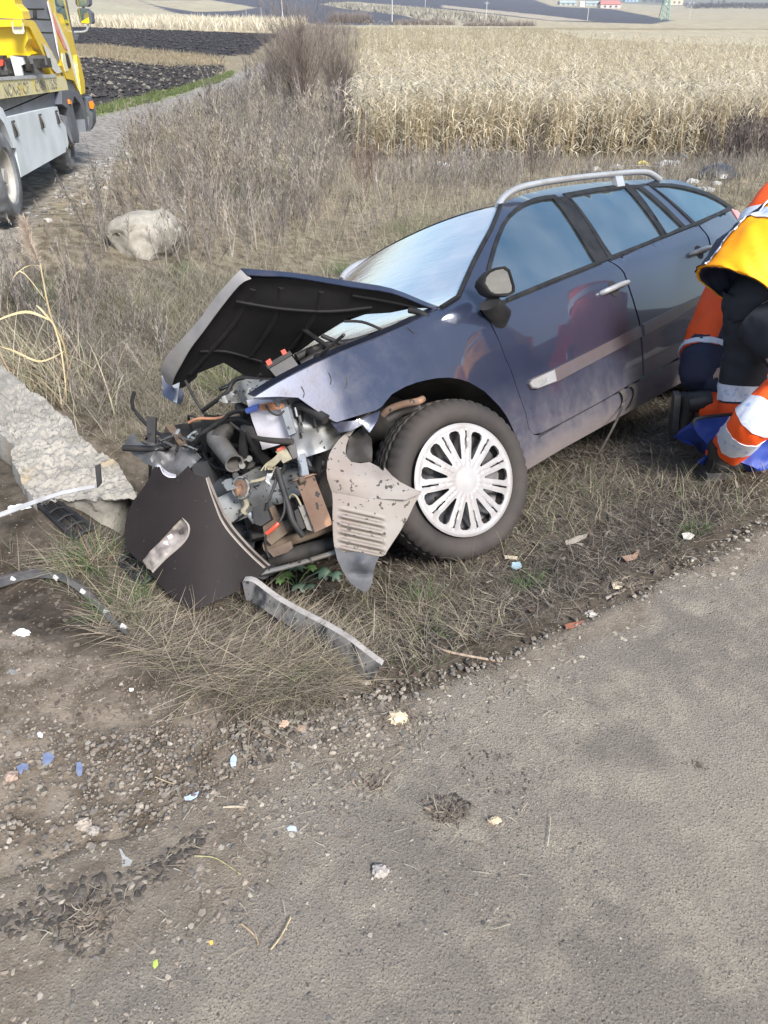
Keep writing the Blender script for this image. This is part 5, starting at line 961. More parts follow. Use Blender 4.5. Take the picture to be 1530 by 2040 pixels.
# ------------------------------------------------------------------ vegetation
def veg_mat(name, tr=.25): return M(name, (0, 0, 0), (.75, .75, .75), 40, .8, vcol=True, trans=tr, spec=.25)
m_veg = veg_mat('dry grass and stems'); m_corn = veg_mat('dry corn leaves', .45); m_green = veg_mat('green grass', .3)
def ribbons(base, az, ln, lean, curve, width, cols, K=4, twist=None, flat=0.):
    """bent tapering blades: base (N,3)"""
    n = len(base); t = np.linspace(0, 1, K)[None, :]; az = az[:, None]; ln = ln[:, None]; lean = lean[:, None]; curve = curve[:, None]
    ang = lean + curve * t; st = 1. / (K - 1); h = np.concatenate([np.zeros((n, 1)), np.cumsum(np.sin(ang[:, 1:]) * st, 1)], 1) * ln; v = np.concatenate([np.zeros((n, 1)), np.cumsum(np.cos(ang[:, 1:]) * st, 1)], 1) * ln
    wob = (rng.random((n, 1)) - .5) * .8; a2 = az + wob * t
    P_ = np.stack([base[:, 0:1] + np.cos(a2) * h, base[:, 1:2] + np.sin(a2) * h, base[:, 2:3] + np.maximum(v, -h * 2)], -1)
    tw = (rng.random(n) * math.pi if twist is None else twist)[:, None]; w = (width[:, None] * (1 - t * .92)) * .5
    S = np.stack([np.cos(tw) * w, np.sin(tw) * w, np.zeros_like(w) + flat * w], -1); V = np.stack([P_ - S, P_ + S], 2).reshape(-1, 3)
    b = (np.arange(n) * 2 * K)[:, None, None]; k = (np.arange(K - 1) * 2)[None, :, None]; Fc = (b + k + np.array([0, 1, 3, 2])[None, None]).reshape(-1, 4)
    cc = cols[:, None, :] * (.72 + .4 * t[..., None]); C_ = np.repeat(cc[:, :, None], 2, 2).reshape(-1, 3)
    return V, Fc, C_
def join(parts):
    V, Fc, C_ = [], [], []; n = 0
    for a, b, c in parts: V.append(a); Fc.append(b + n); C_.append(c); n += len(a)
    return np.concatenate(V), np.concatenate(Fc), np.concatenate(C_)
def stuff(name, parts, mat): V, Fc, c = join(parts); return T(mesh(name, V, Fc, mat, None, 0, origin=np.zeros(3), cols=np.clip(c, 0, 1)), kind='stuff')
def in_car(q, m=.0):
    d = np.stack([q[:, 0], q[:, 1], H(q[:, 0], q[:, 1])], -1) - CT; l = d @ CR; return (np.abs(l[:, 1]) < .84 + m) & (l[:, 0] > -.55 - m) & (l[:, 0] < 4.1 + m)
def in_truck(q):
    d = q - TO_[:2]; x = d @ tr_[:2]; y = d @ tu[:2]; return (x < .75) & (x > -2.5) & (y > -1.5) & (y < 6)
_wall = [atz(a, b, -.1)[:2] for a, b in ((-400, 500), (0, 725), (250, 930), (285, 1000), (255, 1075), (120, 1060), (40, 990), (-10, 850), (-500, 640))]
def px_of(q): a, b = proj(np.stack([q[:, 0], q[:, 1], H(q[:, 0], q[:, 1])], -1)); return np.stack([a, b], -1)
track_px = [(-700, 700), (-300, 380), (186, 225), (330, 190), (440, 152), (520, 122), (560, 128), (480, 185), (345, 272), (260, 316), (130, 372), (60, 440), (-100, 640)]
dirt_px = [(300, 530), (420, 565), (540, 610), (600, 690), (430, 700), (350, 640), (300, 590)]
def pts(n, poly, dens=None, car_m=None, keep_track=False):
    q = scatter_px(n, poly, dens=dens); k = ~in_truck(q) & ~inpoly(_wall, q)
    if car_m is not None: k &= ~in_car(q, car_m)
    if not keep_track: k &= ~inpoly(track_px, px_of(q))
    q = q[k]; return np.stack([q[:, 0], q[:, 1], H(q[:, 0], q[:, 1]) - .005], -1)
def pick(n, pal, p=None, var=.35):
    pal = np.array(pal); g_ = pal.mean(1, keepdims=True); pal = pal * .82 + g_ * .18; return pal[rng.choice(len(pal), n, p=p)] * (1 - var / 2 + var * rng.random((n, 1)))
U = lambda n, a, b: a + (b - a) * rng.random(n)
def noise_d(s, k, lo=-.12, hi=.12, base=0.): return lambda x, y: np.clip(base + (fbm(x * s, y * s, 3, k) - lo) / (hi - lo), 0, 1)
GY, TN_, ST, GR, BR = (.185, .155, .125), (.33, .27, .175), (.48, .41, .27), (.13, .19, .05), (.14, .10, .075)
# matted dead grass on the verge round the wreck
verge = [(40, 1075), (0, 1140), (60, 1150), (180, 1220), (330, 1330), (430, 1420), (600, 1410), (740, 1380), (880, 1330), (1040, 1270), (1240, 1195), (1400, 1075), (1540, 1005), (1560, 850), (1300, 780), (1000, 900), (700, 900), (420, 1000), (250, 1050)]
q = pts(52000, verge, noise_d(2.2, 3, -.12, .12, .12)); n = len(q)
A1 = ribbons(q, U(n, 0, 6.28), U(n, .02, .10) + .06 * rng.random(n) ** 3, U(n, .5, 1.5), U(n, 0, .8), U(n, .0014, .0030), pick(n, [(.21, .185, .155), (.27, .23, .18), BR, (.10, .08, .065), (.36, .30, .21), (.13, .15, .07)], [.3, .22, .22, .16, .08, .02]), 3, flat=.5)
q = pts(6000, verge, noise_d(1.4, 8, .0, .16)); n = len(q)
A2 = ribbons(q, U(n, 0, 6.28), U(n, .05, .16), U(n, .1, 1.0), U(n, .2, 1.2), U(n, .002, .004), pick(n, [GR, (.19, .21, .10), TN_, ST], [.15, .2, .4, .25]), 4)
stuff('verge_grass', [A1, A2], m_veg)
q = pts(2600, verge, noise_d(1.8, 91, -.1, .2, .1)); n = len(q); q[:, 2] += .012
stuff('dead_leaves', [ribbons(q, U(n, 0, 6.28), U(n, .012, .04), U(n, 1.2, 1.6), U(n, -.6, .6), U(n, .006, .018), pick(n, [(.16, .11, .08), (.24, .18, .13), (.30, .26, .21), (.10, .08, .065), (.42, .36, .28)]), 3, flat=.3)], m_veg)
# flattened straw tussocks at the road edge
def straw(cx, cy, n, r, l0, l1, pal, az0=None, spread=3.14, lean=(.9, 1.5)):
    c = hit(cx, cy); a = U(n, 0, 6.28); rr = r * rng.random(n) ** .5; b = np.stack([c[0] + np.cos(a) * rr, c[1] + np.sin(a) * rr, np.zeros(n)], -1); b[:, 2] = H(b[:, 0], b[:, 1])
    az = a + rng.normal(0, .5, n) if az0 is None else az0 + rng.normal(0, spread, n); return ribbons(b, az, U(n, l0, l1), U(n, *lean), U(n, 0, .5), U(n, .0018, .004), pick(n, pal), 4, flat=.4)
SP = [(.38, .30, .215), (.28, .22, .165), (.46, .38, .27), (.18, .145, .11), (.24, .22, .12)]
def plain_at(i, V): return V
parts = [straw(a, b, n_, r, l0, l1, SP, az, sp) for a, b, n_, r, l0, l1, az, sp in [(420, 1330, 500, .12, .1, .26, -.5, .9), (480, 1290, 700, .15, .12, .3, -.6, .8), (520, 1350, 900, .13, .12, .28, -.5, 1.0), (570, 1310, 800, .13, .12, .3, -.9, 1.), (610, 1350, 700, .10, .1, .24, -1, 1.1), (330, 1290, 500, .12, .08, .22, -1, 1.4), (660, 1330, 350, .08, .08, .18, 0, 3), (260, 1240, 400, .12, .08, .2, 0, 3), (300, 1180, 300, .12, .06, .18, 0, 3), (870, 1230, 300, .10, .06, .18, 0, 3), (800, 1240, 250, .1, .06, .16, 0, 3), (980, 1200, 160, .08, .05, .14, 0, 3), (550, 1230, 300, .12, .08, .2, 0, 3), (960, 1250, 200, .1, .05, .12, 0, 3), (150, 1110, 350, .12, .08, .22, 0, 3)]]
stuff('flattened_straw', parts, m_veg)
# long grass in the ditch and behind the concrete
zd = [(0, 660), (60, 560), (260, 540), (430, 560), (560, 600), (640, 660), (620, 740), (480, 820), (300, 900), (230, 900), (140, 820), (60, 760)]
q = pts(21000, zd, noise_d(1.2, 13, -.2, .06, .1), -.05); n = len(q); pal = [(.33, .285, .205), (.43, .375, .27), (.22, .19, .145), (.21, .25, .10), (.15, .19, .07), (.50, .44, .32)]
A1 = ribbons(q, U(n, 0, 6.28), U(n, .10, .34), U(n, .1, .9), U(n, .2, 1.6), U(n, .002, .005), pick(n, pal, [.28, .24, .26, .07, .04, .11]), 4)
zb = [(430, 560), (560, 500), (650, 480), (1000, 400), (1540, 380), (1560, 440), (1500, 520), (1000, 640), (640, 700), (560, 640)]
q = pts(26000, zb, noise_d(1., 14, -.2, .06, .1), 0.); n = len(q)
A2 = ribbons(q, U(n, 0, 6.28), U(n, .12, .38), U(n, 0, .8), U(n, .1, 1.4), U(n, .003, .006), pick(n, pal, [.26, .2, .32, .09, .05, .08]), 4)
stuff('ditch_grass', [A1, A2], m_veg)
# tall tan grass on the bank beyond
zt = [(250, 520), (420, 480), (430, 380), (480, 260), (560, 200), (720, 235), (1000, 285), (1640, 300), (1700, 420), (1300, 420), (900, 470), (640, 540), (430, 570)]
q = pts(50000, zt, noise_d(.55, 15, -.2, .04, .22)); n = len(q); rr = np.hypot(q[:, 0], q[:, 1]); sc = np.clip(rr / 12, .8, 2.0); tall = .45 + .75 * np.clip(fbm(q[:, 0] * .5, q[:, 1] * .5, 3, 77) + .35, 0, 1) 
pal = [(.38, .32, .225), (.48, .41, .29), (.28, .235, .18), (.24, .26, .13), (.56, .49, .36), (.19, .16, .135)]
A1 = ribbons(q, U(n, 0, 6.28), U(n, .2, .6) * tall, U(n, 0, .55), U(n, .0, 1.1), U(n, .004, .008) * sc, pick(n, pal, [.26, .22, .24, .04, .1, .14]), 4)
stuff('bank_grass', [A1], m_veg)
# dry branching weeds
def weed_template(seed, h=1., nb=12, w=.005):
    r = np.random.default_rng(seed); parts = []
    def rib(p0, az, ln, lean, cur, w_, K): 
        global rng
        s = rng; rng = r; o = ribbons(np.array([p0]), np.array([az]), np.array([ln]), np.array([lean]), np.array([cur]), np.array([w_]), np.array([[1., 1, 1]]), K); rng = s; return o
    nst = r.integers(1, 4)
    for s_ in range(nst):
        az, ln, lean, cur = r.random() * 6.28, h * (.7 + .4 * r.random()), .25 * r.random() + .05, .3 * r.random() - .1
        parts.append(rib([0, 0, 0], az, ln, lean, cur, w * 1.5, 4))
        for i in range(nb):
            t = .25 + .7 * r.random(); hh = math.sin(lean + cur * t * .6) * ln * t; p = [math.cos(az) * hh, math.sin(az) * hh, ln * t * math.cos(lean + cur * t * .5)]; b = r.random() * 6.28; l2 = h * (.10 + .24 * r.random()) * (1.3 - t)
            parts.append(rib(p, b, l2, .45 + .5 * r.random(), -.5, w, 3))
            for j in range(2):
                u = .3 + .7 * r.random(); q_ = [p[0] + math.cos(b) * l2 * u * .55, p[1] + math.sin(b) * l2 * u * .55, p[2] + l2 * u * .7]; parts.append(rib(q_, b + r.normal(0, 1), l2 * .45, .3 + .6 * r.random(), 0, w * 1.3, 2))
    V, Fc, _ = join(parts); return V, Fc
weeds = [weed_template(100 + i, 1., 8, .0105) for i in range(8)]; weeds_m = [weed_template(250 + i, 1., 8, .0135) for i in range(6)]; weeds_t = [weed_template(200 + i, 1., 7, .018) for i in range(5)]
def plant_field(name, tmpl, q, s0, s1, pal, mat=m_veg, tilt=.15, p=None, extra=()):
    n = len(q); V, Fc, c = replicate(tmpl, q, U(n, 0, 6.28), U(n, s0, s1), rng.integers(0, len(tmpl), n), pick(n, pal, p), tilt=rng.normal(0, tilt, (n, 2))); return stuff(name, [(V, Fc, c)] + list(extra), mat)
WP = [(.24, .21, .185), (.17, .15, .14), (.31, .27, .235), (.25, .20, .155), (.40, .35, .29)]
zw = [(-30, 700), (-60, 500), (60, 420), (200, 330), (340, 255), (470, 200), (560, 190), (650, 300), (650, 420), (560, 520), (430, 530), (370, 540), (250, 525), (200, 620), (180, 720), (90, 760)]
q1 = pts(4300, zw, noise_d(.8, 23, -.25, -.05, .45), .2); rq = np.hypot(q1[:, 0], q1[:, 1]); plant_field('dry_weeds', weeds, q1[rq < 12], .38, .92, WP); plant_field('dry_weeds', weeds_m, q1[rq >= 12], .5, 1.15, WP + [(.36, .30, .22), (.30, .27, .17)])
q5 = pts(520, [(600, 250), (740, 300), (1100, 320), (1100, 370), (860, 400), (640, 430), (560, 400)], noise_d(.5, 49, -.2, .1, .2)); plant_field('dry_weeds', weeds_m, q5, .4, .95, WP + [(.36, .30, .22)])
q1 = pts(260, [(150, 560), (330, 640), (320, 780), (210, 850), (130, 800), (80, 740)], None, .1); plant_field('dry_weeds', weeds, q1, .22, .42, WP)
q2 = pts(600, [(560, 500), (640, 540), (900, 440), (1540, 400), (1540, 330), (900, 350), (600, 420)], noise_d(.6, 29, -.05, .1), .3); plant_field('dry_weeds', weeds, q2, .3, .7, WP)
# tall weed and bush belt beside the corn
zbt = [(400, 300), (470, 200), (545, 105), (560, 70), (700, 62), (716, 120), (735, 240), (760, 310), (700, 330), (600, 300), (500, 310)]
q3 = pts(1500, zbt, None); plant_field('tall_dry_weeds', weeds_t, q3, .9, 2.1, [(.24, .205, .18), (.33, .28, .24), (.18, .15, .135), (.40, .34, .26)])
zcf = [(690, 235), (735, 243), (1000, 283), (1250, 290), (1640, 294), (1640, 322), (1240, 314), (980, 308), (740, 300), (690, 290)]
q4 = pts(1700, zcf, None); plant_field('tall_dry_weeds', weeds_t, q4, .8, 1.75, [(.17, .13, .115), (.23, .18, .15), (.13, .105, .095), (.32, .255, .19)])
# corn
def corn_template(seed):
    r = np.random.default_rng(seed); global rng; s = rng; rng = r; P_ = []
    P_.append(ribbons(np.zeros((1, 3)), np.array([r.random() * 6]), np.array([2.0]), np.array([.06 * r.random()]), np.array([.05]), np.array([.035]), np.array([[.8, .74, .62]]), 3, twist=np.array([0.]))); P_.append(ribbons(np.zeros((1, 3)), np.array([0.]), np.array([2.0]), np.array([.03]), np.array([.05]), np.array([.035]), np.array([[.8, .74, .62]]), 3, twist=np.array([1.57])))
    n = 15; h = np.linspace(.25, 1.95, n) + r.normal(0, .04, n); P_.append(ribbons(np.stack([r.normal(0, .02, n), r.normal(0, .02, n), h], -1), r.random(n) * 6.28, .45 + .35 * r.random(n), .15 + .5 * r.random(n), 1.5 + 1.2 * r.random(n), 0.035 + .03 * r.random(n), np.clip(np.array([[1., 1, 1]]) * (.78 + .45 * r.random((n, 1))), 0, 1.25), 4))
    rng = s; V, Fc, c = join(P_); return V, Fc, c
ct = [corn_template(300 + i) for i in range(7)]; CTM = [(a, b) for a, b, _ in ct]; CTC = [c for *_, c in ct]
def corn(name, q, s0, s1, pal):
    n = len(q); w = rng.integers(0, 7, n); V, Fc, c = replicate(CTM, q, U(n, 0, 6.28), U(n, s0, s1), w, pick(n, pal, None, .45), tilt=rng.normal(0, .07, (n, 2)), tcols=CTC); stuff(name, [(V, Fc, c)], m_corn)
CP = [(.84, .73, .52), (.76, .65, .44), (.90, .81, .62), (.66, .56, .38), (.80, .71, .54)]
def corn_pts(n, y0, y1):
    y = y0 + (y1 - y0) * rng.random(n); yl = 24.6 + .0 * y; x = rng.random(n) * (.62 * y + 2.2) - .9 - .02 * (y - 25); yy = y + .06 * x * (y < 34); r_ = np.round(yy / .75) * .75 + rng.normal(0, .05, n); return np.stack([x, r_, H(x, r_) - .02], -1)
corn('corn_field', corn_pts(1100, 25, 29), .86, 1.08, CP); corn('corn_field', corn_pts(1500, 29, 40), .86, 1.1, CP); corn('corn_field', corn_pts(1600, 40, 70), .95, 1.15, CP); corn('corn_field', corn_pts(1100, 70, 135), 1.0, 1.25, CP)
# far stands of corn seen as bright fringes
def fringe(poly, n, h0, h1, w, pal):
    q = scatter_px(n, poly); n = len(q); b = np.stack([q[:, 0], q[:, 1], H(q[:, 0], q[:, 1])], -1); stuff('far_crop', [ribbons(b, U(n, 0, 6.28), U(n, h0, h1), U(n, 0, .3), U(n, 0, 1), np.full(n, w), pick(n, pal), 3)], m_corn)
fringe([(60, 40), (130, 38), (560, 44), (600, 58), (470, 63), (130, 52), (60, 52)], 5000, 1.2, 2.4, .35, CP)
fringe([(140, 92), (300, 101), (430, 114), (440, 133), (300, 132), (160, 112)], 6000, .15, .45, .06, [(.36, .29, .18), (.44, .36, .23)])
fringe([(186, 216), (330, 182), (430, 152), (465, 142), (450, 158), (330, 196), (186, 232)], 6000, .06, .2, .035, [(.20, .26, .07), (.15, .20, .06), (.28, .3, .12)])
fringe([(650, 9), (700, 8), (850, 19), (1000, 37), (1010, 44), (880, 46), (800, 32), (690, 18)], 1200, 1.5, 2.5, 1.2, [(.5, .45, .34), (.4, .36, .28)])
# green tufts one can tell apart
def tuft(px, py, n, r, l0, l1, label, pal, nm='grass_tuft', w=(.003, .006), lean=(.1, 1.1), cat='grass tuft'):
    c = hit(px, py); a = U(n, 0, 6.28); rr = r * rng.random(n) ** .6; b = np.stack([c[0] + np.cos(a) * rr, c[1] + np.sin(a) * rr, np.zeros(n)], -1); b[:, 2] = H(b[:, 0], b[:, 1])
    V, Fc, cc = ribbons(b, a + rng.normal(0, .4, n), U(n, l0, l1), U(n, *lean), U(n, .2, 1.4), U(n, *w), pick(n, pal), 5); o = mesh(nm, V, Fc, m_green, None, 0, origin=c, cols=cc); return T(o, label, cat)
G1 = [(.07, .17, .035), (.10, .22, .05), (.14, .26, .07), (.06, .13, .03)]
tuft(65, 600, 320, .16, .12, .34, 'dark green grass tuft below the reed plume at the left edge', G1); tuft(112, 592, 160, .10, .10, .26, 'smaller green grass tuft just right of the dark green one, near the reed stem', G1)
tuft(690, 545, 260, .22, .12, .3, 'bright green grass patch behind the raised bonnet', G1); tuft(370, 548, 120, .14, .08, .2, 'low green tuft on the bare dirt below the boulder', G1)
tuft(290, 640, 420, .22, .15, .42, 'rounded yellow-green grass hummock left of the raised bonnet', [(.30, .30, .13), (.38, .35, .2), (.22, .25, .09)]); tuft(450, 765, 420, .20, .12, .34, 'yellow-green grass clump seen under the raised bonnet', [(.26, .29, .11), (.36, .34, .18), (.18, .24, .07)])
tuft(1060, 1170, 90, .05, .05, .12, 'small green tuft on the verge right of the wheel', G1, w=(.002, .004)); tuft(840, 1200, 70, .04, .06, .14, 'thin green and tan tuft on the verge below the wheel', G1 + [(.4, .35, .2)], w=(.002, .004)); tuft(1385, 1058, 60, .04, .03, .08, 'small green tuft near the asphalt edge at the right', G1, w=(.002, .004))
tuft(190, 1120, 160, .08, .08, .22, 'green and straw tuft at the foot of the concrete block', G1 + [(.4, .34, .2), (.42, .3, .16)], w=(.003, .005)); tuft(250, 1215, 120, .08, .08, .18, 'green tuft left of the torn bumper corner', G1 + [(.4, .34, .2)], w=(.003, .005))
tuft(480, 300, 700, .8, .3, .75, 'grey-green grass mound among the weeds in the middle distance', [(.26, .31, .20), (.34, .36, .25), (.3, .28, .18)], w=(.008, .014)); tuft(640, 330, 400, .7, .2, .45, 'pale green grass mound left of the thin sapling, behind the bonnet', [(.24, .30, .14), (.32, .33, .18)], w=(.007, .012)); tuft(830, 470, 420, .5, .15, .38, 'green grass patch on the bank right behind the windscreen', [(.17, .24, .08), (.26, .30, .14), (.3, .27, .15)], w=(.004, .007)); tuft(500, 400, 500, .5, .2, .5, 'green grass mound among the grey weeds', [(.20, .27, .09), (.3, .32, .16)], w=(.006, .01))
# pale reed clump and reed with plume
c = hit(120, 790); n = 420; b = np.stack([c[0] + rng.normal(0, .20, n) - .10, c[1] + rng.normal(0, .16, n) + .05, np.zeros(n)], -1); b[:, 2] = H(b[:, 0], b[:, 1])
k = ~inpoly(_wall, b[:, :2]); b = b[k]; n = len(b)
V, Fc, cc = ribbons(b, 2.6 + rng.normal(0, .9, n), U(n, .3, .75), U(n, .05, .5), U(n, .5, 2.0), U(n, .005, .012), pick(n, [(.52, .45, .30), (.62, .54, .38), (.40, .33, .21), (.35, .36, .2), (.48, .36, .22)]), 7)
T(mesh('reed_clump', V, Fc, m_veg, None, 0, cols=cc), 'clump of pale bent reed leaves rising behind the concrete block', 'reeds')
b0 = hit(140, 770); rd = empty('plume_reed', b0, 'tall dry reed with a feathery pinkish beige plume, at the left edge', 'reed')
D_ = float((b0 - C0) @ FW)
st = [(140, 770, D_), (128, 690, D_ - .25), (104, 640, D_ - .4), (92, 590, D_ - .5), (80, 525, D_ - .6)]
m_reed = M('dry reed stem', (.52, .42, .24), (.40, .31, .17), 12, .6); ptube('stem', st, .006, m_reed, rd, rr=[.008, .007, .006, .004])
for P_, w_ in (([(104, 640), (60, 622), (20, 628), (-30, 650)], .02), ([(104, 640), (120, 690), (130, 760), (132, 800)], .022), ([(92, 600), (40, 540), (15, 590), (20, 640)], .008), ([(84, 530), (55, 530), (28, 552), (14, 590)], .009), ([(110, 650), (85, 620), (72, 608)], .016), ([(128, 700), (80, 720), (30, 700), (0, 690)], .014)):
    a = smoothpoly([atd(x, y, D_ - .45) for x, y in P_], False, 5); m = len(a); w2 = w_ * .5 * np.sin(np.linspace(.3, 3.0, m))[:, None]; s_ = np.array([.3, .5, .8]); b = MB(); b.add(list(a - s_ * w2) + list(a + s_ * w2), [(i, i + 1, m + i + 1, m + i) for i in range(m - 1)]); b.build('reed_leaf', m_reed, rd, 60)
n = 1500; t = rng.random(n); ax = smoothpoly([atd(*p) for p in ((80, 527, D_ - .6), (64, 490, D_ - .62), (52, 450, D_ - .64), (47, 426, D_ - .65))], False, 8); p = np.stack([np.interp(t, np.linspace(0, 1, len(ax)), ax[:, k]) for k in range(3)], -1)
w_ = np.sin(np.clip(t * 1.05 + .12, 0, 1) * math.pi) ** .7 * .12 + .01
V, Fc, cc = ribbons(p, np.pi + rng.normal(0, 1.0, n), U(n, .4, 1.1) * w_, U(n, -.1, .9), U(n, .2, 1.4), U(n, .002, .0035), pick(n, [(.52, .38, .28), (.62, .48, .36), (.72, .62, .48)]), 4); mesh('plume', V, Fc, m_veg, rd, 0, cols=cc)
# leafless bushes
def bush(px, py, h, n1, spread, label, col, seed, w=.02, far=1.):
    r = np.random.default_rng(seed); c = hit(px, py); e = empty('bare_bush', c, label, 'bush'); parts = []; st = []
    for i in range(n1): st.append((c + r.normal(0, .08 * spread, 3) * [1, 1, 0], r.random() * 6.28, h * (.6 + .45 * r.random()), r.random() * .55 * spread, r.normal(0, .15), w))
    def run(L_, K): 
        return ribbons(np.array([x[0] for x in L_]), np.array([x[1] for x in L_]), np.array([x[2] for x in L_]), np.array([x[3] for x in L_]), np.array([x[4] for x in L_]), np.array([x[5] for x in L_]), np.tile(col, (len(L_), 1)) * (.7 + .6 * r.random((len(L_), 1))), K)
    V0, F0, c0 = run(st, 5); mesh('stems', V0, F0, m_veg, e, 0, cols=c0)
    tw = []; 
    for (p, az, ln, le, cu, w_) in st:
        for j in range(16):
            t = .2 + .75 * r.random(); a = le + cu * t * .5; q = p + np.array([math.cos(az) * math.sin(a), math.sin(az) * math.sin(a), math.cos(a)]) * ln * t; b2 = az + r.normal(0, 1.2); l2 = ln * .35 * (1.2 - t) + .08; le2 = le + .2 + .4 * r.random(); tw.append((q, b2, l2, le2, -.2, w_ * .6))
            for k in range(4): u = .25 + .75 * r.random(); q2 = q + np.array([math.cos(b2) * math.sin(le2), math.sin(b2) * math.sin(le2), math.cos(le2)]) * l2 * u; tw.append((q2, b2 + r.normal(0, 1.2), l2 * .5, le2 + r.normal(0, .4), 0, w_ * .45))
    V0, F0, c0 = run(tw, 3); T(mesh('twigs', V0, F0, m_veg, e, 0, cols=c0), kind='stuff'); return e
bush(605, 230, 5.2, 55, 1.1, 'tall leafless reddish-brown bush between the track and the corn field', (.27, .22, .19), 1, .03)
bush(548, 200, 3.4, 34, 1.1, 'lower bare grey bush beside the dirt track, left of the tall one', (.21, .175, .15), 2, .022); bush(678, 226, 3.3, 40, .9, 'bare grey bush at the corner of the corn field', (.20, .165, .145), 3, .022)
bush(1060, 375, 1.75, 6, .5, 'thin leafless sapling standing behind the car roof', (.15, .12, .10), 4, .012); bush(735, 400, 1.1, 9, .9, 'low reddish bare shrub behind the bonnet', (.22, .15, .11), 5, .009)
# lobed green weed by the bumper
c = hit(590, 1170); lw = empty('lobed_weed', c, 'low green plant with lobed grey-green leaves below the broken front end', 'weed')
m_leaf = M('fresh green leaf', (.13, .27, .08), (.22, .36, .13), 12, .5, bump=.001, bsc=60, trans=.2); m_leaf2 = M('grey green leaf', (.12, .21, .15), (.2, .3, .22), 12, .5, bump=.001, bsc=60, trans=.2)
for i, (a, b, s_, rot, mt) in enumerate([(572, 1158, .042, 2.2, m_leaf), (592, 1142, .040, 1.6, m_leaf2), (621, 1145, .028, 1.2, m_leaf), (643, 1150, .050, .5, m_leaf2), (600, 1178, .044, 4.6, m_leaf2), (618, 1180, .030, 5.2, m_leaf2), (668, 1158, .034, .1, m_leaf2), (560, 1170, .026, 2.9, m_leaf)]):
    p = hit(a, b) + [0, 0, .025]; q = []
    for k in range(26): th = 2 * math.pi * k / 26; r_ = s_ * (.62 + .38 * abs(math.cos(th / 2)) + .22 * math.cos(th * 6.0 + i)) ; q.append((r_ * math.cos(th) * .75, r_ * math.sin(th)))
    ca, sa = math.cos(rot), math.sin(rot)
    V, Fc = sheet(q, lambda x, y: p + np.array([x * ca - y * sa, x * sa + y * ca, .018 - 14 * (x * x + y * y) + .006 * math.sin(80 * x)]), .012, .0012, toward=p + [0, 0, 5]); mesh('leaf', V, Fc, mt, lw, 60)
    o = MB(); o.tube([c, (c + p) / 2 + [0, 0, .02], p + [0, 0, .015]], .0022, 5); o.build('leaf_stalk', mt, lw, 60)
# ------------------------------------------------------------------ two rescue workers
def skin_body(name, J, E_, R_, mat, parent):
    """one continuous body grown round a skeleton of joints"""
    names = list(J); me = bpy.data.meshes.new(name); M_ = np.linalg.inv(MW[parent.name]); V = [tuple(M_[:3, :3] @ np.asarray(J[k]) + M_[:3, 3]) for k in names]
    me.from_pydata(V, [(names.index(a), names.index(b)) for a, b in E_], []); o = bpy.data.objects.new(name, me); COL.objects.link(o); o.parent = parent; MW[o.name] = MW[parent.name]
    m = o.modifiers.new('skin', 'SKIN'); m.use_smooth_shade = True; ly = me.skin_vertices[0].data
    for i, k in enumerate(names): r = R_.get(k, .04); ly[i].radius = (r, r); ly[i].use_root = (k == 'pelvis')
    s = o.modifiers.new('sub', 'SUBSURF'); s.levels = 2; s.render_levels = 2
    dg = bpy.context.evaluated_depsgraph_get(); m2 = bpy.data.meshes.new_from_object(o.evaluated_get(dg)); o.modifiers.clear(); o.data = m2; m2.materials.clear(); m2.materials.append(mat); return o
def loft(name, path, rad, mat, par, a0=-180, a1=180, t0=0, t1=1, off=0, n=32, wr=.0, sq=1., thick=.006, k=8, seed=1, world=True, fs=9.):
    Q = smoothpoly(path, False, k); m = len(Q); R_ = np.interp(np.linspace(0, 1, m), np.linspace(0, 1, len(rad)), rad)
    i0, i1 = t0 * (m - 1), t1 * (m - 1); ts = np.unique(np.concatenate([[i0], np.arange(math.ceil(i0), math.floor(i1) + 1), [i1]])); A_ = np.radians(np.linspace(a0, a1, n)); rows = []
    for t in ts:
        c = np.array([np.interp(t, range(m), Q[:, j]) for j in range(3)]); i = int(min(m - 2, max(0, math.floor(t)))); d = Q[min(i + 2, m - 1)] - Q[max(i - 1, 0)]; d /= np.linalg.norm(d); a = -FW - d * (-FW @ d); a /= np.linalg.norm(a); b = np.cross(d, a); r = np.interp(t, range(m), R_) + off
        f = 1 + wr * 3.4 * fbm(t * fs / m + seed * 7 + np.sin(A_) * 1.1, np.cos(A_) * 1.6 + t * 3. / m, 3, seed) - wr * 4.5 * np.abs(fbm(t * fs * 1.6 / m + seed * 3 + np.sin(A_) * 2.6 + np.cos(A_) * 1.3, np.cos(A_) * 2.2, 3, seed + 20))
        rows.append(c + (r * f * np.cos(A_) * sq)[:, None] * a + (r * f * np.sin(A_))[:, None] * b)
    rows = np.array(rows); cen = rows.mean(1, keepdims=True); inn = rows + (cen - rows) / (np.linalg.norm(cen - rows, axis=2, keepdims=True) + 1e-9) * thick; L_ = len(ts); V = np.concatenate([rows.reshape(-1, 3), inn.reshape(-1, 3)]); N_ = L_ * n; Fc = []
    for i in range(L_ - 1):
        for j in range(n - 1): q = i * n + j; Fc += [(q, q + 1, q + n + 1, q + n), (N_ + q, N_ + q + n, N_ + q + n + 1, N_ + q + 1)]
        for j in (0, n - 1): q = i * n + j; Fc.append((q, q + n, N_ + q + n, N_ + q))
    for i in (0, L_ - 1):
        for j in range(n - 1): q = i * n + j; Fc.append((q, N_ + q, N_ + q + 1, q + 1))
    return mesh(name, V, Fc, mat, par, 70)
def cloth(name, c1, c2, rough=.7): return M(name, c1, c2, 5, rough, bump=.006, bsc=11, det=3)
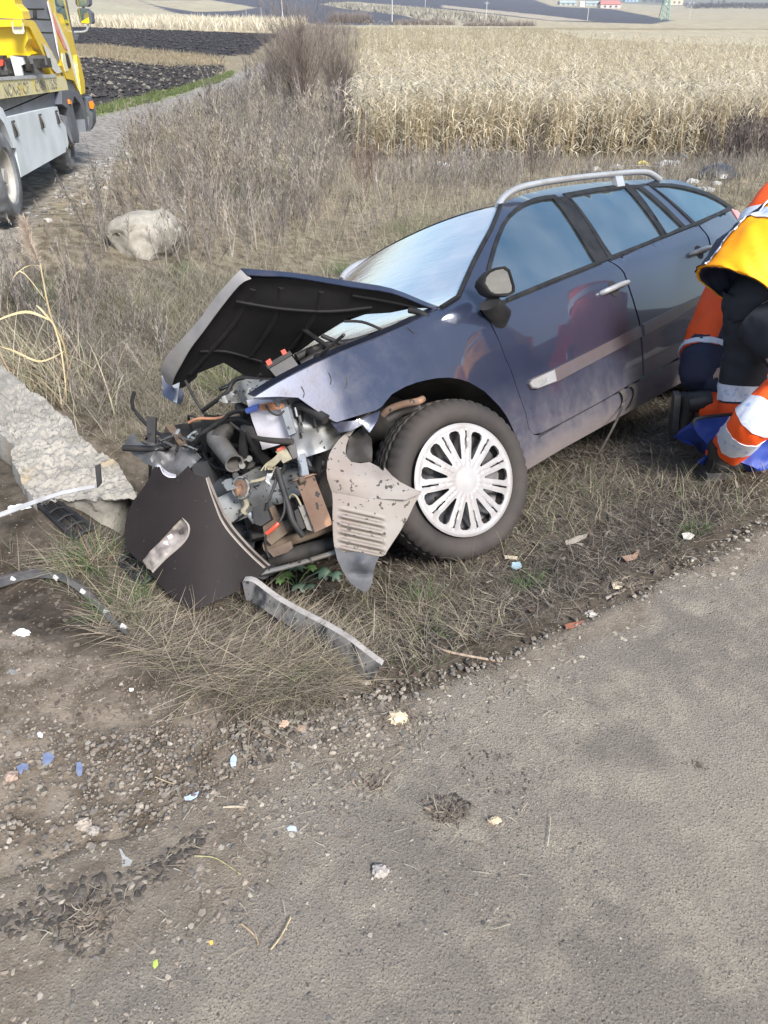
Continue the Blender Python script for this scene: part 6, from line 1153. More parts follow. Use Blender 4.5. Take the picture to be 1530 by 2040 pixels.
m_nav = cloth('navy workwear', (.012, .014, .035), (.02, .024, .055)); m_blk = cloth('black workwear', (.010, .011, .016), (.02, .021, .028)); m_or = cloth('fluorescent orange cloth', (.95, .105, .008), (.85, .08, .006)); m_yo = cloth('amber yellow cloth', (1.0, .42, .0), (1.0, .36, .0))
m_refl = M('reflective tape', (.74, .75, .80), (.60, .63, .72), 60, .4, spots=((.42, .50, .72), 34, .60, .05)); m_boot = M('black boot leather', (.014, .013, .014), (.045, .04, .036), 14, .5); m_sole = M('dark rubber sole', (.03, .03, .034), (.07, .065, .06), 20, .7); m_skinp = M('skin', (.50, .30, .22), (.45, .26, .19), 8, .5); m_hair = M('dark hair', (.02, .015, .012), (.04, .03, .02), 30, .6)
def boot(heel, dirv, par, L_=.29, h=.13, up=(0, 0, 1), nm='boot'):
    d = np.asarray(dirv, float); d /= np.linalg.norm(d); up = np.asarray(up, float); s_ = np.cross(up, d); s_ /= np.linalg.norm(s_); heel = np.asarray(heel, float)
    out = [(-.01, .030), (.02, .040), (.08, .038), (.14, .042), (.20, .050), (.25, .047), (.285, .028), (.295, .0)]
    ring = [(x * L_ / .29, w) for x, w in out] + [(x * L_ / .29, -w) for x, w in out[::-1][1:]]; b = MB(); b.prism([heel + d * x + s_ * w for x, w in ring], up * .028); so_ = b.build('boot_sole', m_sole, par, 30)
    b = MB(); n = 16; sec = [(.0, .034, .07, h), (.03, .038, .075, h + .01), (.08, .040, .075, h), (.13, .040, .055, .105), (.18, .044, .045, .085), (.23, .045, .035, .065), (.27, .036, .025, .05), (.285, .01, .01, .035)]
    V = []
    for x, w, hh, top in sec:
        for i in range(n): th = 2 * math.pi * i / n; V.append(heel + d * x * L_ / .29 + s_ * w * math.sin(th) + up * (.024 + (top - .024) * (.5 + .5 * math.cos(th)) ** .8))
    Fc = [(i * n + j, i * n + (j + 1) % n, (i + 1) * n + (j + 1) % n, (i + 1) * n + j) for i in range(7) for j in range(n)] + [tuple(range(n)), tuple(7 * n + i for i in range(n))[::-1]]
    b.add(V, Fc); bo_ = b.build(nm, m_boot, par, 60)
    b = MB(); b.tube([heel + d * .045 + up * .07, heel + d * .035 + up * .17], [.05, .055], 14); b.build('boot_shaft', m_boot, bo_, 60)
    for i in range(4): b = MB(); q = heel + d * (.10 + .028 * i) + up * (.118 - .016 * i); b.tube([q - s_ * .022, q + up * .006, q + s_ * .022], .003, 5); b.build('lace', m_sole, bo_, 60)
    return bo_
def face(par, c, fwd, up, r=.10):
    """head with features: eyes, nose, ears, hair"""
    f = np.asarray(fwd, float); f /= np.linalg.norm(f); up = np.asarray(up, float); s_ = np.cross(up, f); s_ /= np.linalg.norm(s_)
    for sg in (-1, 1):
        b = MB(); b.lathe([(0, -.002), (.010, 0), (.012, .006), (0, .012)], c + f * (r * .86) + s_ * sg * .032 + up * .005, f, 10); b.build('eye', m_white, par, 60); b = MB(); b.tube([c + s_ * sg * r * .76 + up * .02, c + s_ * sg * r * .80 - up * .03], [.016, .011], 8, squash=.5); b.build('ear', m_skinp, par, 60)
    b = MB(); b.tube([c + f * r * .88 + up * .012, c + f * (r * 1.12) - up * .03], [.008, .015], 8); b.build('nose', m_skinp, par, 60); b = MB(); b.tube([c + f * r * .88 - up * .058 - s_ * .02, c + f * r * .93 - up * .058, c + f * r * .88 - up * .058 + s_ * .02], .005, 6); b.build('mouth', M('lips', (.4, .16, .14), None, 5, .5), par, 60)
    b = MB(); b.lathe([(r * 1.02, -.01), (r * 1.06, .03), (r * .92, .07), (r * .5, .105), (0, .115)], c - f * .018 + up * .0, up + f * -.25, 20); b.build('hair', m_hair, par, 60)
def hands(J, R_, E_, side, wrist, d, down):
    """five unequal fingers and a thumb as part of the same skin"""
    d = np.asarray(d, float); d /= np.linalg.norm(d); dn = np.asarray(down, float); dn = dn - d * (dn @ d); dn /= np.linalg.norm(dn); s_ = np.cross(d, dn)
    J[side + 'palm'] = wrist + d * .05; R_[side + 'palm'] = .026; E_.append((side + 'wrist', side + 'palm'))
    for i, (o, l) in enumerate(((-.028, .065), (-.010, .08), (.009, .076), (.026, .06))):
        a, b, c = (side + 'f%d%d' % (i, j) for j in range(3)); J[a] = wrist + d * .088 + s_ * o; J[b] = J[a] + d * l * .45 + dn * l * .15; J[c] = J[b] + d * l * .35 + dn * l * .4; R_[a], R_[b], R_[c] = .0105, .009, .0075; E_ += [(side + 'palm', a), (a, b), (b, c)]
    a, b = side + 't0', side + 't1'; J[a] = wrist + d * .045 - s_ * .038 + dn * .01; J[b] = J[a] + d * .035 - s_ * .015 + dn * .015; R_[a], R_[b] = .012, .009; E_ += [(side + 'palm', a), (a, b)]
# worker in front, crouching, bent forward to the right
hA = hit(1404, 957); dA = float((hA - C0) @ FW); pA = empty('person', hA, 'person in amber high-visibility jacket and dark trousers with reflective bands, bending at the right edge', 'person')
W = lambda a, b, d: atd(a, b, d)
pel = W(1540, 640, 3.36)
J = dict(pelvis=pel, spine=W(1580, 540, 3.34), chest=W(1640, 430, 3.30), neck=W(1705, 375, 3.27), head=W(1745, 350, 3.25), headt=W(1775, 320, 3.25), lhip=W(1530, 660, 3.25), lknee=W(1590, 765, 3.08), lank=W(1440, 915, dA), rhip=W(1525, 640, 3.46), rknee=W(1500, 700, 3.50), rank=W(1470, 860, 3.56),
         lsh=W(1690, 450, 3.12), lel=W(1740, 600, 3.0), lwrist=W(1700, 740, 2.98), rsh=W(1680, 420, 3.46), rel=W(1760, 560, 3.45), rwrist=W(1740, 720, 3.35))
E_ = [('pelvis', 'spine'), ('spine', 'chest'), ('chest', 'neck'), ('neck', 'head'), ('head', 'headt'), ('pelvis', 'lhip'), ('lhip', 'lknee'), ('lknee', 'lank'), ('pelvis', 'rhip'), ('rhip', 'rknee'), ('rknee', 'rank'), ('chest', 'lsh'), ('lsh', 'lel'), ('lel', 'lwrist'), ('chest', 'rsh'), ('rsh', 'rel'), ('rel', 'rwrist')]
R_ = dict(pelvis=.12, spine=.12, chest=.13, neck=.055, head=.09, headt=.07, lhip=.085, lknee=.04, lank=.035, rhip=.07, rknee=.045, rank=.035, lsh=.055, lel=.042, lwrist=.028, rsh=.055, rel=.042, rwrist=.028)
hands(J, R_, E_, 'l', J['lwrist'], (.1, .1, -1), (1, .2, 0)); hands(J, R_, E_, 'r', J['rwrist'], (.1, .1, -1), (1, .2, 0))
skin_body('body', J, E_, R_, m_skinp, pA); face(pA, J['head'], (1, .2, -.4), (.3, 0, .95))
LP = [W(1536, 640, 3.30), W(1590, 705, 3.16), W(1592, 755, 3.09), W(1552, 795, 3.12), W(1498, 845, 3.14), W(1447, 900, dA)]
lt = loft('trouser_leg', LP, [.14, .125, .105, .092, .084, .088], m_blk, pA, wr=.07)
loft('orange_calf_panel', LP, [.14, .125, .105, .092, .084, .088], m_or, lt, -180, 180, .70, 1.0, .003, wr=.07, thick=.01); loft('orange_side_panel', LP, [.14, .125, .105, .092, .084, .088], m_or, lt, 10, 130, .40, .72, .003, wr=.07)
loft('reflective_band', LP, [.14, .125, .105, .092, .084, .088], m_refl, lt, -180, 180, .705, .775, .006, wr=.07); loft('reflective_band', LP, [.14, .125, .105, .092, .084, .088], m_refl, lt, -180, 180, .825, .895, .006, wr=.07)
RP = [W(1512, 590, 3.38), W(1494, 650, 3.44), W(1487, 710, 3.47), W(1476, 780, 3.52), W(1468, 880, 3.58)]
rt2 = loft('trouser_leg', RP, [.145, .125, .105, .092, .085], m_blk, pA, wr=.09, seed=3); loft('orange_side_panel', RP, [.145, .125, .105, .092, .085], m_or, rt2, -100, -62, .15, .95, .004, seed=3, wr=.09)
loft('orange_calf_panel', RP, [.145, .125, .105, .092, .085], m_or, rt2, -180, 180, .80, 1, .004, wr=.09, seed=3, thick=.01); loft('reflective_band', RP, [.145, .125, .105, .092, .085], m_refl, rt2, -180, 180, .70, .79, .007, seed=3, wr=.09)
loft('seat_of_trousers', [W(1560, 560, 3.36), W(1520, 610, 3.38), W(1512, 650, 3.38)], [.17, .17, .12], m_blk, pA, wr=.04)
JP = [W(1476, 580, 3.28), W(1503, 540, 3.27), W(1545, 500, 3.27), W(1600, 455, 3.27), W(1660, 405, 3.28), W(1705, 380, 3.28)]; JR = [.205, .198, .192, .185, .16, .09]
jk = loft('jacket', JP, JR, m_yo, pA, wr=.05, n=70, thick=.012, fs=9); loft('navy_side_panel', JP, JR, m_nav, jk, -118, -74, 0, .75, .006, wr=.05, n=16); loft('white_piping', JP, JR, m_refl, jk, -74, -71, 0, .7, .009, wr=.05, n=3)
loft('reflective_band', JP, JR, m_refl, jk, -73, 120, .375, .455, .009, wr=.05, n=26); loft('navy_hem', JP, JR, m_nav, jk, 52, 130, 0, .10, .008, wr=.05, n=12)
loft('jacket_lining', JP, JR, m_nav, jk, t1=.5, off=-.016, wr=.05, n=40)
for nm, A_, B_, C_ in (('sleeve', 'lsh', 'lel', 'lwrist'), ('sleeve', 'rsh', 'rel', 'rwrist')): sl_ = loft(nm, [J[A_], J[B_], J[C_]], [.085, .072, .055], m_yo, pA, wr=.06); loft('reflective_band', [J[A_], J[B_], J[C_]], [.085, .072, .055], m_refl, sl_, t0=.6, t1=.72, off=.004)
boot(hA + [.0, 0, .015], (1, .06, .0), pA, .33); boot(hit(1440, 900), (1, .2, 0), pA, .3)
# worker behind, kneeling
hB = hit(1372, 842); dB = float((hB - C0) @ FW); pB = empty('person', hB, 'person in orange jacket and navy trousers kneeling by the rear door, partly hidden', 'person')
e = dB - 3.72
J = dict(pelvis=W(1425, 735, 3.80), spine=W(1455, 640, 3.86), chest=W(1530, 480, 3.95), neck=W(1600, 400, 3.98), head=W(1640, 350, 3.98), headt=W(1665, 315, 3.98), lhip=W(1430, 760, 3.70), lknee=W(1560, 850, 3.62), lank=W(1395, 808, 3.74), rhip=W(1440, 740, 3.92), rknee=W(1580, 790, 3.95), rank=W(1450, 800, 3.95), lsh=W(1570, 480, 3.78), lel=W(1650, 590, 3.72), lwrist=W(1690, 700, 3.68), rsh=W(1580, 440, 4.12), rel=W(1680, 540, 4.1), rwrist=W(1720, 650, 4.0))
E_ = [('pelvis', 'spine'), ('spine', 'chest'), ('chest', 'neck'), ('neck', 'head'), ('head', 'headt'), ('pelvis', 'lhip'), ('lhip', 'lknee'), ('lknee', 'lank'), ('pelvis', 'rhip'), ('rhip', 'rknee'), ('rknee', 'rank'), ('chest', 'lsh'), ('lsh', 'lel'), ('lel', 'lwrist'), ('chest', 'rsh'), ('rsh', 'rel'), ('rel', 'rwrist')]
R_ = dict(pelvis=.12, spine=.12, chest=.12, neck=.055, head=.09, headt=.07, lhip=.085, lknee=.055, lank=.038, rhip=.085, rknee=.055, rank=.038, lsh=.055, lel=.042, lwrist=.028, rsh=.055, rel=.042, rwrist=.028)
hands(J, R_, E_, 'l', J['lwrist'], (.1, .1, -1), (1, .2, 0)); hands(J, R_, E_, 'r', J['rwrist'], (.1, .1, -1), (1, .2, 0)); skin_body('body', J, E_, R_, m_skinp, pB); face(pB, J['head'], (1, .3, -.3), (.2, 0, .97))
SP_ = [W(1404, 772, 3.80), W(1412, 745, 3.80), W(1424, 715, 3.82), W(1440, 685, 3.84)]; sb = loft('trousers', [W(1402, 785, 3.80)] + SP_, [.02, .11, .150, .165, .16], m_nav, pB, wr=.04, n=32)
loft('trouser_leg', [W(1432, 755, 3.76), W(1500, 800, 3.66), W(1560, 850, 3.62)], [.12, .10, .085], m_nav, pB, wr=.06); cl = loft('trouser_leg', [W(1555, 845, 3.62), W(1480, 822, 3.66), W(1400, 806, 3.74)], [.085, .082, .075], m_or, pB, wr=.06, seed=4); loft('trouser_leg', [W(1440, 740, 3.92), W(1580, 790, 3.95), W(1450, 800, 3.95)], [.12, .09, .07], m_nav, pB, wr=.05)
BP = [W(1420, 718, 3.82), W(1436, 680, 3.84), W(1455, 630, 3.87), W(1492, 540, 3.92), W(1540, 445, 3.95), W(1560, 400, 3.96), W(1600, 350, 3.97)]; BR = [.165, .168, .172, .17, .155, .13, .08]
jb = loft('jacket', BP, BR, m_or, pB, wr=.05, n=36, thick=.012, seed=5); loft('reflective_band', BP, BR, m_refl, jb, -140, 60, 0, .055, .010, n=24, seed=5, wr=.05); loft('reflective_band', BP, BR, m_refl, jb, 0, 12, .06, .5, .010, n=6, seed=5, wr=.05); loft('navy_panel', BP, BR, m_nav, jb, -25, 0, .06, .35, .008, n=8, seed=5, wr=.05); loft('orange_flap', BP, BR, m_or, jb, 12, 20, -.0, .5, .014, n=5, seed=5, wr=.05)
loft('reflective_band', BP, BR, m_refl, jb, -140, 120, .60, .66, .010, n=24, seed=5, wr=.05)
for A_, B_, C_ in (('lsh', 'lel', 'lwrist'), ('rsh', 'rel', 'rwrist')): sl_ = loft('sleeve', [J[A_], J[B_], J[C_]], [.085, .072, .055], m_or, pB, wr=.06)
bk_ = W(1366, 768, 3.74); boot(W(1352, 836, 3.72) * .45 + bk_ * .55 + [-.05, 0, .03], (.12, 0, -1), pB, .24, .11, up=(1, -.15, .12)); boot(hit(1420, 850) + [0, .15, 0], (1, .2, 0), pB, .27)
# blue bag lying between them
bagc = hit(1470, 935); bag = empty('blue_bag', bagc, 'bright blue fabric bag with a black zip edge lying behind the front worker’s lower leg'.replace('’', "'"), 'bag')
m_bag = M('blue bag cloth', (.012, .035, .20), (.02, .05, .28), 4, .55, bump=.008, bsc=9, det=3); bgp = [(1381, 850), (1385, 836), (1420, 831), (1470, 826), (1530, 815), (1610, 812), (1625, 880), (1600, 950), (1540, 952), (1500, 930), (1460, 915), (1430, 900), (1410, 885), (1392, 868)]
bgd = lambda a, b: 3.50 - .0010 * (b - 815) - .05 * math.sin(np.clip((a - 1381) / 230, 0, 1) * math.pi) * math.sin(np.clip((b - 812) / 130, 0, 1) * math.pi)
pxsheet('bag_body', bgp, bgd, m_bag, bag, 8, .12, wob=.15, smooth=80); ptube('bag_zip', [(1381, 848, 3.43), (1386, 835, 3.43), (1420, 829, 3.43), (1470, 824, 3.42), (1530, 813, 3.4), (1610, 810, 3.4)], .008, m_black, bag)
# ------------------------------------------------------------------ van parked on the road, mirrored in the doors
def van():
    a = math.radians(-38); Rz = Matrix.Rotation(a, 3, 'Z'); v = empty('parked_van', (8.2, 5.2, .02), 'dark red van parked on the road beyond the right edge, mirrored in the car doors', 'van', rot=Rz)
    mr_ = M('dark red van paint', (.16, .012, .012), (.12, .01, .01), 2, .3, coat=.6); mg_ = M('dark van window', (.015, .018, .02), None, 3, .08)
    prof = [(-2.5, .35), (-2.5, 1.75), (-2.3, 1.95), (1.2, 2.0), (1.5, 1.9), (2.1, 1.15), (2.7, 1.0), (2.8, .8), (2.8, .35), (2.1, .35), (2.0, .6), (1.6, .72), (1.2, .6), (1.1, .35), (-1.1, .35), (-1.2, .6), (-1.6, .72), (-2.0, .6), (-2.1, .35)]
    b = MB(); b.prism([(-.95, x, z) for x, z in prof], (1.9, 0, 0)); body = b.build('body', mr_, v, 30, world=False)
    for y0, y1 in ((-2.2, -1.1), (-1.0, .2), (.35, 1.35)): b = MB(); b.prism([(-.955, y0, 1.15), (-.955, y1 + (.35 if y0 > .3 else 0), 1.15), (-.955, y1, 1.75), (-.955, y0, 1.75)], (-.012, 0, 0)); b.build('window', mg_, body, 30, world=False)
    b = MB(); b.prism([(-.8, 2.12, 1.2), (.8, 2.12, 1.2), (.72, 1.55, 1.86), (-.72, 1.55, 1.86)], (0, .02, .02)); b.build('windscreen', mg_, body, 30, world=False)
    b = MB(); b.box((-.97, -.2, .95), (.03, 4.6, .12)); b.build('side_stripe', m_white, body, world=False); b = MB(); b.box((0, 2.83, .5), (1.85, .12, .25)); b.build('bumper', m_black, v, world=False)
    for sx_ in (-1, 1):
        b = MB(); b.box((sx_ * .7, 2.76, .85), (.3, .12, .16)); b.build('headlight', m_silver, v, world=False)
        for y in (-1.6, 1.6): b = MB(); b.lathe([(0, 0), (.2, 0), (.21, .02), (.33, .02), (.35, -.02), (.35, -.2), (.2, -.2)], (sx_ * .93, y, .35), (sx_, 0, 0), 28); b.build('wheel', m_tyre, v, 40, world=False)
van()
# ------------------------------------------------------------------ rubbish on the bank
def crumple(name, px, py, s, mat, label, cat, sq=(1, .8, .6), seed=0, fold=.5, par=None):
    import bmesh
    c = hit(px, py); bm_ = bmesh.new(); bmesh.ops.create_icosphere(bm_, subdivisions=3, radius=1); V = np.array([v.co[:] for v in bm_.verts]); Fc = [[v.index for v in f.verts] for f in bm_.faces]; bm_.free()
    k = 1 + fold * (np.abs(fbm(V[:, 0] * 1.6 + seed, V[:, 1] * 1.6 + V[:, 2] * 1.9, 4, seed)) * -2 + .3) + .3 * fold * fbm(V[:, 2] * 5 + seed, V[:, 0] * 5, 2, seed + 3); V = V * k[:, None] * np.array(sq) * s; V[:, 2] = np.maximum(V[:, 2], -.3 * s * sq[2])
    return T(mesh(name, V + c + [0, 0, .25 * s * sq[2]], Fc, mat, None, 30), label, cat)
m_wb = M('white plastic bag', (.74, .74, .74), (.55, .55, .53), 6, .4, trans=.3); m_bb = M('black bin bag', (.05, .055, .065), (.03, .032, .04), 5, .3); m_bl = M('blue plastic bag', (.16, .36, .66), (.1, .25, .5), 5, .4); m_yw = M('yellow wrapper', (.75, .60, .12), None, 5, .4)
crumple('bin_bag', 1430, 356, .36, m_bb, 'tied black bin bag dumped on the grassy bank, upper right', 'bin bag', (1, .8, .55), 1, .35)
for (a, b, s, m_, lb, sd) in [(1168, 340, .11, m_wb, 'small crumpled white plastic bag behind the roof rail, leftmost of the rubbish', 2), (1187, 342, .17, m_wb, 'larger crumpled white plastic bag at the left end of the rubbish', 3), (1230, 336, .15, m_wb, 'upright white plastic bag left of the yellow wrapper', 4), (1326, 334, .26, m_wb, 'biggest white crumpled plastic heap in the middle of the rubbish', 5), (1341, 331, .2, m_wb, 'white crumpled bag touching the biggest white heap on its right', 6), (1352, 340, .12, m_wb, 'small white scrap just below the biggest white heap', 7), (1341, 315, .15, m_wb, 'white bag beside the blue bag, farther up the bank', 8), (1380, 340, .10, m_wb, 'white scrap between the heap and the black bin bag', 9), (1404, 328, .13, m_wb, 'pale crumpled scrap up the bank behind the bin bag', 10), (1378, 366, .12, m_wb, 'white scrap on the grass above the rear window', 11), (1428, 368, .08, m_wb, 'tiny white scrap just below the black bin bag', 12), (1405, 382, .13, m_wb, 'pale crumpled paper just above the rear of the car', 13), (1313, 307, .11, m_wb, 'flat white scrap farthest up the bank', 14), (880, 335, .22, m_wb, 'flattened pale plastic sheet in the dry grass left of the sapling', 15)]: crumple('litter_bag', a, b, s, m_, lb, 'litter', (1, .7, .55), sd, .9)
crumple('blue_bag_litter', 1356, 316, .19, m_bl, 'crumpled sky-blue plastic bag on the bank', 'litter', (1, .7, .6), 20, .7); crumple('yellow_wrapper', 1281, 330, .15, m_yw, 'crumpled yellow wrapper on the bank behind the roof rail', 'litter', (1, .5, .6), 21, .9)
ss = MB(); a_ = hit(1240, 335) + [0, 0, .05]; b_ = hit(1330, 339) + [0, 0, .05]; ss.tube([a_, (a_ + b_) / 2 + [0, 0, .03], b_], [.02, .03, .015], 6); T(ss.build('pale_branch', M('bleached wood', (.45, .42, .36), (.3, .27, .22), 8, .8), None, 60), 'bleached stick lying among the white rubbish on the bank', 'branch')
# ------------------------------------------------------------------ small debris on the road and verge
def flatbit(name, P_, mat, label, cat, lift=.012, thick=.003, curl=.5, seed=0):
    P_ = np.asarray(P_, float); c = atz(*P_.mean(0), lift) if P_.mean(0)[1] > 1420 else hit(*P_.mean(0)) + [0, 0, .012]; z0 = c[2]
    V, Fc = sheet(P_, lambda a, b: atz(a, b, z0 + .004) + np.array([0, 0, curl * .012 * float(fbm(np.array(a * .15 + seed), np.array(b * .15), 2, seed))]), 5, thick, toward=c + [0, 0, 9]); return T(mesh(name, V, Fc, mat, None, 40), label, cat)
m_ch = M('paint flake', (.12, .15, .25), (.2, .23, .32), 40, .35, coat=.5); m_chl = M('pale blue paint flake', (.42, .50, .66), None, 30, .35, coat=.5); m_chw = M('white plastic chip', (.72, .74, .76), None, 30, .4); m_chg = M('grey plastic chip', (.34, .34, .33), (.26, .26, .25), 60, .6)
for i, (P_, m_, lb) in enumerate([
    ([(74, 1460), (80, 1458), (86, 1463), (84, 1469), (76, 1468)], m_chw, 'small white chip on the dirt, left of the blue flakes'),
    ([(86, 1502), (96, 1498), (109, 1506), (100, 1520), (90, 1526), (83, 1520)], m_ch, 'largest squarish dark blue paint flake on the dirt'),
    ([(32, 1526), (45, 1520), (57, 1521), (55, 1534), (46, 1532), (42, 1543), (36, 1538)], m_ch, 'forked dark blue paint flake nearest the left edge'),
    ([(153, 1519), (161, 1517), (165, 1530), (163, 1544), (155, 1546), (151, 1534)], m_ch, 'narrow upright dark blue paint flake right of the squarish one'),
    ([(460, 1508), (466, 1502), (472, 1510), (470, 1524), (460, 1526), (458, 1516)], m_chl, 'pale blue oval paint flake beside a tan pebble'),
    ([(367, 1588), (380, 1582), (396, 1576), (392, 1586), (380, 1593), (368, 1594)], m_chl, 'long pale lilac paint flake lying diagonally on the gravel'),
    ([(571, 1650), (578, 1643), (590, 1648), (592, 1656), (583, 1654), (574, 1654)], m_chl, 'small folded blue-grey flake on the asphalt'),
    ([(237, 1690), (242, 1692), (250, 1706), (264, 1714), (260, 1724), (243, 1726), (244, 1712)], m_chg, 'grey triangular chip with a pointed tail on the gravel'),
    ([(298, 1416), (302, 1416), (301, 1421), (296, 1420)], m_chl, 'tiny pale blue speck of plastic near the straw'), ([(257, 1371), (266, 1370), (266, 1375), (258, 1376)], m_chw, 'tiny white flake on the dirt above the gravel'),
    ([(305, 1914), (313, 1911), (315, 1922), (308, 1930), (304, 1925)], M('yellow green leaf', (.42, .55, .10), None, 5, .5), 'small yellow-green leaf on the asphalt at bottom left'),
    ([(416, 1874), (424, 1873), (425, 1880), (418, 1882)], M('ochre chip', (.55, .35, .08), None, 5, .6), 'tiny ochre chip on the asphalt'),
    ([(1020, 1120), (1036, 1119), (1040, 1129), (1028, 1134), (1019, 1130)], M('pale blue cap', (.4, .55, .62), None, 5, .4), 'little pale blue plastic piece on the verge right of the wheel'),
    ([(1238, 1108), (1260, 1104), (1274, 1096), (1268, 1112), (1248, 1118)], M('dry brown leaf', (.30, .19, .13), None, 9, .8), 'dry brown leaf on the verge'),
    ([(1005, 1106), (1032, 1108), (1030, 1114), (1006, 1112)], M('pale wood chip', (.58, .5, .36), None, 9, .8), 'pale straight wood splinter on the verge right of the wheel'),
    ([(1125, 1078), (1150, 1068), (1172, 1062), (1168, 1070), (1145, 1082), (1128, 1084)], M('grey wood chip', (.33, .29, .24), None, 9, .8), 'weathered grey wood splinter on the verge'),
    ([(1218, 1160), (1232, 1158), (1246, 1164), (1234, 1172), (1222, 1172)], M('pale bark', (.62, .52, .36), None, 9, .8), 'pale torn bark piece on the verge'),
    ([(1358, 1062), (1372, 1060), (1384, 1066), (1376, 1074), (1362, 1072)], M('bleached husk', (.55, .52, .46), None, 9, .8), 'bleached husk beside the asphalt edge at the right'),
    ([(1125, 1244), (1142, 1240), (1164, 1236), (1160, 1242), (1140, 1250), (1128, 1252)], M('red brown bark', (.25, .09, .05), None, 9, .8), 'red-brown bark strip at the asphalt edge')]): flatbit('debris_flake', P_, m_, lb, 'debris', seed=i)
crumple('white_plastic_scrap', 44, 1264, .022, m_chw, 'crumpled white plastic scrap on the dirt below the black trim strip', 'debris', (1, .6, .6), 31, 1.2)
crumple('torn_white_scrap', 40, 1012, .03, m_chw, 'white plastic scrap beside the grille fragment', 'debris', (1.4, .5, .4), 33, 1.0)
def stick(P_, r, col, label, lift=.008, nm='stick'):
    q = [ (hit(*p) if p[1] < 1400 else atz(*p, .014)) + [0, 0, lift] for p in P_]; b = MB(); b.tube(smoothpoly(q, False, 4), r, 6); return T(b.build(nm, M('dry twig', col, tuple(.6 * c for c in col), 60, .8), None, 60), label, 'stick')
stick([(852, 1282), (880, 1298), (930, 1310), (1000, 1322)], .004, (.42, .32, .24), 'pale knobbly stick lying at the asphalt edge below the wheel'); stick([(478, 1440), (510, 1460), (550, 1480), (580, 1494)], .0016, (.30, .22, .16), 'thin brown twig crossing from the straw onto the gravel')
stick([(1205, 1196), (1240, 1180), (1272, 1160)], .007, (.30, .25, .2), 'thick grey stick on the right of the verge'); stick([(445, 1612), (470, 1611), (490, 1612)], .003, (.42, .36, .27), 'short straight pale splinter on the gravel'); stick([(482, 1845), (500, 1860), (512, 1875), (515, 1886)], .0022, (.45, .33, .2), 'curved tan stalk on the asphalt')
stick([(388, 1709), (425, 1712), (450, 1725), (480, 1746)], .0013, (.42, .40, .2), 'long thin arching grass stalk on the gravel'); stick([(540, 1896), (560, 1870), (580, 1832)], .0016, (.48, .38, .22), 'thin tan stalk pointing up to the right on the asphalt'); stick([(310, 1552), (330, 1560), (348, 1566)], .0014, (.5, .4, .26), 'short tan stalk on the dirt above the pale lilac flake'); stick([(1090, 1690), (1096, 1640), (1094, 1630)], .001, (.5, .45, .35), 'tiny straight straw on the asphalt')
def stone1(px, py, s, col, label, seed=1):
    V, Fc = rock_template(seed, 3); V = V * (1 + .12 * fbm(V[:, 0] * 3 + seed, V[:, 1] * 3, 3, seed))[:, None]; c = atz(px, py, .016) if py > 1400 else hit(px, py); return T(mesh('stone', V * s * [1, 1, 1.1] + c + [0, 0, .2 * s], Fc.tolist(), M('stone', col, tuple(.75 * k for k in col), 30, .85, bump=.001, bsc=200), None, 60), label, 'stone')
stone1(985, 1637, .014, (.52, .42, .28), 'cream tan stone alone on the asphalt', 3); stone1(757, 1736, .017, (.34, .31, .28), 'round grey stone sunk in the asphalt', 4); stone1(168, 1644, .019, (.34, .29, .24), 'largest brown-grey stone in the gravel at the left', 5); stone1(186, 1656, .013, (.30, .27, .24), 'smaller stone touching the largest brown-grey one', 6); stone1(600, 1452, .012, (.30, .22, .16), 'round brown pebble by the straw', 7); stone1(566, 1443, .012, (.52, .36, .26), 'pinkish rectangular brick crumb by the straw', 8)
stone1(22, 1548, .016, (.34, .25, .2), 'reddish stone at the left edge below the forked flake', 9); stone1(1352, 1363, .006, (.6, .52, .36), 'tiny cream pebble on the right side of the asphalt', 10); stone1(25, 1340, .014, (.17, .17, .17), 'dark round stone on the dirt at the left edge', 11); stone1(792, 1432, .026, (.55, .46, .32), 'cream crumbly lump at the asphalt edge below the metal rail', 12); stone1(1178, 1226, .018, (.4, .37, .33), 'grey block of stone at the asphalt edge', 13); stone1(728, 1362, .012, (.38, .33, .28), 'pebble just past the end of the metal rail', 14)
m_mud = M('dried mud', (.15, .12, .095), (.09, .072, .058), 30, .95, bump=.004, bsc=60)
def clump(px, py, s, label, n=130, seed=0):
    c = atz(px, py, .016); e = empty('debris_clump', c, label, 'debris'); r = np.random.default_rng(seed); p = c + np.stack([r.normal(0, s, n), r.normal(0, s * .6, n), r.random(n) * s * .25], -1)
    V, Fc, cc = ribbons(p, r.random(n) * 6.28, s * (.4 + r.random(n)), 1.1 + .5 * r.random(n), r.normal(0, .6, n), .0015 + .003 * r.random(n), pick(n, [(.20, .155, .115), (.30, .24, .18), (.12, .095, .075), (.42, .35, .26)]), 4, flat=.4); T(mesh('straw_tangle', V, Fc, m_veg, e, 0, cols=cc), kind='stuff')
    for i in range(5): v, f = rock_template(seed * 7 + i, 2); q = c + [r.normal(0, s * .8), r.normal(0, s * .45), .002]; mesh('mud_lump', v * s * (.18 + .25 * r.random()) + q, f.tolist(), m_mud, e, 60)
clump(890, 1620, .030, 'dark muddy straw clump in the middle of the asphalt', seed=1); clump(180, 1828, .030, 'tangled earthy root clump on the gravel at the lower left', seed=2); clump(1390, 1524, .012, 'small dark tuft of debris on the right side of the asphalt', 60, seed=3); clump(795, 1432, .03, 'crumbled straw and mud around the cream lump by the metal rail', seed=4); clump(1265, 1168, .035, 'straw and bark scraps at the right edge of the verge', seed=5); clump(740, 1560, .022, 'thin straw scraps on the asphalt above the muddy clump', 60, seed=6)
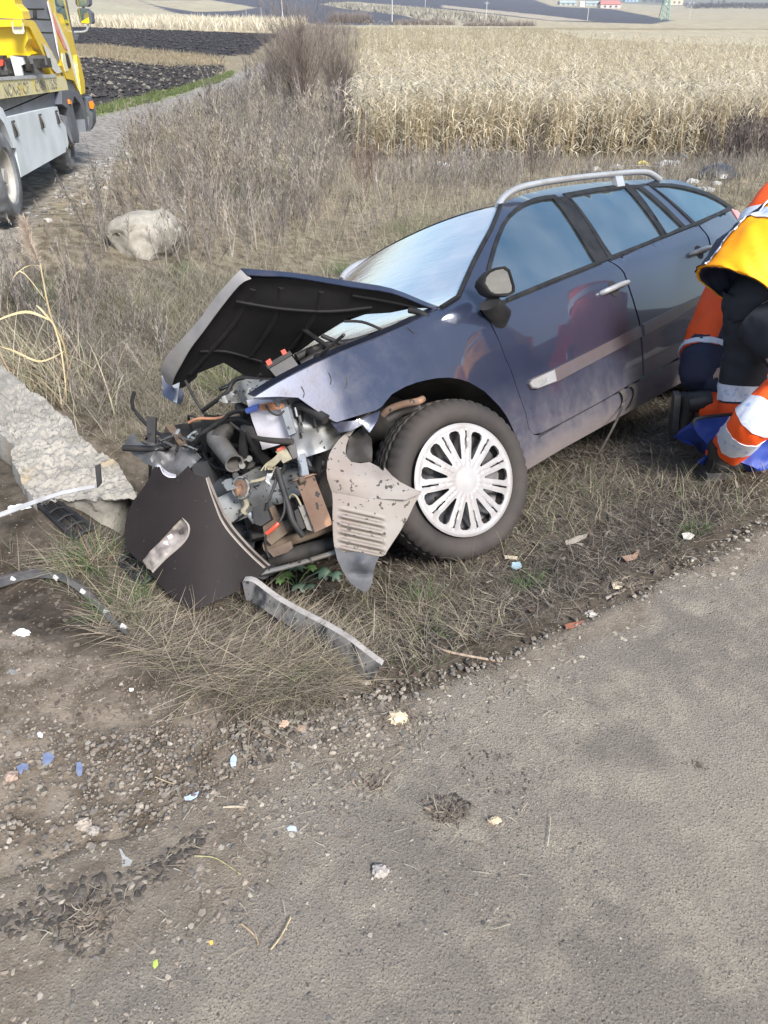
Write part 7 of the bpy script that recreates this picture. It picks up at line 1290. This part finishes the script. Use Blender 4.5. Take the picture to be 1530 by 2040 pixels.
# little crumbs of straw and twig all over the road edge
q = scatter_px(900, [(0, 1350), (500, 1400), (900, 1320), (1530, 1040), (1560, 1200), (1100, 1560), (1000, 1900), (500, 2000), (0, 1800)], dens=noise_d(2.5, 61, -.05, .25)); n = len(q)
b_ = np.stack([q[:, 0], q[:, 1], np.where(q[:, 1] < edge_y(q[:, 0]), .024, H(q[:, 0], q[:, 1]) + .008)], -1)
stuff('straw_crumbs', [ribbons(b_, U(n, 0, 6.28), U(n, .006, .05), np.full(n, 1.52), np.zeros(n), U(n, .0012, .003), pick(n, [(.42, .35, .24), (.3, .23, .16), (.2, .15, .1), (.5, .45, .34)]), 3, flat=.3)], m_veg)
# ------------------------------------------------------------------ far away: poles, buildings, trees
m_pole = M('weathered concrete pole', (.5, .48, .45), None, 3, .8)
def pole(px, top, base, label, r=.16, arm=False, mat=m_pole):
    c = hit(px, base); d = float((c - C0) @ FW); tp = ray(px, top); tt = np.hypot(c[0], c[1]) / np.hypot(tp[0], tp[1]); h = (C0 + tp * tt)[2] - c[2]; e = empty('utility_pole', c, label, 'utility pole'); b = MB(); b.tube([c, c + [0, 0, h]], [r * .6, r * .4], 8); b.build('post', mat, e, 60)
    if arm: b = MB(); b.box(c + [0, 0, h * .9], (1.8, .12, .12)); b.build('cross_arm', mat, e)
    return e
pole(781, -30, 44, 'pale utility pole standing left of centre on the far skyline, above the corn', .3, True); pole(564, -20, 50, 'thin utility pole seen through the bush tops', .2); pole(847, -12, 14, 'tallest looking pale pole in the dark field above the corn', .35); pole(968, 2, 42, 'slanting pole with a bracket right of centre, above the corn', .25, True); pole(1170, 5, 40, 'grey pole left of the green pylon, in the dark field', .3, True); pole(1373, 8, 38, 'faint thin pole at far right beyond the green pylon', .25); pole(521, 14, 34, 'short white marker pole left of the bush', .15); pole(491, 18, 33, 'leftmost short white marker pole on the far field', .15)
c = hit(1322, 40); dist = float(np.hypot(c[0], c[1])); hh = dist * .027; e = empty('lattice_pylon', c, 'green lattice pylon on the far plain, right of the cream house', 'pylon'); m_gp = M('green painted lattice', (.22, .32, .27), None, 3, .6)
for sx_ in (-1, 1):
    for sy_ in (-1, 1): b = MB(); b.tube([c + [sx_ * hh * .16, sy_ * hh * .16, 0], c + [sx_ * hh * .06, sy_ * hh * .06, hh]], dist * .0006, 5); b.build('leg', m_gp, e)
for i in range(6): z = hh * i / 6; w0 = hh * (.16 - .1 * i / 6); w1 = hh * (.16 - .1 * (i + 1) / 6); b = MB(); b.tube([c + [-w0, -w0, z], c + [w1, -w1, z + hh / 6]], dist * .0005, 4); b.build('brace', m_gp, e); b = MB(); b.tube([c + [w0, -w0, z], c + [-w1, -w1, z + hh / 6]], dist * .0005, 4); b.build('brace', m_gp, e)
def house(px, base, wpx, hpx, wall, roof, label, name='house', chimney=False, dist=None):
    c = hit(px, base); d = float((c - C0) @ FW); s = d / F; w, h = wpx * s, hpx * s; e = empty(name, c, label, 'house'); dp = w * .7; b = MB(); hw = h * .55; b.box(c + [0, dp / 2, hw / 2], (w, dp, hw)); b.build('wall', M('house wall', wall, None, 3, .8), e)
    b = MB(); b.prism([c + [-w * .54, -dp * .05, hw], c + [w * .54, -dp * .05, hw], c + [w * .45, dp * .5, h], c + [-w * .45, dp * .5, h]], (0, .02 * h, .04 * h)); b.prism([c + [-w * .54, dp * 1.05, hw], c + [-w * .45, dp * .5, h], c + [w * .45, dp * .5, h], c + [w * .54, dp * 1.05, hw]], (0, .02 * h, .04 * h)); ro = b.build('roof', M('house roof', roof, None, 3, .8), e)
    if chimney: b = MB(); b.box(c + [w * .2, dp * .4, h * 1.02], (w * .07, w * .07, h * .25)); b.build('chimney', M('chimney', (.5, .4, .35), None, 3, .8), ro)
    for i in range(3): b = MB(); b.box(c + [(i - 1) * w * .28, -.02 * dp, hw * .5], (w * .10, .03 * dp, hw * .35)); b.build('window', M('dark window', (.06, .07, .09), None, 3, .3), e)
house(1343, 10, 34, 17, (.75, .62, .40), (.50, .17, .12), 'cream house with red roof on the skyline, right of the blue trees', chimney=True); house(1216, 17, 40, 13, (.55, .45, .42), (.45, .16, .14), 'long low red-roofed building on the far plain'); house(1160, 13, 10, 9, (.75, .74, .7), (.4, .38, .36), 'small white shed left of the red-roofed building', 'shed'); house(1132, 11, 34, 8, (.40, .45, .44), (.32, .38, .38), 'low grey-green glasshouse left of the white shed', 'glasshouse'); house(1182, 12, 30, 8, (.36, .42, .42), (.3, .36, .36), 'low grey building between the white shed and the red roof', 'shed'); house(1378, 12, 16, 6, (.62, .6, .6), (.3, .3, .33), 'small grey shed right of the cream house', 'shed'); house(1258, 4, 26, 8, (.35, .5, .62), (.3, .42, .55), 'bluish roofed building above the red-roofed one', 'shed')
def ftree(px, base, hpx, wpx, col, label, n=900, con=False, seed=0):
    r = np.random.default_rng(seed); c = hit(px, base); d = float((c - C0) @ FW); s = d / F; h, w = hpx * s, wpx * s; e = empty('conifer_tree' if con else 'bare_tree', c, label, 'tree'); b = MB(); b.tube([c, c + [0, 0, h * .9]], [w * .05, w * .015], 6); b.build('trunk', m_dark, e)
    t = r.random(n); rad = (1 - t) * .5 if con else np.sin(np.clip(t * .85 + .12, 0, 1) * math.pi) * .5; a = r.random(n) * 6.28; p = np.stack([c[0] + np.cos(a) * rad * w * r.random(n) ** .5, c[1] + np.sin(a) * rad * w * r.random(n) ** .5, c[2] + h * (.12 + .86 * t)], -1); global rng; s_ = rng; rng = r
    V, Fc, cc = ribbons(p, a, np.full(n, w * .14), U(n, .3, 2.2 if con else 1.2), U(n, 0, .6), np.full(n, w * (.05 if con else .02)), pick(n, [col, tuple(.7 * k for k in col)]), 3); rng = s_; mesh('crown', V, Fc, m_green if con else m_veg, e, 0, cols=cc); return e
for i, (a, b, h_, w_, cn) in enumerate([(1284, 6, 13, 12, 1), (1297, 6, 14, 11, 1), (1309, 7, 13, 12, 1), (1318, 7, 12, 10, 1)]): ftree(a, b, h_, w_, (.05, .09, .11), 'dark conifer, %s of four left of the cream house' % ['leftmost', 'second from the left', 'third from the left', 'rightmost'][i], con=True, seed=i)
ftree(1416, 12, 13, 8, (.06, .08, .09), 'dark pointed conifer on the far right skyline', con=True, seed=9); ftree(1430, 13, 10, 9, (.08, .09, .1), 'smaller conifer just right of the pointed one on the skyline', con=True, seed=10); ftree(1440, 14, 11, 12, (.16, .15, .15), 'bare tree right of the skyline conifers', seed=11)
q = np.array([hit(a, b)[:2] for a, b in np.stack([np.linspace(1375, 1640, 60), 15 + rng.random(60) * 3], -1)]); q3 = np.stack([q[:, 0], q[:, 1], H(q[:, 0], q[:, 1])], -1); dd = np.hypot(q[:, 0], q[:, 1]); n = 60 * 60
bb = np.repeat(q3, 60, 0); dd = np.repeat(dd, 60); bb += np.stack([rng.normal(0, .004, n) * dd, rng.normal(0, .004, n) * dd, rng.random(n) * .0035 * dd], -1); stuff('distant_treeline', [ribbons(bb, U(n, 0, 6.28), dd * .0025, U(n, 0, 1.2), U(n, 0, .5), dd * .0006, pick(n, [(.13, .12, .13), (.17, .15, .15), (.10, .10, .11)]), 3)], m_veg)
# low scrub behind the corn
for (x0, x1, y, h_, nn) in ((660, 735, 46, .013, 1800), (790, 900, 50, .008, 1500), (930, 1060, 52, .007, 1300)):
    cs = [hit(x, y) for x in np.linspace(x0, x1, 24)]; bb = np.array([cs[i] for i in rng.integers(0, 24, nn)]); dd = np.hypot(bb[:, 0], bb[:, 1]); bb = bb + np.stack([rng.normal(0, .0022, nn) * dd, rng.normal(0, .003, nn) * dd, np.zeros(nn)], -1); stuff('far_scrub', [ribbons(bb, U(nn, 0, 6.28), dd * h_ * U(nn, .4, 1), U(nn, 0, .6), U(nn, -.2, .5), dd * .0005, pick(nn, [(.30, .24, .20), (.25, .19, .16), (.36, .30, .25)]), 3)], m_veg)

if 0: print('TRIS', sum(len(o.data.loops) - 2 * len(o.data.polygons) for o in bpy.data.objects if o.type == 'MESH'), {o.name: len(o.data.loops) - 2 * len(o.data.polygons) for o in bpy.data.objects if o.type == 'MESH' and len(o.data.polygons) > 40000})
# ------------------------------------------------------------------ thin air haze over the plain
hz = MB(); hz.box((0, 1300, 20), (5400, 3200, 190))
m_hz = bpy.data.materials.new('thin haze'); m_hz.use_nodes = True; t_ = m_hz.node_tree; t_.nodes.remove(t_.nodes['Principled BSDF']); pv = t_.nodes.new('ShaderNodeVolumePrincipled'); pv.inputs['Density'].default_value = .0002; pv.inputs['Color'].default_value = (.86, .91, 1, 1); pv.inputs['Anisotropy'].default_value = .3; t_.links.new(pv.outputs[0], t_.nodes['Material Output'].inputs['Volume'])
T(hz.build('haze', m_hz, None, 0), kind='stuff')
